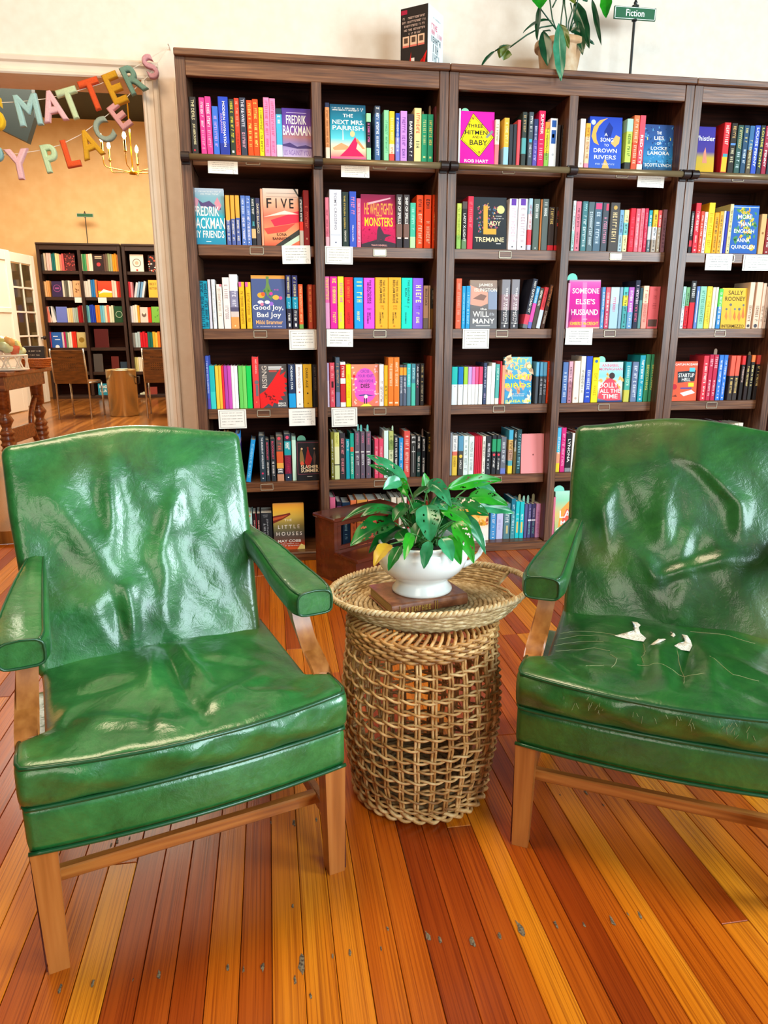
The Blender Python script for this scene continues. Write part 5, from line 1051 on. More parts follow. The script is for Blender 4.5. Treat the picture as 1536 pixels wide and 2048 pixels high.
def armchair(name, label, loc, rz, mat, bfolds, sfolds, seed, bdx=0):
    t = thing(name, label, 'armchair', loc, rz, 'green leather armchairs')
    V, F = rbox(74, 12, 74, BW, .084, BH, .022)
    MB().add(shape_back(V, bfolds, seed)+np.array([bdx, 0, 0]), F).build('back_cushion', mat, t, True)
    V, F = rbox(78, 56, 12, CW, CD, CH, .017)
    sc = MB().add(shape_seat(V, sfolds, seed), F).build('seat_cushion', mat, t, True)
    pb = MB()
    for zf in (.93, .03):
        pts = [seat_edge(CW/2*.965*s, zf) for s in np.linspace(-1, 1, 40)]
        e = CW/2*.985
        pts = [(-e+.004, .075, CZ+CH*zf), (-e, .03, CZ+CH*zf), (-e, .008, CZ+CH*zf)]+pts+[(e, .008, CZ+CH*zf), (e, .03, CZ+CH*zf), (e-.004, .075, CZ+CH*zf)]
        pb.tube(pts, .0042, 8)
    tag(pb.build('piping', M['piping'], sc, True), kind='stuff')
    # upholstered seat rail
    V, F = rbox(40, 24, 6, .584, .43, .088, .010)
    V[:, 1] += .215; s = V[:, 0]/.292; V[:, 1] -= .022*(1-s*s)*np.clip(1-V[:, 1]/.2, 0, 1); V[:, 2] += .2565
    ap = MB().add(V, F).build('seat_rail', mat, t, True)
    MB().tube([(.2905*s_, -.022*(1-s_*s_)-.001, .2585) for s_ in np.linspace(-1, 1, 30)], .004, 8).build('piping', M['piping'], ap, True)
    # legs
    for sx in (-1, 1):
        leg = MB(); a, bb, y0 = .2895, .248, 0
        lo = [(a-.003, .003), (bb+.004, .003), (bb+.004, .036), (a-.003, .036)]; hi = [(a, 0), (bb-.002, 0), (bb-.002, .044), (a, .044)]
        vs = [(sx*p[0], p[1], 0) for p in lo]+[(sx*p[0], p[1]-.002, .258) for p in hi]
        fs = [(0, 1, 2, 3), (4, 7, 6, 5), (0, 4, 5, 1), (1, 5, 6, 2), (2, 6, 7, 3), (3, 7, 4, 0)]
        leg.add(vs, fs if sx > 0 else [tuple(reversed(f)) for f in fs])
        lg = leg.build('front_leg', M['chairwood'], t)
        MB().box(sx*.2896-.0012, sx*.2896+.0012, .006, .008, .004, .25).build('inlay_line', newflat('4a160c'), lg)
        rear = MB(); pr = [(.268, .44, .30), (.268, .455, .2), (.27, .50, .08), (.272, .535, 0)]
        ring = []
        for (px_, py_, pz_) in pr:
            ring += [(sx*px_-.017, py_-.018, pz_), (sx*px_+.017, py_-.018, pz_), (sx*px_+.017, py_+.018, pz_), (sx*px_-.017, py_+.018, pz_)]
        fs = [(3, 2, 1, 0), (12, 13, 14, 15)]
        for i in range(3):
            for j in range(4): fs.append((i*4+j, i*4+(j+1) % 4, i*4+4+(j+1) % 4, i*4+4+j))
        rear.add(ring, fs); rear.build('rear_leg', M['chairwood'], t)
        MB().cbox(sx*.268-.009, sx*.268+.009, .038, .50, .105, .137, .003).build('side_stretcher', M['chairwood'], t)
        # arm: wooden support sweeping down and forward, upholstered pad above
        ctr = [(.258, .190, .575), (.260, .188, .550), (.262, .181, .525), (.265, .166, .500), (.268, .140, .474), (.271, .104, .450), (.274, .064, .428), (.275, .036, .400), (.275, .026, .345)]
        ring = []; n = len(ctr)
        for i, (px_, py_, pz_) in enumerate(ctr):
            hw_ = .0185; hd = .019+.004*(i/(n-1)); tz = (0, 0, -.004, -.008, -.014, -.016, -.014, -.006, 0)[i]
            ring += [(sx*px_-hw_, py_-hd, pz_+tz), (sx*px_+hw_, py_-hd, pz_+tz), (sx*px_+hw_, py_+hd, pz_-tz), (sx*px_-hw_, py_+hd, pz_-tz)]
        fs = [(3, 2, 1, 0), tuple((n-1)*4+j for j in range(4))]
        for i in range(n-1):
            for j in range(4): fs.append((i*4+j, i*4+4+j, i*4+4+(j+1) % 4, i*4+(j+1) % 4))
        autosmooth(MB().add(ring, fs).build('arm_support', M['chairwood'], t), 50)
        # pad swept from the back to the rounded front end
        N = 30; K = 20; vs = []
        for i in range(N+1):
            f = i/N; yy = .475-f*.392
            zc = .628-.045*(1/(1+math.exp(-(f-.50)*9)))
            q_ = min(1, f/.85); q_ = q_*q_*(3-2*q_); hw_ = .018+.030*q_; xc = .212+hw_+.004*q_; hh_ = .024+.001*f
            e = max(0, (f-.90)/.10); hw_ *= math.sqrt(1-.42*e*e); hh_ *= math.sqrt(1-.16*e*e)
            for k in range(K):
                an = 2*math.pi*k/K; ca, sa = math.cos(an), math.sin(an)
                X = math.copysign(abs(ca)**.45, ca)*hw_; Z = math.copysign(abs(sa)**.45, sa)*hh_
                if sa > 0: Z += .004*(1-(X/hw_)**2)+.0009*math.sin(f*95+seed)*(1-(X/hw_)**2)
                vs.append((sx*(xc+X), yy-.005*e*0, zc+Z))
        fs = [tuple(range(K)), tuple(reversed(range(N*K, N*K+K)))]
        for i in range(N):
            for k in range(K): fs.append((i*K+(k+1) % K, i*K+k, (i+1)*K+k, (i+1)*K+(k+1) % K))
        if sx < 0: fs = [tuple(reversed(f_)) for f_ in fs]
        pad = autosmooth(MB().add(vs, fs).build('arm_pad', mat, t), 62)
        pp = MB()
        for kk in (3, 7, 13, 17):
            line = [Vector(vs[i*K+kk]) for i in range(N+1)]
            pp.tube([(p.x*1.001, p.y, p.z) for p in line], .0028, 6)
        endr = [Vector(vs[N*K+k]) for k in range(K)]
        pp.tube([(p.x, p.y-.0005, p.z) for p in endr], .0028, 6, closed=True)
        tag(pp.build('piping', M['piping'], pad, True), kind='stuff')
    MB().cbox(-.262, .262, .095, .115, .110, .138, .003).build('cross_stretcher', M['chairbar'], t)
    MB().cbox(-.25, .25, .425, .445, .26, .42, .004).build('rear_rail', M['chairbar'], t)
    return t, sc


BF1 = [(-.048, .455, -.062, .262, .013, .011), (-.158, .385, -.085, .235, .022, .010), (-.10, .40, -.09, .28, .02, -.006), (.091, .372, .030, .220, .013, .011), (.045, .215, .030, .06, .014, .007), (.205, .36, .190, .20, .022, .008), (.135, .33, .09, .21, .018, -.006), (-.160, .118, -.05, .160, .022, .010), (-.048, .160, -.046, .045, .011, .012), (-.075, .15, -.075, .05, .013, -.007),
       (.175, .44, .075, .40, .018, .006), (-.02, .36, -.01, .2, .03, -.008), (-.2, .3, -.16, .16, .03, -.006), (.03, .15, .15, .12, .03, -.006), (-.13, .43, -.2, .33, .03, .005)]
SF1 = [(.0, .32, .0, .12, .014, -.012), (.028, .30, .045, .13, .013, .009), (-.03, .31, -.06, .15, .016, .008), (.15, .12, .0, .055, .016, .008), (-.18, .10, -.03, .04, .018, .008), (.06, .22, .16, .16, .018, -.007), (-.08, .2, -.19, .2, .02, -.007), (.10, .08, .20, .04, .014, .006), (.0, .10, .02, .04, .016, -.009), (-.07, .09, -.09, .03, .014, -.006), (.17, .28, .22, .2, .02, .006), (-.2, .15, -.24, .08, .014, .008)]
BF2 = [(-.014, .43, .045, .408, .010, .009), (.045, .408, .138, .322, .010, .011), (.138, .322, .142, .25, .012, .010), (.07, .33, .04, .25, .05, -.010), (-.150, .348, -.174, .285, .011, .008), (-.174, .285, -.155, .19, .012, .010), (-.11, .30, -.10, .2, .03, -.006), (-.03, .36, -.025, .22, .014, .008), (.032, .25, .02, .19, .012, .008), (-.058, .165, -.034, .126, .010, .009), (-.034, .126, .03, .158, .009, .010), (.03, .158, .115, .19, .010, .011), (.0, .2, .1, .22, .03, -.008), (.115, .20, .2, .19, .014, .006), (.03, .13, .03, .03, .018, .006), (-.18, .35, -.19, .42, .015, .005)]
SF2 = [(-.20, .11, -.05, .09, .014, -.006), (-.22, .16, -.08, .16, .012, .006), (-.2, .21, -.1, .2, .012, .005), (.05, .27, .02, .06, .014, -.010), (.08, .22, .08, .06, .018, .008), (-.05, .24, -.05, .08, .014, -.007), (.12, .18, .22, .12, .02, .007), (.1, .1, .2, .05, .016, -.006), (-.22, .08, -.15, .03, .012, -.008), (-.02, .2, -.01, .08, .02, .006), (.0, .34, .1, .32, .02, -.006)]
armchair('armchair', 'shiny green leather armchair with wooden legs in front of the doorway', (.1765, -2.1625, 0), math.radians(17), M['leather_a'], BF1, SF1, 1.3, -.016)
rch, rseat = armchair('armchair', 'green leather armchair with a torn seat showing white stuffing', (1.075, -2.2, 0), math.radians(-29.4), M['leather_b'], BF2, SF2, 4.1)
# tears in the seat of the second chair
_sv = np.array([v.co[:] for v in rseat.data.vertices])


def seat_top(x, y):
    m_ = _sv[:, 2] > CZ+CH*.6; d = np.hypot(_sv[m_, 0]-x, _sv[m_, 1]-y); i = np.argsort(d)[:4]
    w = 1/(d[i]+1e-4); return float((_sv[m_, 2][i]*w).sum()/w.sum())


tears = [[(-.078, .30), (-.068, .285), (-.074, .262), (-.066, .24), (-.060, .215), (-.078, .205), (-.096, .205), (-.112, .196), (-.098, .188), (-.070, .19), (-.05, .200), (-.045, .215), (-.058, .235), (-.062, .262), (-.058, .28), (-.066, .30)],
         [(.030, .26), (.036, .235), (.034, .21), (.022, .19), (.012, .176), (.026, .172), (.044, .185), (.050, .21), (.048, .24), (.042, .265)],
         [(-.036, .175), (-.022, .19), (-.008, .21), (-.004, .205), (-.014, .185), (-.030, .166)], [(.005, .262), (.010, .25), (.006, .235), (.012, .226), (.016, .24), (.014, .256)]]
for tr in tears:
    c = np.mean(tr, 0); mb = MB(); n = len(tr)
    ring = [(p[0], p[1], seat_top(p[0], p[1])+.0012) for p in tr]
    inner = [(c[0]+(p[0]-c[0])*.5+.001*math.sin(i*3), c[1]+(p[1]-c[1])*.6, seat_top(c[0]+(p[0]-c[0])*.5, c[1]+(p[1]-c[1])*.6)+.004+.002*math.sin(i*2.1)) for i, p in enumerate(tr)]
    mb.add(ring+inner+[(c[0], c[1], seat_top(c[0], c[1])+.004)], [(i, (i+1) % n, n+(i+1) % n, n+i) for i in range(n)]+[(n+i, n+(i+1) % n, 2*n) for i in range(n)])
    o = mb.build('torn_stuffing', M['stuffing'], rseat, True); o['label'] = 'white stuffing showing through a tear'
cr = MB()
lines = [[(-.05, .19), (-.046, .15), (-.052, .12), (-.048, .09)], [(.018, .175), (.020, .13), (.03, .08), (.028, .03)], [(-.24, .20), (-.20, .215), (-.14, .22), (-.10, .205)], [(-.24, .17), (-.19, .19), (-.13, .185)], [(-.235, .14), (-.18, .16), (-.12, .158)], [(-.23, .11), (-.2, .12), (-.15, .125), (-.11, .118)], [(-.06, .08), (-.02, .085), (.03, .07), (.09, .075)], [(-.11, .06), (-.1, .09), (-.12, .11)], [(.08, .14), (.12, .1), (.18, .09)], [(.05, .30), (.12, .30), (.2, .29)], [(-.16, .05), (-.14, .06), (-.12, .075)]]
for L in lines:
    pts = []
    for (a, b_) in zip(L[:-1], L[1:]):
        for j in range(5):
            f = j/5; x = a[0]+(b_[0]-a[0])*f+rnd.uniform(-.0015, .0015); y = a[1]+(b_[1]-a[1])*f+rnd.uniform(-.0015, .0015)
            pts.append((x, y, seat_top(x, y)+.0002))
    cr.tube(pts, .0006, 4)
for j in range(46):
    x = rnd.choice((rnd.gauss(-.12, .03), rnd.gauss(.02, .05), rnd.gauss(.12, .04))); zf = rnd.uniform(.55, .9); l = rnd.uniform(.01, .03)
    if abs(x) > .27: continue
    a = seat_edge(x, zf); bq = seat_edge(x+rnd.uniform(-.006, .006), zf-l/CH*.6)
    cr.tube([(a[0], a[1]-.0125, a[2]), (bq[0], bq[1]-.0145, bq[2])], .00035, 4)
tag(cr.build('leather_cracks', M['crack'], rseat), kind='stuff')
# ------------------------------------------------------------------ step stool of dark mahogany
M['mahogany'] = noisy('mahogany', [(.3, hx('4a1c11')), (.55, hx('602817')), (.8, hx('78402a'))], (1.5, 8, 8), .22, 2.2, 3, 0, coat=.6, coat_r=.1)


def poly_prism(pts, y0, y1, axis='x'):
    n = len(pts); mb = MB()
    P = [(a, b_) for a, b_ in pts]
    if axis == 'x': vs = [(y0, a, b_) for a, b_ in P]+[(y1, a, b_) for a, b_ in P]
    else: vs = [(a, y0, b_) for a, b_ in P]+[(a, y1, b_) for a, b_ in P]
    mb.add(vs, [tuple(range(n)), tuple(reversed(range(n, 2*n)))]+[((i+1) % n, i, n+i, n+(i+1) % n) for i in range(n)])
    return mb


st = thing('step_stool', 'dark mahogany two-step library stool beside the bookcases', 'stool', (.586, -.332, 0), math.radians(31.6))
SWD = .397
for xa in (.006, SWD-.024):
    poly_prism([(-.150, 0), (-.150, .132), (.005, .132), (.005, .284), (.150, .284), (.150, 0)], xa, xa+.018).build('side_panel', M['mahogany'], st)
MB().cbox(-.006, SWD+.006, -.010, .156, .284, .302, .004).build('top_tread', M['mahogany'], st)
MB().cbox(0, SWD, -.166, .004, .132, .150, .004).build('lower_tread', M['mahogany'], st)
MB().cbox(.024, SWD-.024, .004, .018, .262, .284, .002).build('upper_rail', M['mahogany'], st)
MB().cbox(.024, SWD-.024, .004, .018, .150, .168, .002).build('lower_rail', M['mahogany'], st)
for xa in (.024, SWD-.044): MB().cbox(xa, xa+.020, .004, .018, .168, .262, .002).build('stile', M['mahogany'], st)
MB().cbox(.024, SWD-.024, -.148, -.134, .0, .132, .002).build('riser', M['mahogany'], st)

# ------------------------------------------------------------------ wicker basket used as a table
M['wicker'] = noisy('wicker_cane', [(.3, hx('8a5a2c')), (.5, hx('bd894c')), (.72, hx('e0b67c'))], (14, 14, 14), .55, 3, 4, .4, rand=.25)
M['seagrass'] = noisy('seagrass_rope', [(.28, hx('94764a')), (.5, hx('c6a674')), (.75, hx('ead4aa'))], (22, 22, 22), .7, 3, 4, .5, rand=.2)
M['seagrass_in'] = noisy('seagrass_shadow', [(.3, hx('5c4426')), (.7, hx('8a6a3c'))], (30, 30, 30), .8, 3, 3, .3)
BC = (.67, -1.802); NS = 31
PROFR = [(0, .158), (.05, .168), (.12, .180), (.2, .189), (.28, .188), (.36, .180), (.42, .174), (.47, .172)]


def RR(z):
    for (a, ra), (b_, rb) in zip(PROFR[:-1], PROFR[1:]):
        if z <= b_: return ra+(rb-ra)*(z-a)/(b_-a)
    return PROFR[-1][1]


bk = thing('wicker_basket', 'upturned open weave wicker basket standing between the armchairs', 'basket', (BC[0], BC[1], 0))
for i in range(NS):
    th = 2*math.pi*i/NS; mb = MB()
    for d in (-1, 1):
        pts = []
        for j in range(17):
            z = .01+.44*j/16; r = RR(z)-.001+.0022*math.sin(j*2.1+i); t2 = th+d*.021+.006*math.sin(j*1.3+i*.7)
            pts.append((r*math.cos(t2), r*math.sin(t2), z))
        mb.tube(pts, .0033, 6)
    mb.build('stake', M['wicker'], bk, True)


def weaver(z, n_stake, amp, r, ph, parent, mat, name='weaver', dz=.0035, per=6):
    mb = MB(); N = n_stake*per//2*2
    for s in (0, 1):
        pts = []
        for j in range(N):
            th = 2*math.pi*j/N; a = n_stake*th/2+math.pi*s+ph
            rr = RR(z)+amp*math.sin(a); pts.append((rr*math.cos(th), rr*math.sin(th), z+dz*math.cos(a)+.0015*math.sin(th*3+z*90)))
        mb.tube(pts, r, 5, closed=True)
    mb.build(name, mat, parent, True)


for k in range(13): weaver(.386-k*.0290, NS, .0058, .0033, k*math.pi*.5, bk, M['wicker'])
weaver(.022, NS, .009, .005, 0, bk, M['wicker'], 'base_rim', .005)
weaver(.010, NS, .009, .005, 1.5, bk, M['wicker'], 'base_rim', .005)
for k in range(6): weaver(.418+k*.0072, NS, .0065, .0044, k*math.pi*.5, bk, M['wicker'], 'band_row', .0015)
loops = MB()
for i in range(NS*2):
    th = 2*math.pi*i/NS/2
    pts = [((.178-.034*q*q)*math.cos(th+q*.16), (.178-.034*q*q)*math.sin(th+q*.16), .445+.024*math.sin(q*1.57)) for q in (0, .33, .66, 1)]
    loops.tube(pts, .0042, 5)
tag(loops.build('border_loops', M['wicker'], bk, True), kind='stuff')
fl = MB()
for k in range(10):
    r = .148*(k+1)/10; fl.tube([(r*math.cos(2*math.pi*j/60), r*math.sin(2*math.pi*j/60), .035+.002*math.sin(j*math.pi/2+k)) for j in range(60)], .0075, 5, closed=True)
tag(fl.build('woven_base', M['seagrass_in'], bk, True), kind='stuff')

# ------------------------------------------------------------------ seagrass tray on top
TC = (.697, -1.772); TZ = .470
tr = thing('seagrass_tray', 'oval woven seagrass tray with a handle gap, on the basket', 'tray', (TC[0], TC[1], TZ))
GAP = (-.30, .42)       # angles of the handle opening


def tray_pt(th, h, off=0):
    """point on the wall: h 0 at the floor, 1 at the rim"""
    a = .198+.044*h+off; b_ = .160+.014*h+off*.8
    return (a*math.cos(th), b_*math.sin(th), .004+.040*h+.006*math.cos(th)*h)


NT = 150
for k in range(8):
    h = (k+.3)/8; mb = MB()
    gap = k >= 2
    ths = np.linspace(GAP[1], 2*math.pi+GAP[0], NT) if gap else np.linspace(0, 2*math.pi, NT, endpoint=False)
    pts = [tray_pt(t_, h, .0022*math.sin(t_*23+math.pi*k)) for t_ in ths]
    mb.tube(pts, .0040, 5, closed=not gap); mb.build('wall_row', M['seagrass'], tr, True)
for s in (0, 1):
    mb = MB(); pts = []
    for j in range(420):
        t_ = 2*math.pi*j/420; q = tray_pt(t_, 1.0); a = t_*62+math.pi*s; lift = 0
        pts.append((q[0]+.0040*math.cos(a)*math.cos(t_), q[1]+.0040*math.cos(a)*math.sin(t_), q[2]+.002+.0040*math.sin(a)))
    mb.tube(pts, .0044, 5, closed=True).build('rim_rope', M['seagrass'], tr, True)
for e in GAP:
    MB().tube([tray_pt(e, h, .001) for h in (.2, .5, .8, 1)], .005, 6).build('gap_binding', M['seagrass'], tr, True)
for k in range(17):
    f = (k+.6)/17; a, b_ = .198*f, .160*f; n = max(24, int(130*f)); n -= n % 2; mb = MB()
    pts = [(a*math.cos(2*math.pi*j/n), b_*math.sin(2*math.pi*j/n), .002+.0016*math.cos(math.pi*j+math.pi*k)) for j in range(n)]
    mb.tube(pts, .0056, 5, closed=True); mb.build('floor_row', M['seagrass'], tr, True)
MB().lathe([(.001, -.003), (.99, -.003), (.99, -.001), (.001, -.001)], 40, sx=.19, sy=.154).build('floor_backing', M['seagrass_in'], tr)

# ------------------------------------------------------------------ old book under the bowl
M['calf'] = noisy('worn_brown_leather', [(.3, hx('6a3822')), (.55, hx('8e5638')), (.8, hx('aa7250'))], (12, 12, 12), .32, 4, 5, .15, coat=.3)
M['oldpage'] = noisy('yellowed_pages', [(.35, hx('7a5c30')), (.65, hx('b8945a'))], (1, 1, 90), .7, 6, 2, .2)
ob = thing('old_book', 'brown leather bound book lying under the white bowl', 'book', (.588, -1.862, .4795), math.radians(14.2))
BWd, BDp, BT = .196, .146, .029
cv = MB().cbox(0, BWd, .006, BDp, 0, .003, .001).cbox(0, BWd, .006, BDp, BT-.003, BT, .001)
n = 10
arc = [(.008-.008*math.sin(math.pi*i/n), BT/2-BT/2*math.cos(math.pi*i/n)) for i in range(n+1)]
ring = [(0, y_, z_) for y_, z_ in arc]+[(BWd, y_, z_) for y_, z_ in arc]
cv.add(ring, [(i, i+1, n+2+i, n+1+i) for i in range(n)]+[tuple(range(n+1)), tuple(reversed(range(n+1, 2*n+2)))])
cv.build('binding', M['calf'], ob)
MB().box(.004, BWd-.003, .008, BDp-.004, .003, BT-.003).build('page_block', M['oldpage'], ob)
gp = MB()
scribble(gp, .03, .10, .007, .020, -.0016, hx('b08a3e'), False)
for xg in (.018, .108, .114): gp.box(xg, xg+.0015, -.0012, .001, .004, .025, hx('b08a3e'))
gp.build('gilt_lettering', M['print'], ob)

# ------------------------------------------------------------------ plant in a white tureen
M['china'], _, _ = newmat('white_china', .16, hx('eeeeea'), coat=.4, coat_r=.05)
M['soil'] = noisy('potting_soil', [(.3, hx('1a120c')), (.7, hx('3a2a1c'))], (80, 80, 80), .95, 3, 4, .8)


def leafmat(name, c0, c1, rough=.28):
    m, nt, b = newmat(name, rough, coat=.3, coat_r=.22)
    mp = coords(nt, (1, 1, 1)); n_ = nd(nt, 'ShaderNodeTexNoise'); n_.inputs['Scale'].default_value = 26; n_.inputs['Detail'].default_value = 4
    nt.links.new(mp.outputs[0], n_.inputs['Vector']); r = ramp(nt, [(.3, hx(c0)), (.7, hx(c1))]); nt.links.new(n_.outputs['Fac'], r.inputs[0]); nt.links.new(r.outputs[0], b.inputs['Base Color'])
    tl = nt.nodes.new('ShaderNodeBsdfTranslucent'); nt.links.new(r.outputs[0], tl.inputs[0])
    mx = nt.nodes.new('ShaderNodeMixShader'); mx.inputs[0].default_value = .22
    nt.links.new(b.outputs[0], mx.inputs[1]); nt.links.new(tl.outputs[0], mx.inputs[2]); nt.links.new(mx.outputs[0], nt.nodes['Material Output'].inputs[0])
    return m


LM = {'d': leafmat('leaf_deep_green', '07461a', '157a26'), 'b': leafmat('leaf_bright_green', '128018', '34ac24'), 'p': leafmat('leaf_sheen_green', '17703c', '48a876', .2), 'y': leafmat('leaf_yellowing', 'b88a10', 'd8b830', .45),  # the sheen green has pale sky gloss painted into its colour
      'D': leafmat('leaf_dark_long', '0c3a22', '1c5a34'), 'T': leafmat('leaf_teal_long', '2a7a5a', '48a080'), 'o': leafmat('leaf_olive', '4a5a14', '6c7c2c')}
M['stem'], _, _ = newmat('green_stem', .5, hx('3c7a34'))


def leaf_mesh(base, tip, wid, lift, roll, holes, seed, prof=.75):
    """a blade from base to tip: bent midrib, V fold, optional holes between midrib and edge"""
    rr = random.Random(seed); B0, T0 = Vector(base), Vector(tip)
    L = (T0-B0).length; mid = (B0+T0)/2+Vector((0, 0, 1))*lift*L
    def P(t): return B0*(1-t)**2+mid*2*t*(1-t)+T0*t*t
    view = (Vector(CAM)-mid).normalized()
    nref = (view*.75+Vector((0, 0, 1))*.65).normalized()
    NI, NJ = 30, 14; vs = []; fs = []
    for i in range(NI+1):
        t = i/NI; p = P(t); d = (P(min(1, t+.01))-P(max(0, t-.01))).normalized()
        s = d.cross(nref); s = s.normalized() if s.length > 1e-4 else d.orthogonal().normalized()
        s = Matrix.Rotation(roll, 3, d) @ s; nn = s.cross(d)
        tt = t**prof; w = wid*max(.0, math.sin(math.pi*min(1, tt))**.8)*.5+.0004
        w *= 1+.05*math.sin(t*19+seed)
        for j in range(NJ+1):
            u = j/NJ*2-1
            vs.append(p+s*(u*w)+nn*(abs(u)*w*.28+.006*math.sin(t*9+u*3+seed)*L))
    hole = set()
    if holes:
        i = 5
        while i < NI-6:
            for side in (-1, 1):
                if rr.random() < .62:
                    jc = 6.5+side*rr.choice((2.5, 3.5)); n_ = rr.choice((1, 2, 2, 3)); ii = i+rr.choice((0, 1))
                    for q in range(n_+1):
                        hole.add((ii+q, int(jc+side*q*.6)))
                        if 0 < q < n_: hole.add((ii+q, int(jc+side*q*.6)+side))
            i += 4
    for i in range(NI):
        for j in range(NJ):
            if (i, j) in hole: continue
            a = i*(NJ+1)+j; fs.append((a, a+1, a+NJ+2, a+NJ+1))
    return MB().add(vs, fs)


def stem_to(mb, a, b_, r, bend=.25):
    A_, B_ = Vector(a), Vector(b_); m_ = (A_+B_)/2+Vector((0, 0, 1))*(B_-A_).length*bend
    mb.tube([A_*(1-t)**2+m_*2*t*(1-t)+B_*t*t for t in (0, .15, .3, .45, .6, .75, .9, 1)], r, 5)


PC = (.676, -1.768, .5090)
pl = thing('potted_plant', 'holey leaved green plant in a white china tureen on the basket', 'plant', PC)
bp_ = [(.0685, 0), (.0700, .003), (.0690, .007), (.0600, .017), (.0545, .024), (.0560, .029), (.0700, .036), (.0850, .049), (.0940, .064), (.0975, .078), (.0960, .090), (.0925, .098), (.0925, .104), (.0945, .106), (.0955, .110), (.0935, .113), (.0895, .1125), (.0880, .104), (.0850, .085)]
bp_ = [(r_*1.05 if z_ > .02 else r_*.98, z_*1.12) for r_, z_ in bp_]
pot = MB().lathe(bp_, 56, sx=1.06, sy=.95).build('tureen', M['china'], pl, True)
for sx in (1,):
    h0 = [(.100, .0, .112), (.116, .0, .124), (.133, .0, .132), (.147, .0, .124), (.150, .0, .104), (.140, .0, .082), (.122, .0, .064), (.102, .0, .056), (.090, 0, .056)]
    MB().tube([(sx*a, b_, c) for a, b_, c in h0], [.007, .0065, .006, .0058, .0058, .006, .0065, .008, .009], 10).build('handle', M['china'], pot, True)
MB().lathe([(.001, .110), (.05, .111), (.092, .108)], 36, sx=1.05, sy=.95, capb=False).build('soil', M['soil'], pl, True)
s_ = 4.518
LF = [((560, 340), (190, 95), 135, 'p', -1.70, -1.66, .12, .3, 1), ((470, 325), (212, 180), 85, 'd', -1.71, -1.70, .1, .2, 1), ((505, 320), (345, 400), 115, 'p', -1.73, -1.76, .1, -.3, 0), ((490, 310), (565, 465), 100, 'b', -1.72, -1.76, .1, .5, 1), ((605, 480), (780, 385), 115, 'd', -1.71, -1.74, .1, -.4, 0), ((735, 440), (718, 250), 95, 'b', -1.70, -1.68, .0, .5, 0), ((745, 350), (962, 560), 130, 'p', -1.72, -1.78, .35, .2, 1), ((930, 392), (1415, 318), 120, 'b', -1.72, -1.70, .12, .5, 1), ((1120, 470), (1472, 548), 135, 'b', -1.72, -1.74, .18, .2, 1), ((1150, 360), (1362, 430), 120, 'p', -1.66, -1.66, .1, 0, 1), ((930, 565), (1300, 640), 165, 'd', -1.73, -1.76, .22, .2, 1), ((1190, 575), (1530, 620), 105, 'p', -1.74, -1.74, .15, .3, 0),
      ((470, 600), (-30, 690), 95, 'd', -1.72, -1.74, .28, .3, 1), ((465, 625), (140, 650), 105, 'd', -1.74, -1.76, .3, .1, 1), ((445, 700), (48, 915), 205, 'd', -1.74, -1.80, .18, .1, 1), ((520, 760), (215, 980), 140, 'd', -1.72, -1.78, .2, .1, 0), ((405, 900), (262, 1098), 118, 'y', -1.79, -1.85, .2, .2, 0), ((505, 918), (392, 1138), 95, 'd', -1.82, -1.87, .15, .2, 0), ((600, 800), (535, 1040), 85, 'b', -1.79, -1.87, .2, -.3, 0), ((740, 545), (770, 880), 200, 'p', -1.77, -1.84, .12, .1, 1), ((765, 870), (712, 1120), 105, 'p', -1.84, -1.875, .1, .3, 0), ((860, 580), (1150, 760), 125, 'b', -1.77, -1.80, .25, .2, 1), ((1075, 640), (1272, 990), 92, 'p', -1.75, -1.79, .3, .3, 0), ((985, 700), (1165, 1072), 140, 'b', -1.78, -1.83, .25, .1, 1), ((870, 845), (972, 1052), 120, 'p', -1.82, -1.875, .2, -.1, 0), ((920, 830), (1045, 1082), 135, 'b', -1.80, -1.86, .25, .1, 0),
      ((775, 520), (925, 590), 150, 'p', -1.74, -1.78, .2, 0, 1), ((545, 560), (435, 690), 120, 'd', -1.75, -1.78, .15, .2, 0), ((560, 700), (640, 560), 120, 'd', -1.70, -1.69, .0, .2, 0), ((700, 700), (625, 900), 130, 'd', -1.78, -1.82, .1, .2, 0), ((820, 690), (905, 770), 120, 'd', -1.70, -1.72, .1, .2, 0), ((620, 560), (740, 640), 130, 'd', -1.70, -1.72, .15, .2, 1), ((480, 780), (560, 900), 120, 'd', -1.76, -1.80, .15, .3, 0), ((880, 640), (1010, 830), 110, 'd', -1.73, -1.76, .2, .1, 0), ((640, 610), (690, 800), 110, 'd', -1.74, -1.77, .1, .3, 0)]
lr = random.Random(12)
for _ in range(16):
    bx0, by0 = lr.uniform(480, 1000), lr.uniform(420, 760); an_ = lr.uniform(-.3, 3.4); ln = lr.uniform(130, 240)
    LF.append(((bx0, by0), (bx0+ln*math.cos(an_), by0+ln*math.sin(an_)*.9), lr.uniform(75, 120), lr.choice('ddbp'), lr.uniform(-1.76, -1.68), lr.uniform(-1.80, -1.68), lr.uniform(.1, .3), lr.uniform(-.4, .5), lr.random() < .5))
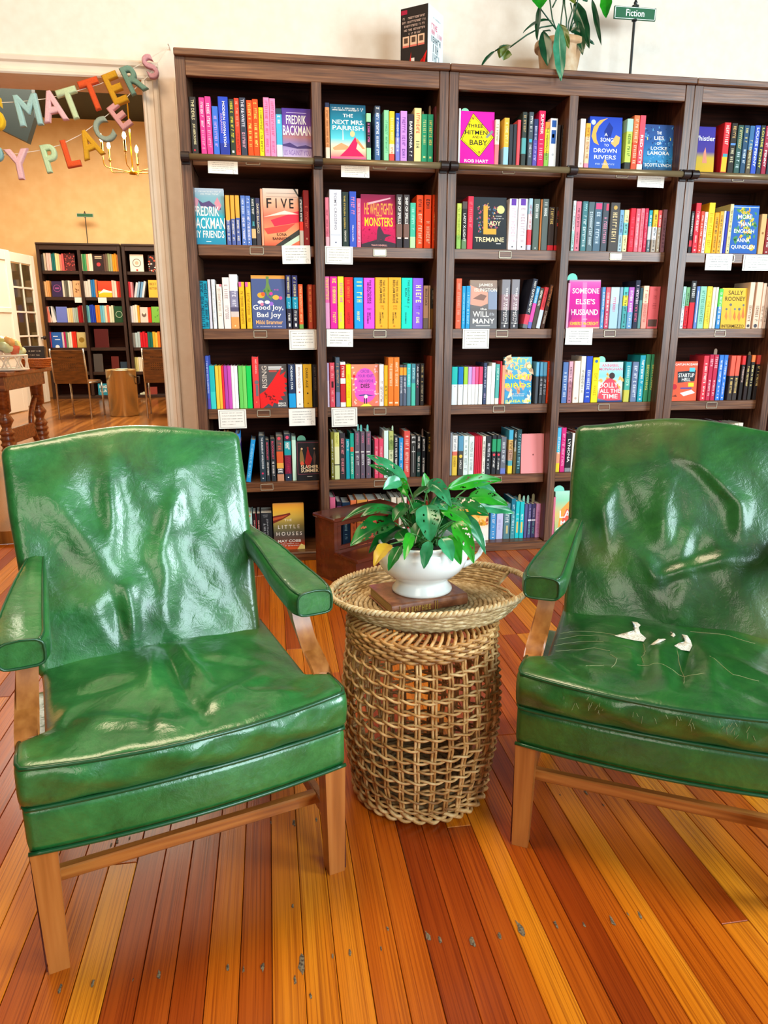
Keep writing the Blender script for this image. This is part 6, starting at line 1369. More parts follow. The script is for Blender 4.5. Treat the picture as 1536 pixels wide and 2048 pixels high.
for i, (b0, t0, w, c, Yb, Yt, lift, roll, hl) in enumerate(LF):
    if t0[1] > 930 and 240 < t0[0] < 1180: Yb, Yt = Yb-.035, min(Yt-.022, -1.885)
    Pb = at(690+b0[0]/s_, 890+b0[1]/s_, Yb); Pt = at(690+t0[0]/s_, 890+t0[1]/s_, Yt)
    Pb = Vector(Pb)-Vector(PC); Pt = Vector(Pt)-Vector(PC)
    # the blade reference direction needs world space: shift by the plant's own origin
    lm = leaf_mesh(Vector(Pb)+Vector(PC), Vector(Pt)+Vector(PC), w/s_*.00128, lift, roll, hl, i*7+3)
    lm.xf(Matrix.Translation(-Vector(PC)))
    lm.build('leaf', LM[c], pl, True)
    mb = MB(); a = i*2.4; r0 = .012+.03*((i*.37) % 1)
    stem_to(mb, (r0*math.cos(a), r0*math.sin(a)*.8, .108), Pb, .0019, .12); mb.build('stem', M['stem'], pl, True)
# ------------------------------------------------------------------ things on top of the bookcases
TZP = 2.2118
# boxed book set, a corner turned to the room
bx_ = thing('book_box', 'black and white printed box set standing on top of the bookcases', 'box', (1.057, .022, TZP), 0)
an = math.radians(38)
lx = Vector((-math.cos(an), math.sin(an), 0)); rx = Vector((math.sin(math.radians(28)), math.cos(math.radians(28)), 0)); rx = Vector((-lx.y*-1*0+math.sin(an), math.cos(an), 0))
L1, L2, HB = .131, .155, .232


def quad3(mb, o, ex, u0, u1, z0, z1, col, eps, nrm):
    o = Vector(o); q = [o+ex*u0+nrm*eps+Vector((0, 0, z0)), o+ex*u1+nrm*eps+Vector((0, 0, z0)), o+ex*u1+nrm*eps+Vector((0, 0, z1)), o+ex*u0+nrm*eps+Vector((0, 0, z1))]
    mb.add(q, [(0, 1, 2, 3)], col)


O0 = Vector((0, 0, 0)); body = MB(); kk = hx('2a221f'); ww = hx('eef2f0')
c4 = [O0, O0+lx*L1, O0+lx*L1+rx*L2, O0+rx*L2]
vs = [p+Vector((0, 0, z)) for z in (0, HB) for p in c4]
body.add(vs, [(0, 1, 5, 4)], kk).add(vs, [(3, 0, 4, 7)], ww).add(vs, [(1, 2, 6, 5), (2, 3, 7, 6), (4, 5, 6, 7), (3, 2, 1, 0)], kk)
body.build('slipcase', M['cover'], bx_)
art = MB(); nl = -rx; nr = -lx
for i, (z, u0, u1) in enumerate(((.196, .08, .9), (.181, .06, .92), (.166, .1, .9), (.151, .08, .9), (.136, .3, .75))):
    P0 = Vector((0, 0, 0)); tmp = MB(); scribble(tmp, u0*L1, u1*L1, z-.008, z, 0, hx('d8b8a8') if i < 3 else hx('b8a090'), False)
    tmp.v = [tuple(Vector(lx)*(L1-p[0])+nl*.0006+Vector((0, 0, p[2]))) for p in tmp.v]
    art.add(tmp.v, tmp.f, hx('d8b8a8'))
for u0 in (.08, .36, .64):
    quad3(art, (0, 0, 0), lx, L1*(1-u0), L1*(1-u0-.24), .082, .124, hx('e8c0a0'), .0006, nl)
    quad3(art, (0, 0, 0), lx, L1*(1-u0-.05), L1*(1-u0-.19), .098, .118, hx('5a4030'), .0008, nl)
    quad3(art, (0, 0, 0), lx, L1*(1-u0), L1*(1-u0-.24), .082, .089, hx('e07060'), .0008, nl)
for p in ((.38, .12, .4, .45), (.6, .02, .9, .3), (.7, .1, .98, .42)):
    a = [lx*(L1*(1-p[0])), lx*(L1*(1-p[2])), lx*(L1*(1-p[2]+.08))]
    zz = (p[1]*.1, p[3]*.14, p[1]*.1)
    art.add([q+nl*.001+Vector((0, 0, z)) for q, z in zip(a, zz)], [(0, 1, 2)], hx('e01c18'))
quad3(art, (0, 0, 0), lx, L1*.6, L1*.48, .018, .038, hx('e8d8d0'), .0008, nl)
quad3(art, (0, 0, 0), lx, L1*.98, L1*.76, .208, .224, hx('b02040'), .0008, nl)
for (z0, z1, col, u0, u1) in ((.150, .172, 'e87a90', .22, .62), (.130, .148, 'e87a90', .22, .92), (.100, .124, '5a6a70', .2, .85), (.064, .096, '5a6a70', .3, .85), (.030, .060, '7a8a90', .3, .8), (.012, .018, '8a9298', .2, .7), (.192, .197, '9aa2a8', .3, .8)):
    tmp = MB(); scribble(tmp, u0*L2, u1*L2, z0, z1, 0, hx(col), False)
    art.add([tuple(rx*p[0]+nr*.0006+Vector((0, 0, p[2]))) for p in tmp.v], tmp.f, hx(col))
art.build('box_print', M['print'], bx_)

# trailing plant in a clay pot
M['clay'] = noisy('pale_clay', [(.3, hx('b98a5c')), (.55, hx('d0a880')), (.8, hx('e4cfae'))], (5, 5, 5), .8, 3, 5, .3)
pc = Vector((1.700, .150, TZP))
cp = thing('clay_pot_plant', 'long leaved trailing plant in a clay pot above the bookcases', 'plant', tuple(pc))
MB().lathe([(.075, 0), (.080, .02), (.097, .130), (.099, .132), (.112, .134), (.114, .140), (.113, .158), (.106, .160), (.098, .158), (.09, .13)], 40).build('clay_pot', M['clay'], cp, True)
MB().lathe([(.001, .135), (.096, .133)], 24, capb=False).build('soil', M['soil'], cp, True)
s2 = 5.297
TL = [((720, 330), (770, 700), 112, 'D', .06, .03, .05, 0), ((888, 250), (910, 860), 108, 'T', .0, -.045, .0, .1), ((905, 262), (995, 515), 72, 'o', .05, .02, .12, .2), ((690, 40), (660, 430), 80, 'D', .10, .06, .05, .9), ((830, 232), (508, 352), 62, 'D', .1, .1, .28, .4), ((1055, 20), (1212, 515), 115, 'D', .1, .05, .12, .5), ((1085, 222), (1140, 585), 90, 'D', .08, .05, .1, .3), ((1240, -10), (1338, 480), 55, 'D', .1, .1, .1, .8), ((1390, -80), (1388, 192), 105, 'b', .1, .06, .1, .2), ((700, -90), (690, 95), 150, 'b', .1, .06, .1, .1),
      ((385, 480), (262, 620), 150, 'o', .08, .06, .25, .5), ((340, 520), (300, 640), 110, 'o', .06, .06, .2, -.4), ((215, 540), (62, 712), 42, 'D', .08, .05, .12, .3), ((1010, 330), (1115, 350), 62, 'D', .08, .05, .2, .2), ((1120, -60), (1190, 20), 60, 'D', .1, .1, .1, .2), ((900, -120), (700, -230), 130, 'b', .12, .1, .2, .2), ((960, -150), (1150, -260), 130, 'D', .12, .1, .2, .2), ((1000, -60), (1060, 40), 70, 'o', .1, .08, .2, .2), ((930, -200), (900, -380), 120, 'b', .12, .12, .1, .2), ((1180, 420), (1265, 475), 30, 'D', .06, .06, .1, .2)]
for i, (b0, t0, w, c, Yb, Yt, lift, roll) in enumerate(TL):
    a, b_ = Vector(at(950+b0[0]/s2, b0[1]/s2, Yb)), Vector(at(950+t0[0]/s2, t0[1]/s2, Yt))
    leaf_mesh(a, b_, w/s2*.0026, lift, roll, 0, i*5+1, .9).xf(Matrix.Translation(-pc)).build('leaf', LM[c], cp, True)
for path in ([(870, 345), (820, 200), (800, 60), (785, -60)], [(905, 330), (915, 180), (935, 40), (938, -120)], [(965, 330), (970, 200), (950, 60), (948, -100)], [(985, 330), (990, 240), (1030, 110), (1012, 30)], [(830, 268), (700, 290), (550, 370), (370, 500)], [(1010, 330), (1040, 250), (1085, 222)], [(820, 80), (860, 0), (900, -80)], [(800, 330), (790, 320), (720, 330)], [(1150, -100), (1240, -10)], [(370, 490), (300, 480), (215, 540)], [(880, 340), (700, 100), (690, 30)], [(1000, 330), (1100, -40), (1390, -80)], [(890, 340), (888, 250)]):
    MB().tube([Vector(at(950+p[0]/s2, p[1]/s2, .09))-pc for p in path], .0032, 6).build('stem', LM['D'], cp, True)

# street-style shelf sign
def street_sign(loc, words, label, h=.29, w=.205, s=1.0):
    t = thing('shelf_sign', label, 'sign', loc)
    gm = newmat('sign_green', .45, hx('0a5a30'))[0] if 'sign_green' not in bpy.data.materials else bpy.data.materials['sign_green']
    bm = bpy.data.materials.get('sign_post_black') or newmat('sign_post_black', .4, hx('101414'))[0]
    MB().lathe([(.030*s, 0), (.030*s, .006), (.008*s, .012), (.006*s, .02), (.006*s, h), (.012*s, h+.004), (.012*s, h+.01)], 20, capt=True).build('post', bm, t)
    MB().lathe([(.016*s, h+.060*s), (.016*s, h+.066*s), (.006*s, h+.070*s), (.009*s, h+.078*s), (.001, h+.094*s)], 16).build('finial', bm, t)
    b0 = MB().cbox(-w/2, w/2, -.004, .004, h+.008, h+.008+.052*s, .001).build('board', gm, t)
    pb = MB(); z0, z1 = h+.008, h+.008+.052*s; wl = hx('f2f4ee')
    for (a, b_, c, d) in ((-w/2+.003, w/2-.003, z0+.002, z0+.0045), (-w/2+.003, w/2-.003, z1-.0045, z1-.002), (-w/2+.003, -w/2+.006, z0+.002, z1-.002), (w/2-.006, w/2-.003, z0+.002, z1-.002)): pb.add([(a, -.0047, c), (b_, -.0047, c), (b_, -.0047, d), (a, -.0047, d)], [(0, 1, 2, 3)], wl)
    if words: text2(pb, words, -.045*s, .045*s, z0+.013*s, z1-.011*s, -.0048, wl)
    pb.build('sign_lettering', M['print'], b0)
    return t


p = at(1260, 150, .17); street_sign((p[0], .17, TZP), 'Fiction', 'green Fiction street sign on a black post above the bookcases', h=.272)
# ------------------------------------------------------------------ the room beyond the doorway
M['tan'] = noisy('tan_wall_paint', [(.3, hx('e2b67c')), (.7, hx('eac48c'))], (1, 1, 1), .7, 6, 2, 0)
M['darkgreen'], _, _ = newmat('dark_green_ceiling_paint', .6, hx('071a18'))
FY = 8.35
struct('floor_far', MB().box(-4.2, 1.2, WY+.2, FY, 0, FARZ), M['subfloor'])
struct('wall_far', MB().box(-4.35, 1.35, FY, FY+.15, 0, 4.0), M['tan'])
struct('wall_far_left', MB().box(-4.35, -4.2, WY+.2, FY, 0, 4.0), M['tan'])
struct('wall_far_right', MB().box(1.2, 1.35, WY+.2, FY, 0, 4.0), M['tan'])
struct('ceiling_far', MB().box(-4.35, 1.35, WY+.2, FY+.15, 3.98, 4.08), M['darkgreen'])
struct('trim_4', poly_prism([(-1.9, 3.98), (-1.9, 3.16), (-2.0, 2.93), (-2.5, 3.16), (-2.5, 3.98)], 5.0, 5.12, 'y'), M['darkgreen'])
area('far_fill_light', (-1.6, 5.2, 3.9), (-1.6, 5.2, 0), 2.6, 2.6, 230, (1.0, .92, .76))  # unseen light added to brighten the walls of the next room

M['diffuser'], _n, _b = newmat('fill_diffuser', .6, hx('f4ead8')); _b.inputs['Emission Color'].default_value = (1, .82, .58, 1); _b.inputs['Emission Strength'].default_value = 2.0


def fill_fixture(x, y, z, sx, sy, label):  # glowing fixture added to house an unseen fill light
    t = thing('fill_fixture', label, 'fill light', (x, y, z))
    MB().cbox(-sx/2-.03, sx/2+.03, -sy/2-.03, sy/2+.03, -.02, 0, .005).build('fill_frame', M['brass0'], t)
    MB().cbox(-sx/2, sx/2, -sy/2, sy/2, -.05, -.02, .005).build('fill_diffuser', M['diffuser'], t)


M['brass0'], _, _ = newmat('fill_frame_bronze', .4, hx('5a4630'), metal=.6)
fill_fixture(-.2, -1.7, CEIL, 1.8, 1.2, 'added warm fill light at the ceiling above the two armchairs')
fill_fixture(-1.6, 5.2, 3.98, 2.6, 2.6, 'added fill light at the next room ceiling above the cafe chairs')

FX = -2.89; FBY = 8.0
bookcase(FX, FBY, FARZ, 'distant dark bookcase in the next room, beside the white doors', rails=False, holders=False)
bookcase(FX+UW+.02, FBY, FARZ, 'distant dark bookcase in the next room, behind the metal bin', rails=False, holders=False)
FPXY = [538.5, 591, 642.6, 694, 743, 795]
fs_ = 4.389
far = MB()
FARG = 'face out books in the next room'


def far_row(row, spines, faces):
    zb = FARZ+SZ[row]+.001; Y = FBY+SY+.01; py = FPXY[row]
    last = None
    for q in spines:
        xl, xr, yt, cols = q[0], q[1], q[2], q[3].split()
        n = len(cols); lean = q[4] if len(q) > 4 else 0
        for i, c in enumerate(cols):
            a = xl+(xr-xl)*i/n; b_ = xl+(xr-xl)*(i+1)/n-1.2
            x0 = at(a/fs_, py, Y)[0]; x1 = at(b_/fs_, py, Y)[0]; zt = at((a+b_)/2/fs_, 400+yt/fs_, Y)[2]
            zt = min(zt, zb+.29)
            build_spine_book(x0, x1, zb, zt+rnd.uniform(-.012, .012), Y, [(0., c)], [], lean, '', depth=.13, joined=far)
    for (xl, xr, yt, base, art, nm) in faces:
        x0 = at(xl/fs_, py, Y)[0]; x1 = at(xr/fs_, py, Y)[0]; zt = min(at((xl+xr)/2/fs_, 400+yt/fs_, Y)[2], zb+.29)
        faceout(x0, x1, zb, zt, Y, base, art, '%s book facing out in the next room, %s' % (nm, ROWN[row]), group=FARG)


far_row(0, [(352, 412, 474, '2a4a40 3a3a38 c8b8a0'), (415, 458, 464, 'e0b8b0 e0b8b0'), (460, 492, 470, '1a6a68 1a6a68'), (493, 568, 472, 'e8d8a0 e0c890 c87a6a d85a5a'), (712, 818, 470, 'e0d8b0 3a8a50 4a9a60 e8a080 f0e0c8 f0e0c8'), (915, 1048, 476, '5a4038 6a5a48 8a9a70 9aa080 e09020 e09020 c87838')],
        [(572, 660, 466, [(0, '4a1c1e'), (1, '5a2222')], [('f', 0, 1, 0, 1, 30, .09, 'd05048')], 'dark red flowered'), (825, 912, 476, [(0, '2c1a1a'), (1, '2c1a1a')], [('r', .15, .85, .85, .9, 'd8c0a0'), ('r', .15, .85, .75, .8, 'd8c0a0'), ('c', .5, .4, .2, 'c83a40')], 'black and red'), (1145, 1262, 476, [(0, 'e8dcd0'), (1, 'e8dcd0')], [('c', .5, .5, .32, '5a5048'), ('c', .5, .5, .27, 'e0d4c8'), ('c', .5, .5, .14, 'c8a890'), ('c', .5, .08, .08, 'c83a30')], 'cream ring'), (1305, 1385, 482, [(0, '2a1c1c'), (1, '2a1c1c')], [('f', 0, 1, 0, 1, 14, .13, 'd85a40'), ('f', 0, 1, 0, 1, 8, .13, 'd8d8d0')], 'black patchwork')])
far_row(1, [(385, 447, 708, 'e8b070 e8b884 e0a468 d89858'), (555, 642, 706, 'd8d0c0 6a6a60 5a5a50 e0dcd0 e0c8b8'), (738, 803, 706, 'e8dcd0 e0d4c8 d8d0c8'), (805, 860, 704, '2a78b8 2a78b8 e87a40'), (988, 1072, 706, 'd8c0b0 e0d0c0 c03020 b02818'), (1133, 1170, 716, 'c83040 d89098'), (1175, 1215, 716, 'd0d0d8 8ab0d0', 12), (1222, 1262, 716, '6a9cc8 c8d4e0', 12)],
        [(460, 552, 712, [(0, '34264e'), (1, '34264e')], [('c', .5, .55, .36, '9a5088'), ('c', .5, .55, .31, '34264e'), ('r', .3, .7, .5, .6, '9a5088')], 'purple ring'), (646, 718, 706, [(0, 'd8a878'), (1, 'd0a070')], [('f', .2, .9, .3, .9, 12, .12, '7a4a28')], 'tan branch'), (865, 985, 710, [(0, 'e84a2a'), (.6, 'e03820'), (.62, 'f0c020'), (1, 'e8b020')], [('p', [(0, .2), (.4, .5), (.7, .42), (1, .35), (1, .28), (.4, .3)], 'f4ece0')], 'orange mountain'), (1308, 1390, 702, [(0, 'e0b444'), (1, 'e0b040')], [('t', 'BEST', .15, .85, .7, .85, '6a4a18'), ('t', 'BETTER', .1, .9, .45, .6, '6a4a18')], 'mustard yellow')])
far_row(2, [(405, 462, 930, 'e8d8c8 e8806a d8c0b0'), (465, 500, 934, 'e0e0e0', -14), (597, 692, 944, 'e8d8b0 e8c890 e0c080 b8c0b8 a0b8b0 98b0a0'), (692, 748, 930, 'a01820 a01820 901018 d8c8b8'), (765, 845, 926, '58a0b0 68b0b8 2040b0 2848c0 2040b0'), (847, 1006, 926, 'e08020 e08020 60b0c8 78c0d0 e0d0b0 d87050 d0d8c0 c8d0b0'), (1155, 1232, 926, 'd8d8e0 e0d8d0 e8e0d0 e8a030'), (1303, 1333, 940, 'd83a20 d83a20')],
        [(500, 594, 936, [(0, '6a7aca'), (1, '6474c4')], [], 'plain periwinkle'), (1010, 1088, 932, [(0, '1a4a2a'), (1, '16401f')], [('c', .5, .5, .38, 'b8c8a8'), ('c', .5, .5, .33, '1a4a2a')], 'dark green ring'), (1235, 1302, 940, [(0, 'd8c8c0'), (1, 'd8c8c0')], [('c', .5, .5, .3, '6a5a50'), ('c', .5, .6, .15, 'e8d8c8')], 'pale grey sketch'), (1335, 1400, 936, [(0, '7ab84a'), (1, '70b040')], [('f', 0, 1, 0, 1, 8, .1, '3a7a2a')], 'lime green')])
far_row(3, [(438, 458, 1164, 'c04060'), (553, 640, 1156, 'd0c0c8 b02060 6a8a6a d8e0c8 e0e8d8'), (640, 678, 1160, 'e83a28 d83020'), (1172, 1412, 1160, '8a8a88 b0c8d0 a8c0c8 c81828 c81828 c81828 1a6a60 1a6a60 e8b030 e8c050 e87a30')],
        [(460, 552, 1160, [(0, '2a60b0'), (1, '2858a8')], [('r', .15, .6, .7, .76, 'c8d8f0'), ('r', .3, .8, .5, .56, 'c8d8f0'), ('c', .5, .05, .2, 'e0e8f0')], 'bright blue'), (682, 762, 1160, [(0, 'c8b880'), (1, 'b0984c')], [('c', .5, .5, .3, '8a6a20')], 'khaki'), (836, 958, 1132, [(0, '4c1010'), (1, '4c1010')], [], 'tall dark red')])
far_row(4, [(1192, 1255, 1384, 'c8c078 d8d090 e0dcc8 e0dcc8')], [(830, 908, 1350, [(0, '4a4440'), (1, '4a4440')], [], 'dark grey'), (985, 1048, 1372, [(0, '5a1a14'), (1, '5a1a14')], [], 'small dark red'), (1062, 1120, 1420, [(0, '2a3a4a'), (1, '2a3a4a')], [], 'small navy')])
far_row(5, [(1232, 1276, 1690, 'd8dcc0 d0d4b8')], [(868, 952, 1612, [(0, '2a90a8'), (1, '2a88a0')], [('t', 'ROAD', .15, .95, .6, .85, 'f0f0e8'), ('t', 'GUA', .2, .9, .25, .5, 'f0f0e8')], 'teal lettered'), (1302, 1384, 1640, [(0, '8a3a30'), (1, '8a3a30')], [], 'brick red')])
tag(far.build('distant_books', M['cover']), 'rows of small book spines on the distant bookcases', kind='stuff')
for (px, py, w, lab) in ((157, 592, .115, 'white card on the distant bookcase under a tan book'), (204, 592, .12, 'white card on the distant bookcase under an orange book')):
    p_ = at(px, py, FBY+SY-.005)
    tag(MB().box(-w/2, w/2, 0, .001, -.075, 0).build('review_card', M['paper'], None, False, (p_[0], FBY+SY-.006, FARZ+SZ[1]-.004)), lab, 'card', 'review cards on the shelf fronts')
p_ = at(175, 481, 8.15)
street_sign((p_[0], 8.15, FARZ+2.2118), '', 'small green street sign on the distant bookcase', h=.36, w=.23)

# white glazed doors standing open
M['doorwhite'], _, _ = newmat('white_door_paint', .4, hx('ece6d8'))
gl, nt, b = newmat('door_glass', .05, hx('6a5c40')); b.inputs['Transmission Weight'].default_value = .6; b.inputs['IOR'].default_value = 1.45
M['glass'] = gl


def leaf_door(name, A_, B_, h, panes):
    A_, B_ = Vector((*A_, FARZ)), Vector((*B_, FARZ)); d = B_-A_; L = d.length; a = math.atan2(d.y, d.x)
    o = thing(name, '', ''); o.location = A_; o.rotation_euler = (0, 0, a); tag(o, kind='structure')
    for k in ('label', 'category'):
        if k in o: del o[k]
    t = .02; stile = .105; bot = .30; top = .12
    MB().cbox(0, stile, -t, t, .01, h, .003).build('stile', M['doorwhite'], o); MB().cbox(L-stile, L, -t, t, .01, h, .003).build('stile', M['doorwhite'], o)
    MB().cbox(stile, L-stile, -t, t, .01, bot, .003).build('bottom_rail', M['doorwhite'], o); MB().cbox(stile, L-stile, -t, t, h-top, h, .003).build('top_rail', M['doorwhite'], o)
    if panes:
        W = L-2*stile; H = h-top-bot; nc, nr = 2, 5; mw = .024
        for c in range(1, nc): MB().cbox(stile+W*c/nc-mw/2, stile+W*c/nc+mw/2, -t*.8, t*.8, bot, h-top, .002).build('muntin', M['doorwhite'], o)
        for r_ in range(1, nr): MB().cbox(stile, L-stile, -t*.8, t*.8, bot+H*r_/nr-mw/2, bot+H*r_/nr+mw/2, .002).build('muntin', M['doorwhite'], o)
        for c in range(nc):
            for r_ in range(nr): MB().box(stile+W*c/nc+mw/2, stile+W*(c+1)/nc-mw/2, -.003, .003, bot+H*r_/nr+mw/2, bot+H*(r_+1)/nr-mw/2).build('pane', M['glass'], o)
        k_ = MB().tube([(L-.055, -t, .90), (L-.055, -t-.035, .90)], .009, 10).build('door_knob', M['darkmetal'], o)
        MB().lathe([(.001, 0), (.024, .006), (.028, .018), (.022, .032), (.001, .038)], 16).xf(Matrix.Translation((L-.055, -t-.03, .90)) @ Matrix.Rotation(math.radians(90), 4, 'X')).build('knob_ball', M['darkmetal'], k_, True)
    else:
        for (z0, z1) in ((bot, .68), (.74, 1.22), (1.28, h-top)): 
            MB().box(stile, L-stile, -.008, .008, z0, z1).build('door_panel', M['doorwhite'], o)
        MB().cbox(stile, L-stile, -t, t, .68, .74, .003).build('mid_rail', M['doorwhite'], o); MB().cbox(stile, L-stile, -t, t, 1.22, 1.28, .003).build('mid_rail', M['doorwhite'], o)
    return o


leaf_door('door_1', (-2.955, 6.86), (-2.835, 7.60), 1.99, True)
leaf_door('door_2', (-2.945, 5.72), (-2.795, 6.50), 1.96, False)

# side table with turned legs
M['tablewood'] = noisy('red_brown_table', [(.3, hx('4a1c0c')), (.55, hx('7c3c18')), (.8, hx('a0602c'))], (2, 20, 20), .3, 2.5, 5, .1, coat=.4)
tb = thing('side_table', 'carved wooden table with turned legs in the next room', 'table', (-1.93, 2.46, FARZ), math.radians(-6))
TT = .745
MB().cbox(-.50, .50, -.40, .40, TT-.035, TT, .008).build('table_top', M['tablewood'], tb)
ap = MB().cbox(-.45, .45, -.35, -.325, TT-.135, TT-.035, .004).cbox(-.45, .45, .325, .35, TT-.135, TT-.035, .004).cbox(-.45, -.425, -.325, .325, TT-.135, TT-.035, .004).cbox(.425, .45, -.325, .325, TT-.135, TT-.035, .004)
ap.build('apron_frame', M['tablewood'], tb)
tp = [(.03, 0), (.045, .02), (.045, .05), (.03, .07)]
z = .07
for i in range(6): tp += [(.044, z+.012), (.056, z+.026), (.044, z+.040)]; z += .042
tp += [(.03, z+.02), (.036, z+.04), (.055, z+.075), (.036, z+.11), (.028, z+.125), (.045, z+.14), (.05, TT-.04)]
for (lx_, ly) in ((-.40, -.29), (.40, -.29), (-.40, .29), (.40, .29)): MB().lathe(tp, 18, lx_, ly).build('turned_leg', M['tablewood'], tb, True)
for sgn in (-1, 1):
    MB().tube([(sgn*.40, .29-.045-.12*math.sin(math.pi*q), .12+.40*q) for q in np.linspace(0, 1, 14)], .022, 8).build('lyre_bracket', M['tablewood'], tb, True)
    MB().cbox(sgn*.40-.02, sgn*.40+.02, -.27, .13, .22, .33, .006).build('end_stretcher', M['tablewood'], tb)

tzz = FARZ+TT+.001


def on_table(px, Y): q = at(px, 735, Y); return (q[0], Y, tzz)


wb = thing('white_basket', 'white openwork basket on the carved table in the next room', 'basket', on_table(6, 2.25))
bs = MB()
for zz in (.008, .105): bs.tube([(.17*math.cos(a)*1.0, .11*math.sin(a), zz) for a in np.linspace(0, 2*math.pi, 32, endpoint=False)], .008, 6, closed=True)
bs.build('hoop_frame', M['doorwhite'], wb, True)
for i in range(22):
    a0 = 2*math.pi*i/22; a1 = a0+.28*(1 if i % 2 else -1)
    MB().tube([(.17*math.cos(a0), .11*math.sin(a0), .008), (.172*math.cos(a1), .112*math.sin(a1), .105)], .006, 5).build('slat', M['doorwhite'], wb)
MB().lathe([(.001, .004), (.16, .004)], 20, sy=.65, capb=False).build('base_panel', M['doorwhite'], wb)
for i in range(18):
    a = i*2.4; r0 = .12*math.sqrt((i+.5)/18); hc = ['e8c8a0', 'e07050', 'd8d890', 'e8d0c0', 'c8d8b0', 'e8b070'][i % 6]
    V, F = rbox(5, 5, 4, .085, .07, .055, .02); V = V+np.array([[.006*math.sin(p[0]*150+i), .006*math.sin(p[1]*150+i), .006*math.sin(p[0]*120+p[1]*90)] for p in V])
    bo = on_table(6, 2.25)
    o = MB().add(V, F).build('wrapped_soap', newflat(hc, .3), None, True, (bo[0]+r0*math.cos(a), bo[1]+r0*math.sin(a)*.6, tzz+.10+.075*(1-r0/.12)+.02*(i % 3)), (rnd.random(), rnd.random(), rnd.random()*3))
    tag(o, '%s wrapped parcel, %s in the heap of the white openwork basket' % (cname(hc), ORD[i]), 'parcel', 'wrapped parcels in the white basket')
p_ = on_table(72, 2.62)
it = thing('rattan_tray', 'orange brown rattan tray on the carved table', 'tray', p_)
M['rattan'] = noisy('orange_rattan', [(.3, hx('8a3a10')), (.7, hx('d07a30'))], (40, 40, 60), .5, 3, 3, .4)
for k in range(5): MB().tube([((.10+.003*k)*math.cos(a), (.08+.003*k)*math.sin(a), .008+.014*k) for a in np.linspace(0, 2*math.pi, 28, endpoint=False)], .008, 6, closed=True).build('coil', M['rattan'], it, True)
MB().lathe([(.001, .003), (.1, .003)], 20, sy=.8, capb=False).build('tray_base', M['rattan'], it)
sb = thing('dark_display_box', 'dark printed box leaning in the rattan tray', 'box', (p_[0], p_[1]+.005, tzz+.014), math.radians(4))
bb_ = MB().cbox(-.075, .075, -.03, .03, 0, .145, .003).build('box_body', newflat('231c22', .4), sb)
bb_.rotation_euler = (math.radians(-10), 0, 0)
tm = MB(); scribble(tm, -.04, .05, .10, .112, -.0308, hx('c8c0b0'), False); scribble(tm, -.03, .04, .07, .08, -.0308, hx('c8c0b0'), False); tm.build('box_print', M['print'], bb_)

# two cafe chairs and a metal bin
M['chrome'], _, _ = newmat('satin_chrome', .25, hx('b8b4ac'), metal=.9)
M['cafe'] = noisy('cafe_chair_wood', [(.3, hx('4a2c10')), (.7, hx('7a4e20'))], (3, 3, 12), .4, 3, 4, .05)


def cafe_chair(loc, rz, label):
    t = thing('cafe_chair', label, 'chair', loc, rz, 'cafe chairs in the next room')
    bk_ = MB(); W_2, z0, z1 = .178, .42, .80
    # perforated back: strips around a grid of square holes
    nx, nz = 15, 16; cw = 2*W_2/nx; ch = (z1-z0)/nz
    for i in range(nx):
        for k in range(nz):
            hole = (k in (12,) and 3 <= i <= 11) or (6 <= k <= 9 and 3 <= i <= 11)
            x0, x1_, a, b_ = -W_2+i*cw, -W_2+(i+1)*cw, z0+k*ch, z0+(k+1)*ch
            if hole:
                m_ = .3
                for (p, q, r_, s_) in ((x0, x1_, a, a+ch*m_), (x0, x1_, b_-ch*m_, b_), (x0, x0+cw*m_, a+ch*m_, b_-ch*m_), (x1_-cw*m_, x1_, a+ch*m_, b_-ch*m_)): bk_.box(p, q, -.006, .006, r_, s_)
            else: bk_.box(x0, x1_, -.006, .006, a, b_)
    o = bk_.build('back_panel', M['cafe'], t); o.rotation_euler = (math.radians(7), 0, 0); o.location = (0, -.055+.05, 0)
    for sx in (-1, 1):
        MB().tube([(sx*.185, -.10, .81), (sx*.185, -.055, .44), (sx*.185, -.03, .42), (sx*.185, -.045, 0)], .011, 8).build('rear_leg', M['chrome'], t, True)
        MB().tube([(sx*.185, .40, .41), (sx*.185, .42, 0)], .011, 8).build('front_leg', M['chrome'], t, True)
        MB().tube([(sx*.185, -.03, .42), (sx*.185, .40, .41)], .010, 8).build('seat_rail', M['chrome'], t, True)
    MB().cbox(-.178, .178, -.02, .41, .415, .432, .005).build('seat', M['cafe'], t)
    return t


p_ = at(150, 846, 5.45)
cafe_chair((at(147, 770, 5.45)[0], 5.45, FARZ), math.radians(-6), 'cafe chair with a perforated back, nearer the carved table')
cafe_chair((at(324, 770, 5.45)[0], 5.45, FARZ), math.radians(4), 'cafe chair with a perforated back, half hidden by the door casing')
M['brassbin'], _, _ = newmat('brushed_brass', .24, hx('c4b58e'), metal=.9)
bn = thing('metal_bin', 'brushed brass cylinder bin between the cafe chairs', 'bin', (at(246, 790, 5.75)[0], 5.75, FARZ))
MB().lathe([(.165, 0), (.170, .01), (.176, .54), (.180, .55), (.176, .555), (.170, .55), (.165, .05), (.001, .04)], 36).build('bin_body', M['brassbin'], bn, True)
MB().tube([(.178, -.03, .46), (.21, -.03, .47), (.21, -.03, .39), (.178, -.03, .38)], .010, 8).build('bin_handle', M['darkmetal'], bn, True)

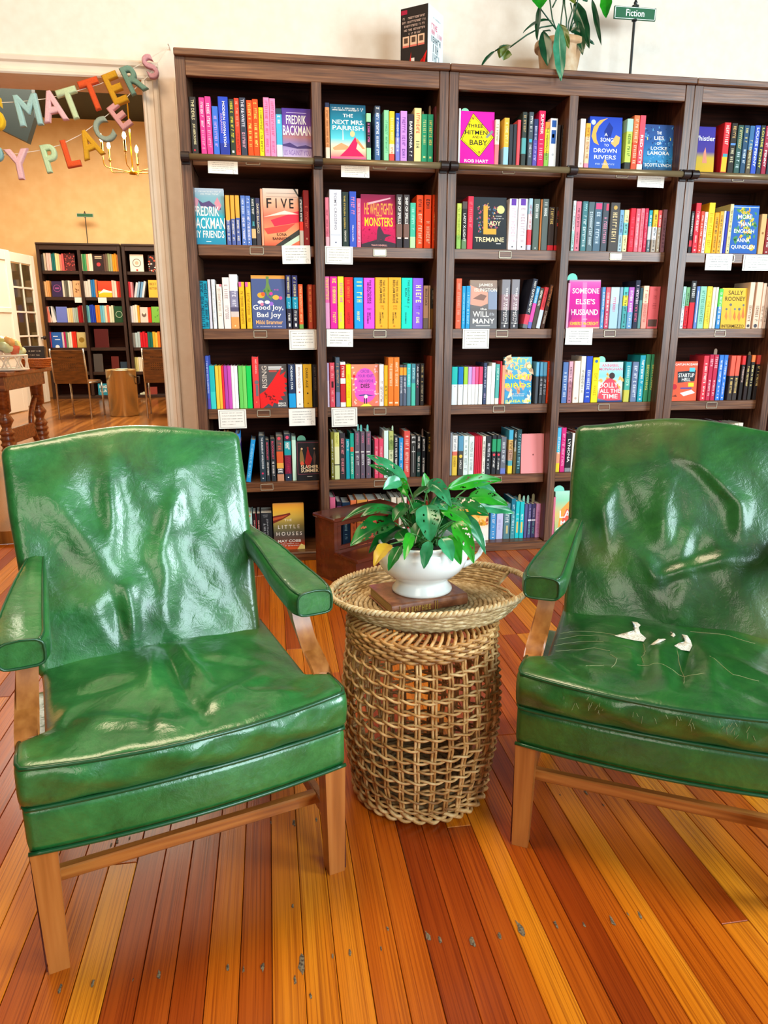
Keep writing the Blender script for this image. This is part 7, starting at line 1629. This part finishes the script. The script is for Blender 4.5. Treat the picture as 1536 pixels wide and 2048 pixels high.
# candle chandelier
M['brass'], _, _ = newmat('polished_brass', .2, hx('d8a830'), metal=1)
M['bulb'], nt, b = newmat('lit_bulb', .3, hx('ffe8b0')); b.inputs['Emission Color'].default_value = (1, .78, .42, 1); b.inputs['Emission Strength'].default_value = 22
cc = at(266, 346, 2.5)
cl = thing('chandelier', 'brass chandelier with lit candle bulbs in the next room', 'chandelier', tuple(cc))
MB().lathe([(.001, -.012), (.026, -.010), (.030, 0), (.026, .010), (.008, .014), (.005, .06), (.004, 3.98-cc[2])], 16).build('hub_rod', M['brass'], cl, True)
for i in range(6):
    a = math.radians(28+60*i); R = .205; dx, dy = math.cos(a), math.sin(a)
    arm = [(.02*dx, .02*dy, .004), (R*.6*dx, R*.6*dy, .012), (R*.9*dx, R*.9*dy, .016), (R*.98*dx, R*.98*dy, .03), (R*dx, R*dy, .055), (R*dx, R*dy, .10)]
    am = MB().tube(arm, .0034, 7).build('arm', M['brass'], cl, True)
    MB().lathe([(.010, .098), (.012, .102), (.0075, .106), (.0075, .176), (.005, .178)], 12, R*dx, R*dy, capt=True).build('candle_sleeve', M['brass'], am, True)
    MB().lathe([(.006, .178), (.013, .195), (.011, .212), (.001, .232)], 12, R*dx, R*dy).build('bulb', M['bulb'], am, True)
l = bpy.data.lights.new('chandelier_light', 'POINT'); l.energy = 60; l.color = (1, .80, .52); l.shadow_soft_size = .15
lo = bpy.data.objects.new('chandelier_light', l); COL.objects.link(lo); lo.location = (cc[0], cc[1], cc[2]+.30)

# ------------------------------------------------------------------ felt letter garlands across the doorway
def felt(h):
    return noisy('felt_'+h, [(.3, tuple(c*.82 for c in hx(h))), (.7, hx(h))], (60, 60, 60), .95, 4, 4, .5)


M['twine'], _, _ = newmat('white_twine', .9, hx('e8dccb'))
_fm = {}


def letter(parent, ch, px, py, hpx, rot, col, Y=.27):
    cu = bpy.data.curves.new('l', 'FONT'); cu.body = ch; cu.extrude = .03; cu.bevel_depth = .05; cu.bevel_resolution = 3; cu.resolution_u = 4; cu.offset = -.01
    o = bpy.data.objects.new('l', cu); me = bpy.data.meshes.new_from_object(o)
    v = np.array([q.co[:] for q in me.vertices]); lo = v.min(0); hi = v.max(0); c_ = (lo+hi)/2
    P = at(px, py, Y); k = hpx*(Y-CAM[1])/FPX*1.0/(hi[1]-lo[1])
    a = math.radians(rot); vs = []
    for q in (v-c_)*k*.97:
        q[0] *= .84
        x, z = q[0]*math.cos(a)-q[1]*math.sin(a), q[0]*math.sin(a)+q[1]*math.cos(a)
        vs.append((P[0]+x, P[1]-q[2]*1.4, P[2]+z))
    fs = [tuple(p.vertices) for p in me.polygons]
    bpy.data.objects.remove(o); bpy.data.curves.remove(cu); bpy.data.meshes.remove(me)
    if col not in _fm: _fm[col] = felt(col)
    autosmooth(MB().add(vs, fs).build('letter', _fm[col], parent), 50)


g1 = thing('letter_garland', 'upper garland of felt letters ending MATTERS across the doorway', 'garland', (0, 0, 0), 0, 'felt letter garlands')
for q in (('S', -9, 226, 56, 2, 'e8b818'), ('M', 57, 221, 50, 8, 'a4c6be'), ('A', 106, 213, 49, 10, 'eab4b4'), ('T', 142, 208, 50, 17, 'c6d2a2'), ('T', 186, 190, 50, 18, 'e2541e'), ('E', 231, 178, 52, 22, 'd89c1a'), ('R', 268, 158, 46, 24, '7c9e8a'), ('S', 301, 134, 40, 24, 'd89ca2')): letter(g1, *q)
MB().tube([(-2.36, .272, 2.30), (-2.0, .272, 2.14), (-1.6, .272, 2.05), (-1.2, .272, 2.02)]+[at(x_, y_, .272) for x_, y_ in ((-60, 205), (0, 205), (35, 204), (88, 198), (120, 191), (160, 180), (200, 168), (245, 148), (285, 126), (310, 110), (338, 93))], .0016, 5).build('string', M['twine'], g1)
g2 = thing('letter_garland', 'lower garland of felt letters ending PLACE across the doorway', 'garland', (0, 0, 0), 0, 'felt letter garlands')
for q in (('P', -6, 318, 44, 3, '8ab2ae'), ('Y', 38, 329, 50, 5, 'eab4b4'), ('P', 102, 317, 46, 11, 'c2d6a6'), ('L', 142, 307, 46, 12, 'e2541e'), ('A', 179, 288, 46, 20, 'd89c1a'), ('C', 207, 261, 42, 32, '9ca692'), ('E', 240, 233, 44, 36, 'e2a29e')): letter(g2, *q)
MB().tube([(-2.36, .272, 2.30), (-2.1, .272, 2.05), (-1.7, .272, 1.90), (-1.3, .272, 1.83)]+[at(x_, y_, .272) for x_, y_ in ((-60, 318), (0, 311), (38, 307), (85, 300), (120, 290), (160, 270), (195, 245), (225, 222), (255, 193), (275, 172), (300, 148), (338, 93))], .0016, 5).build('string', M['twine'], g2)
tag(MB().tube([(-2.36, .262, 2.30), (-2.36, WY+.01, 2.30)], .003, 6).build('wall_nail', M['twine']), 'small nail holding the far ends of the garland strings', 'nail')
nl_ = at(338, 93, .30)
tag(MB().tube([(nl_[0], .262, nl_[2]), (nl_[0], WY+.01, nl_[2])], .003, 6).build('wall_nail', M['twine']), 'small nail holding the garland strings above the doorway casing', 'nail')
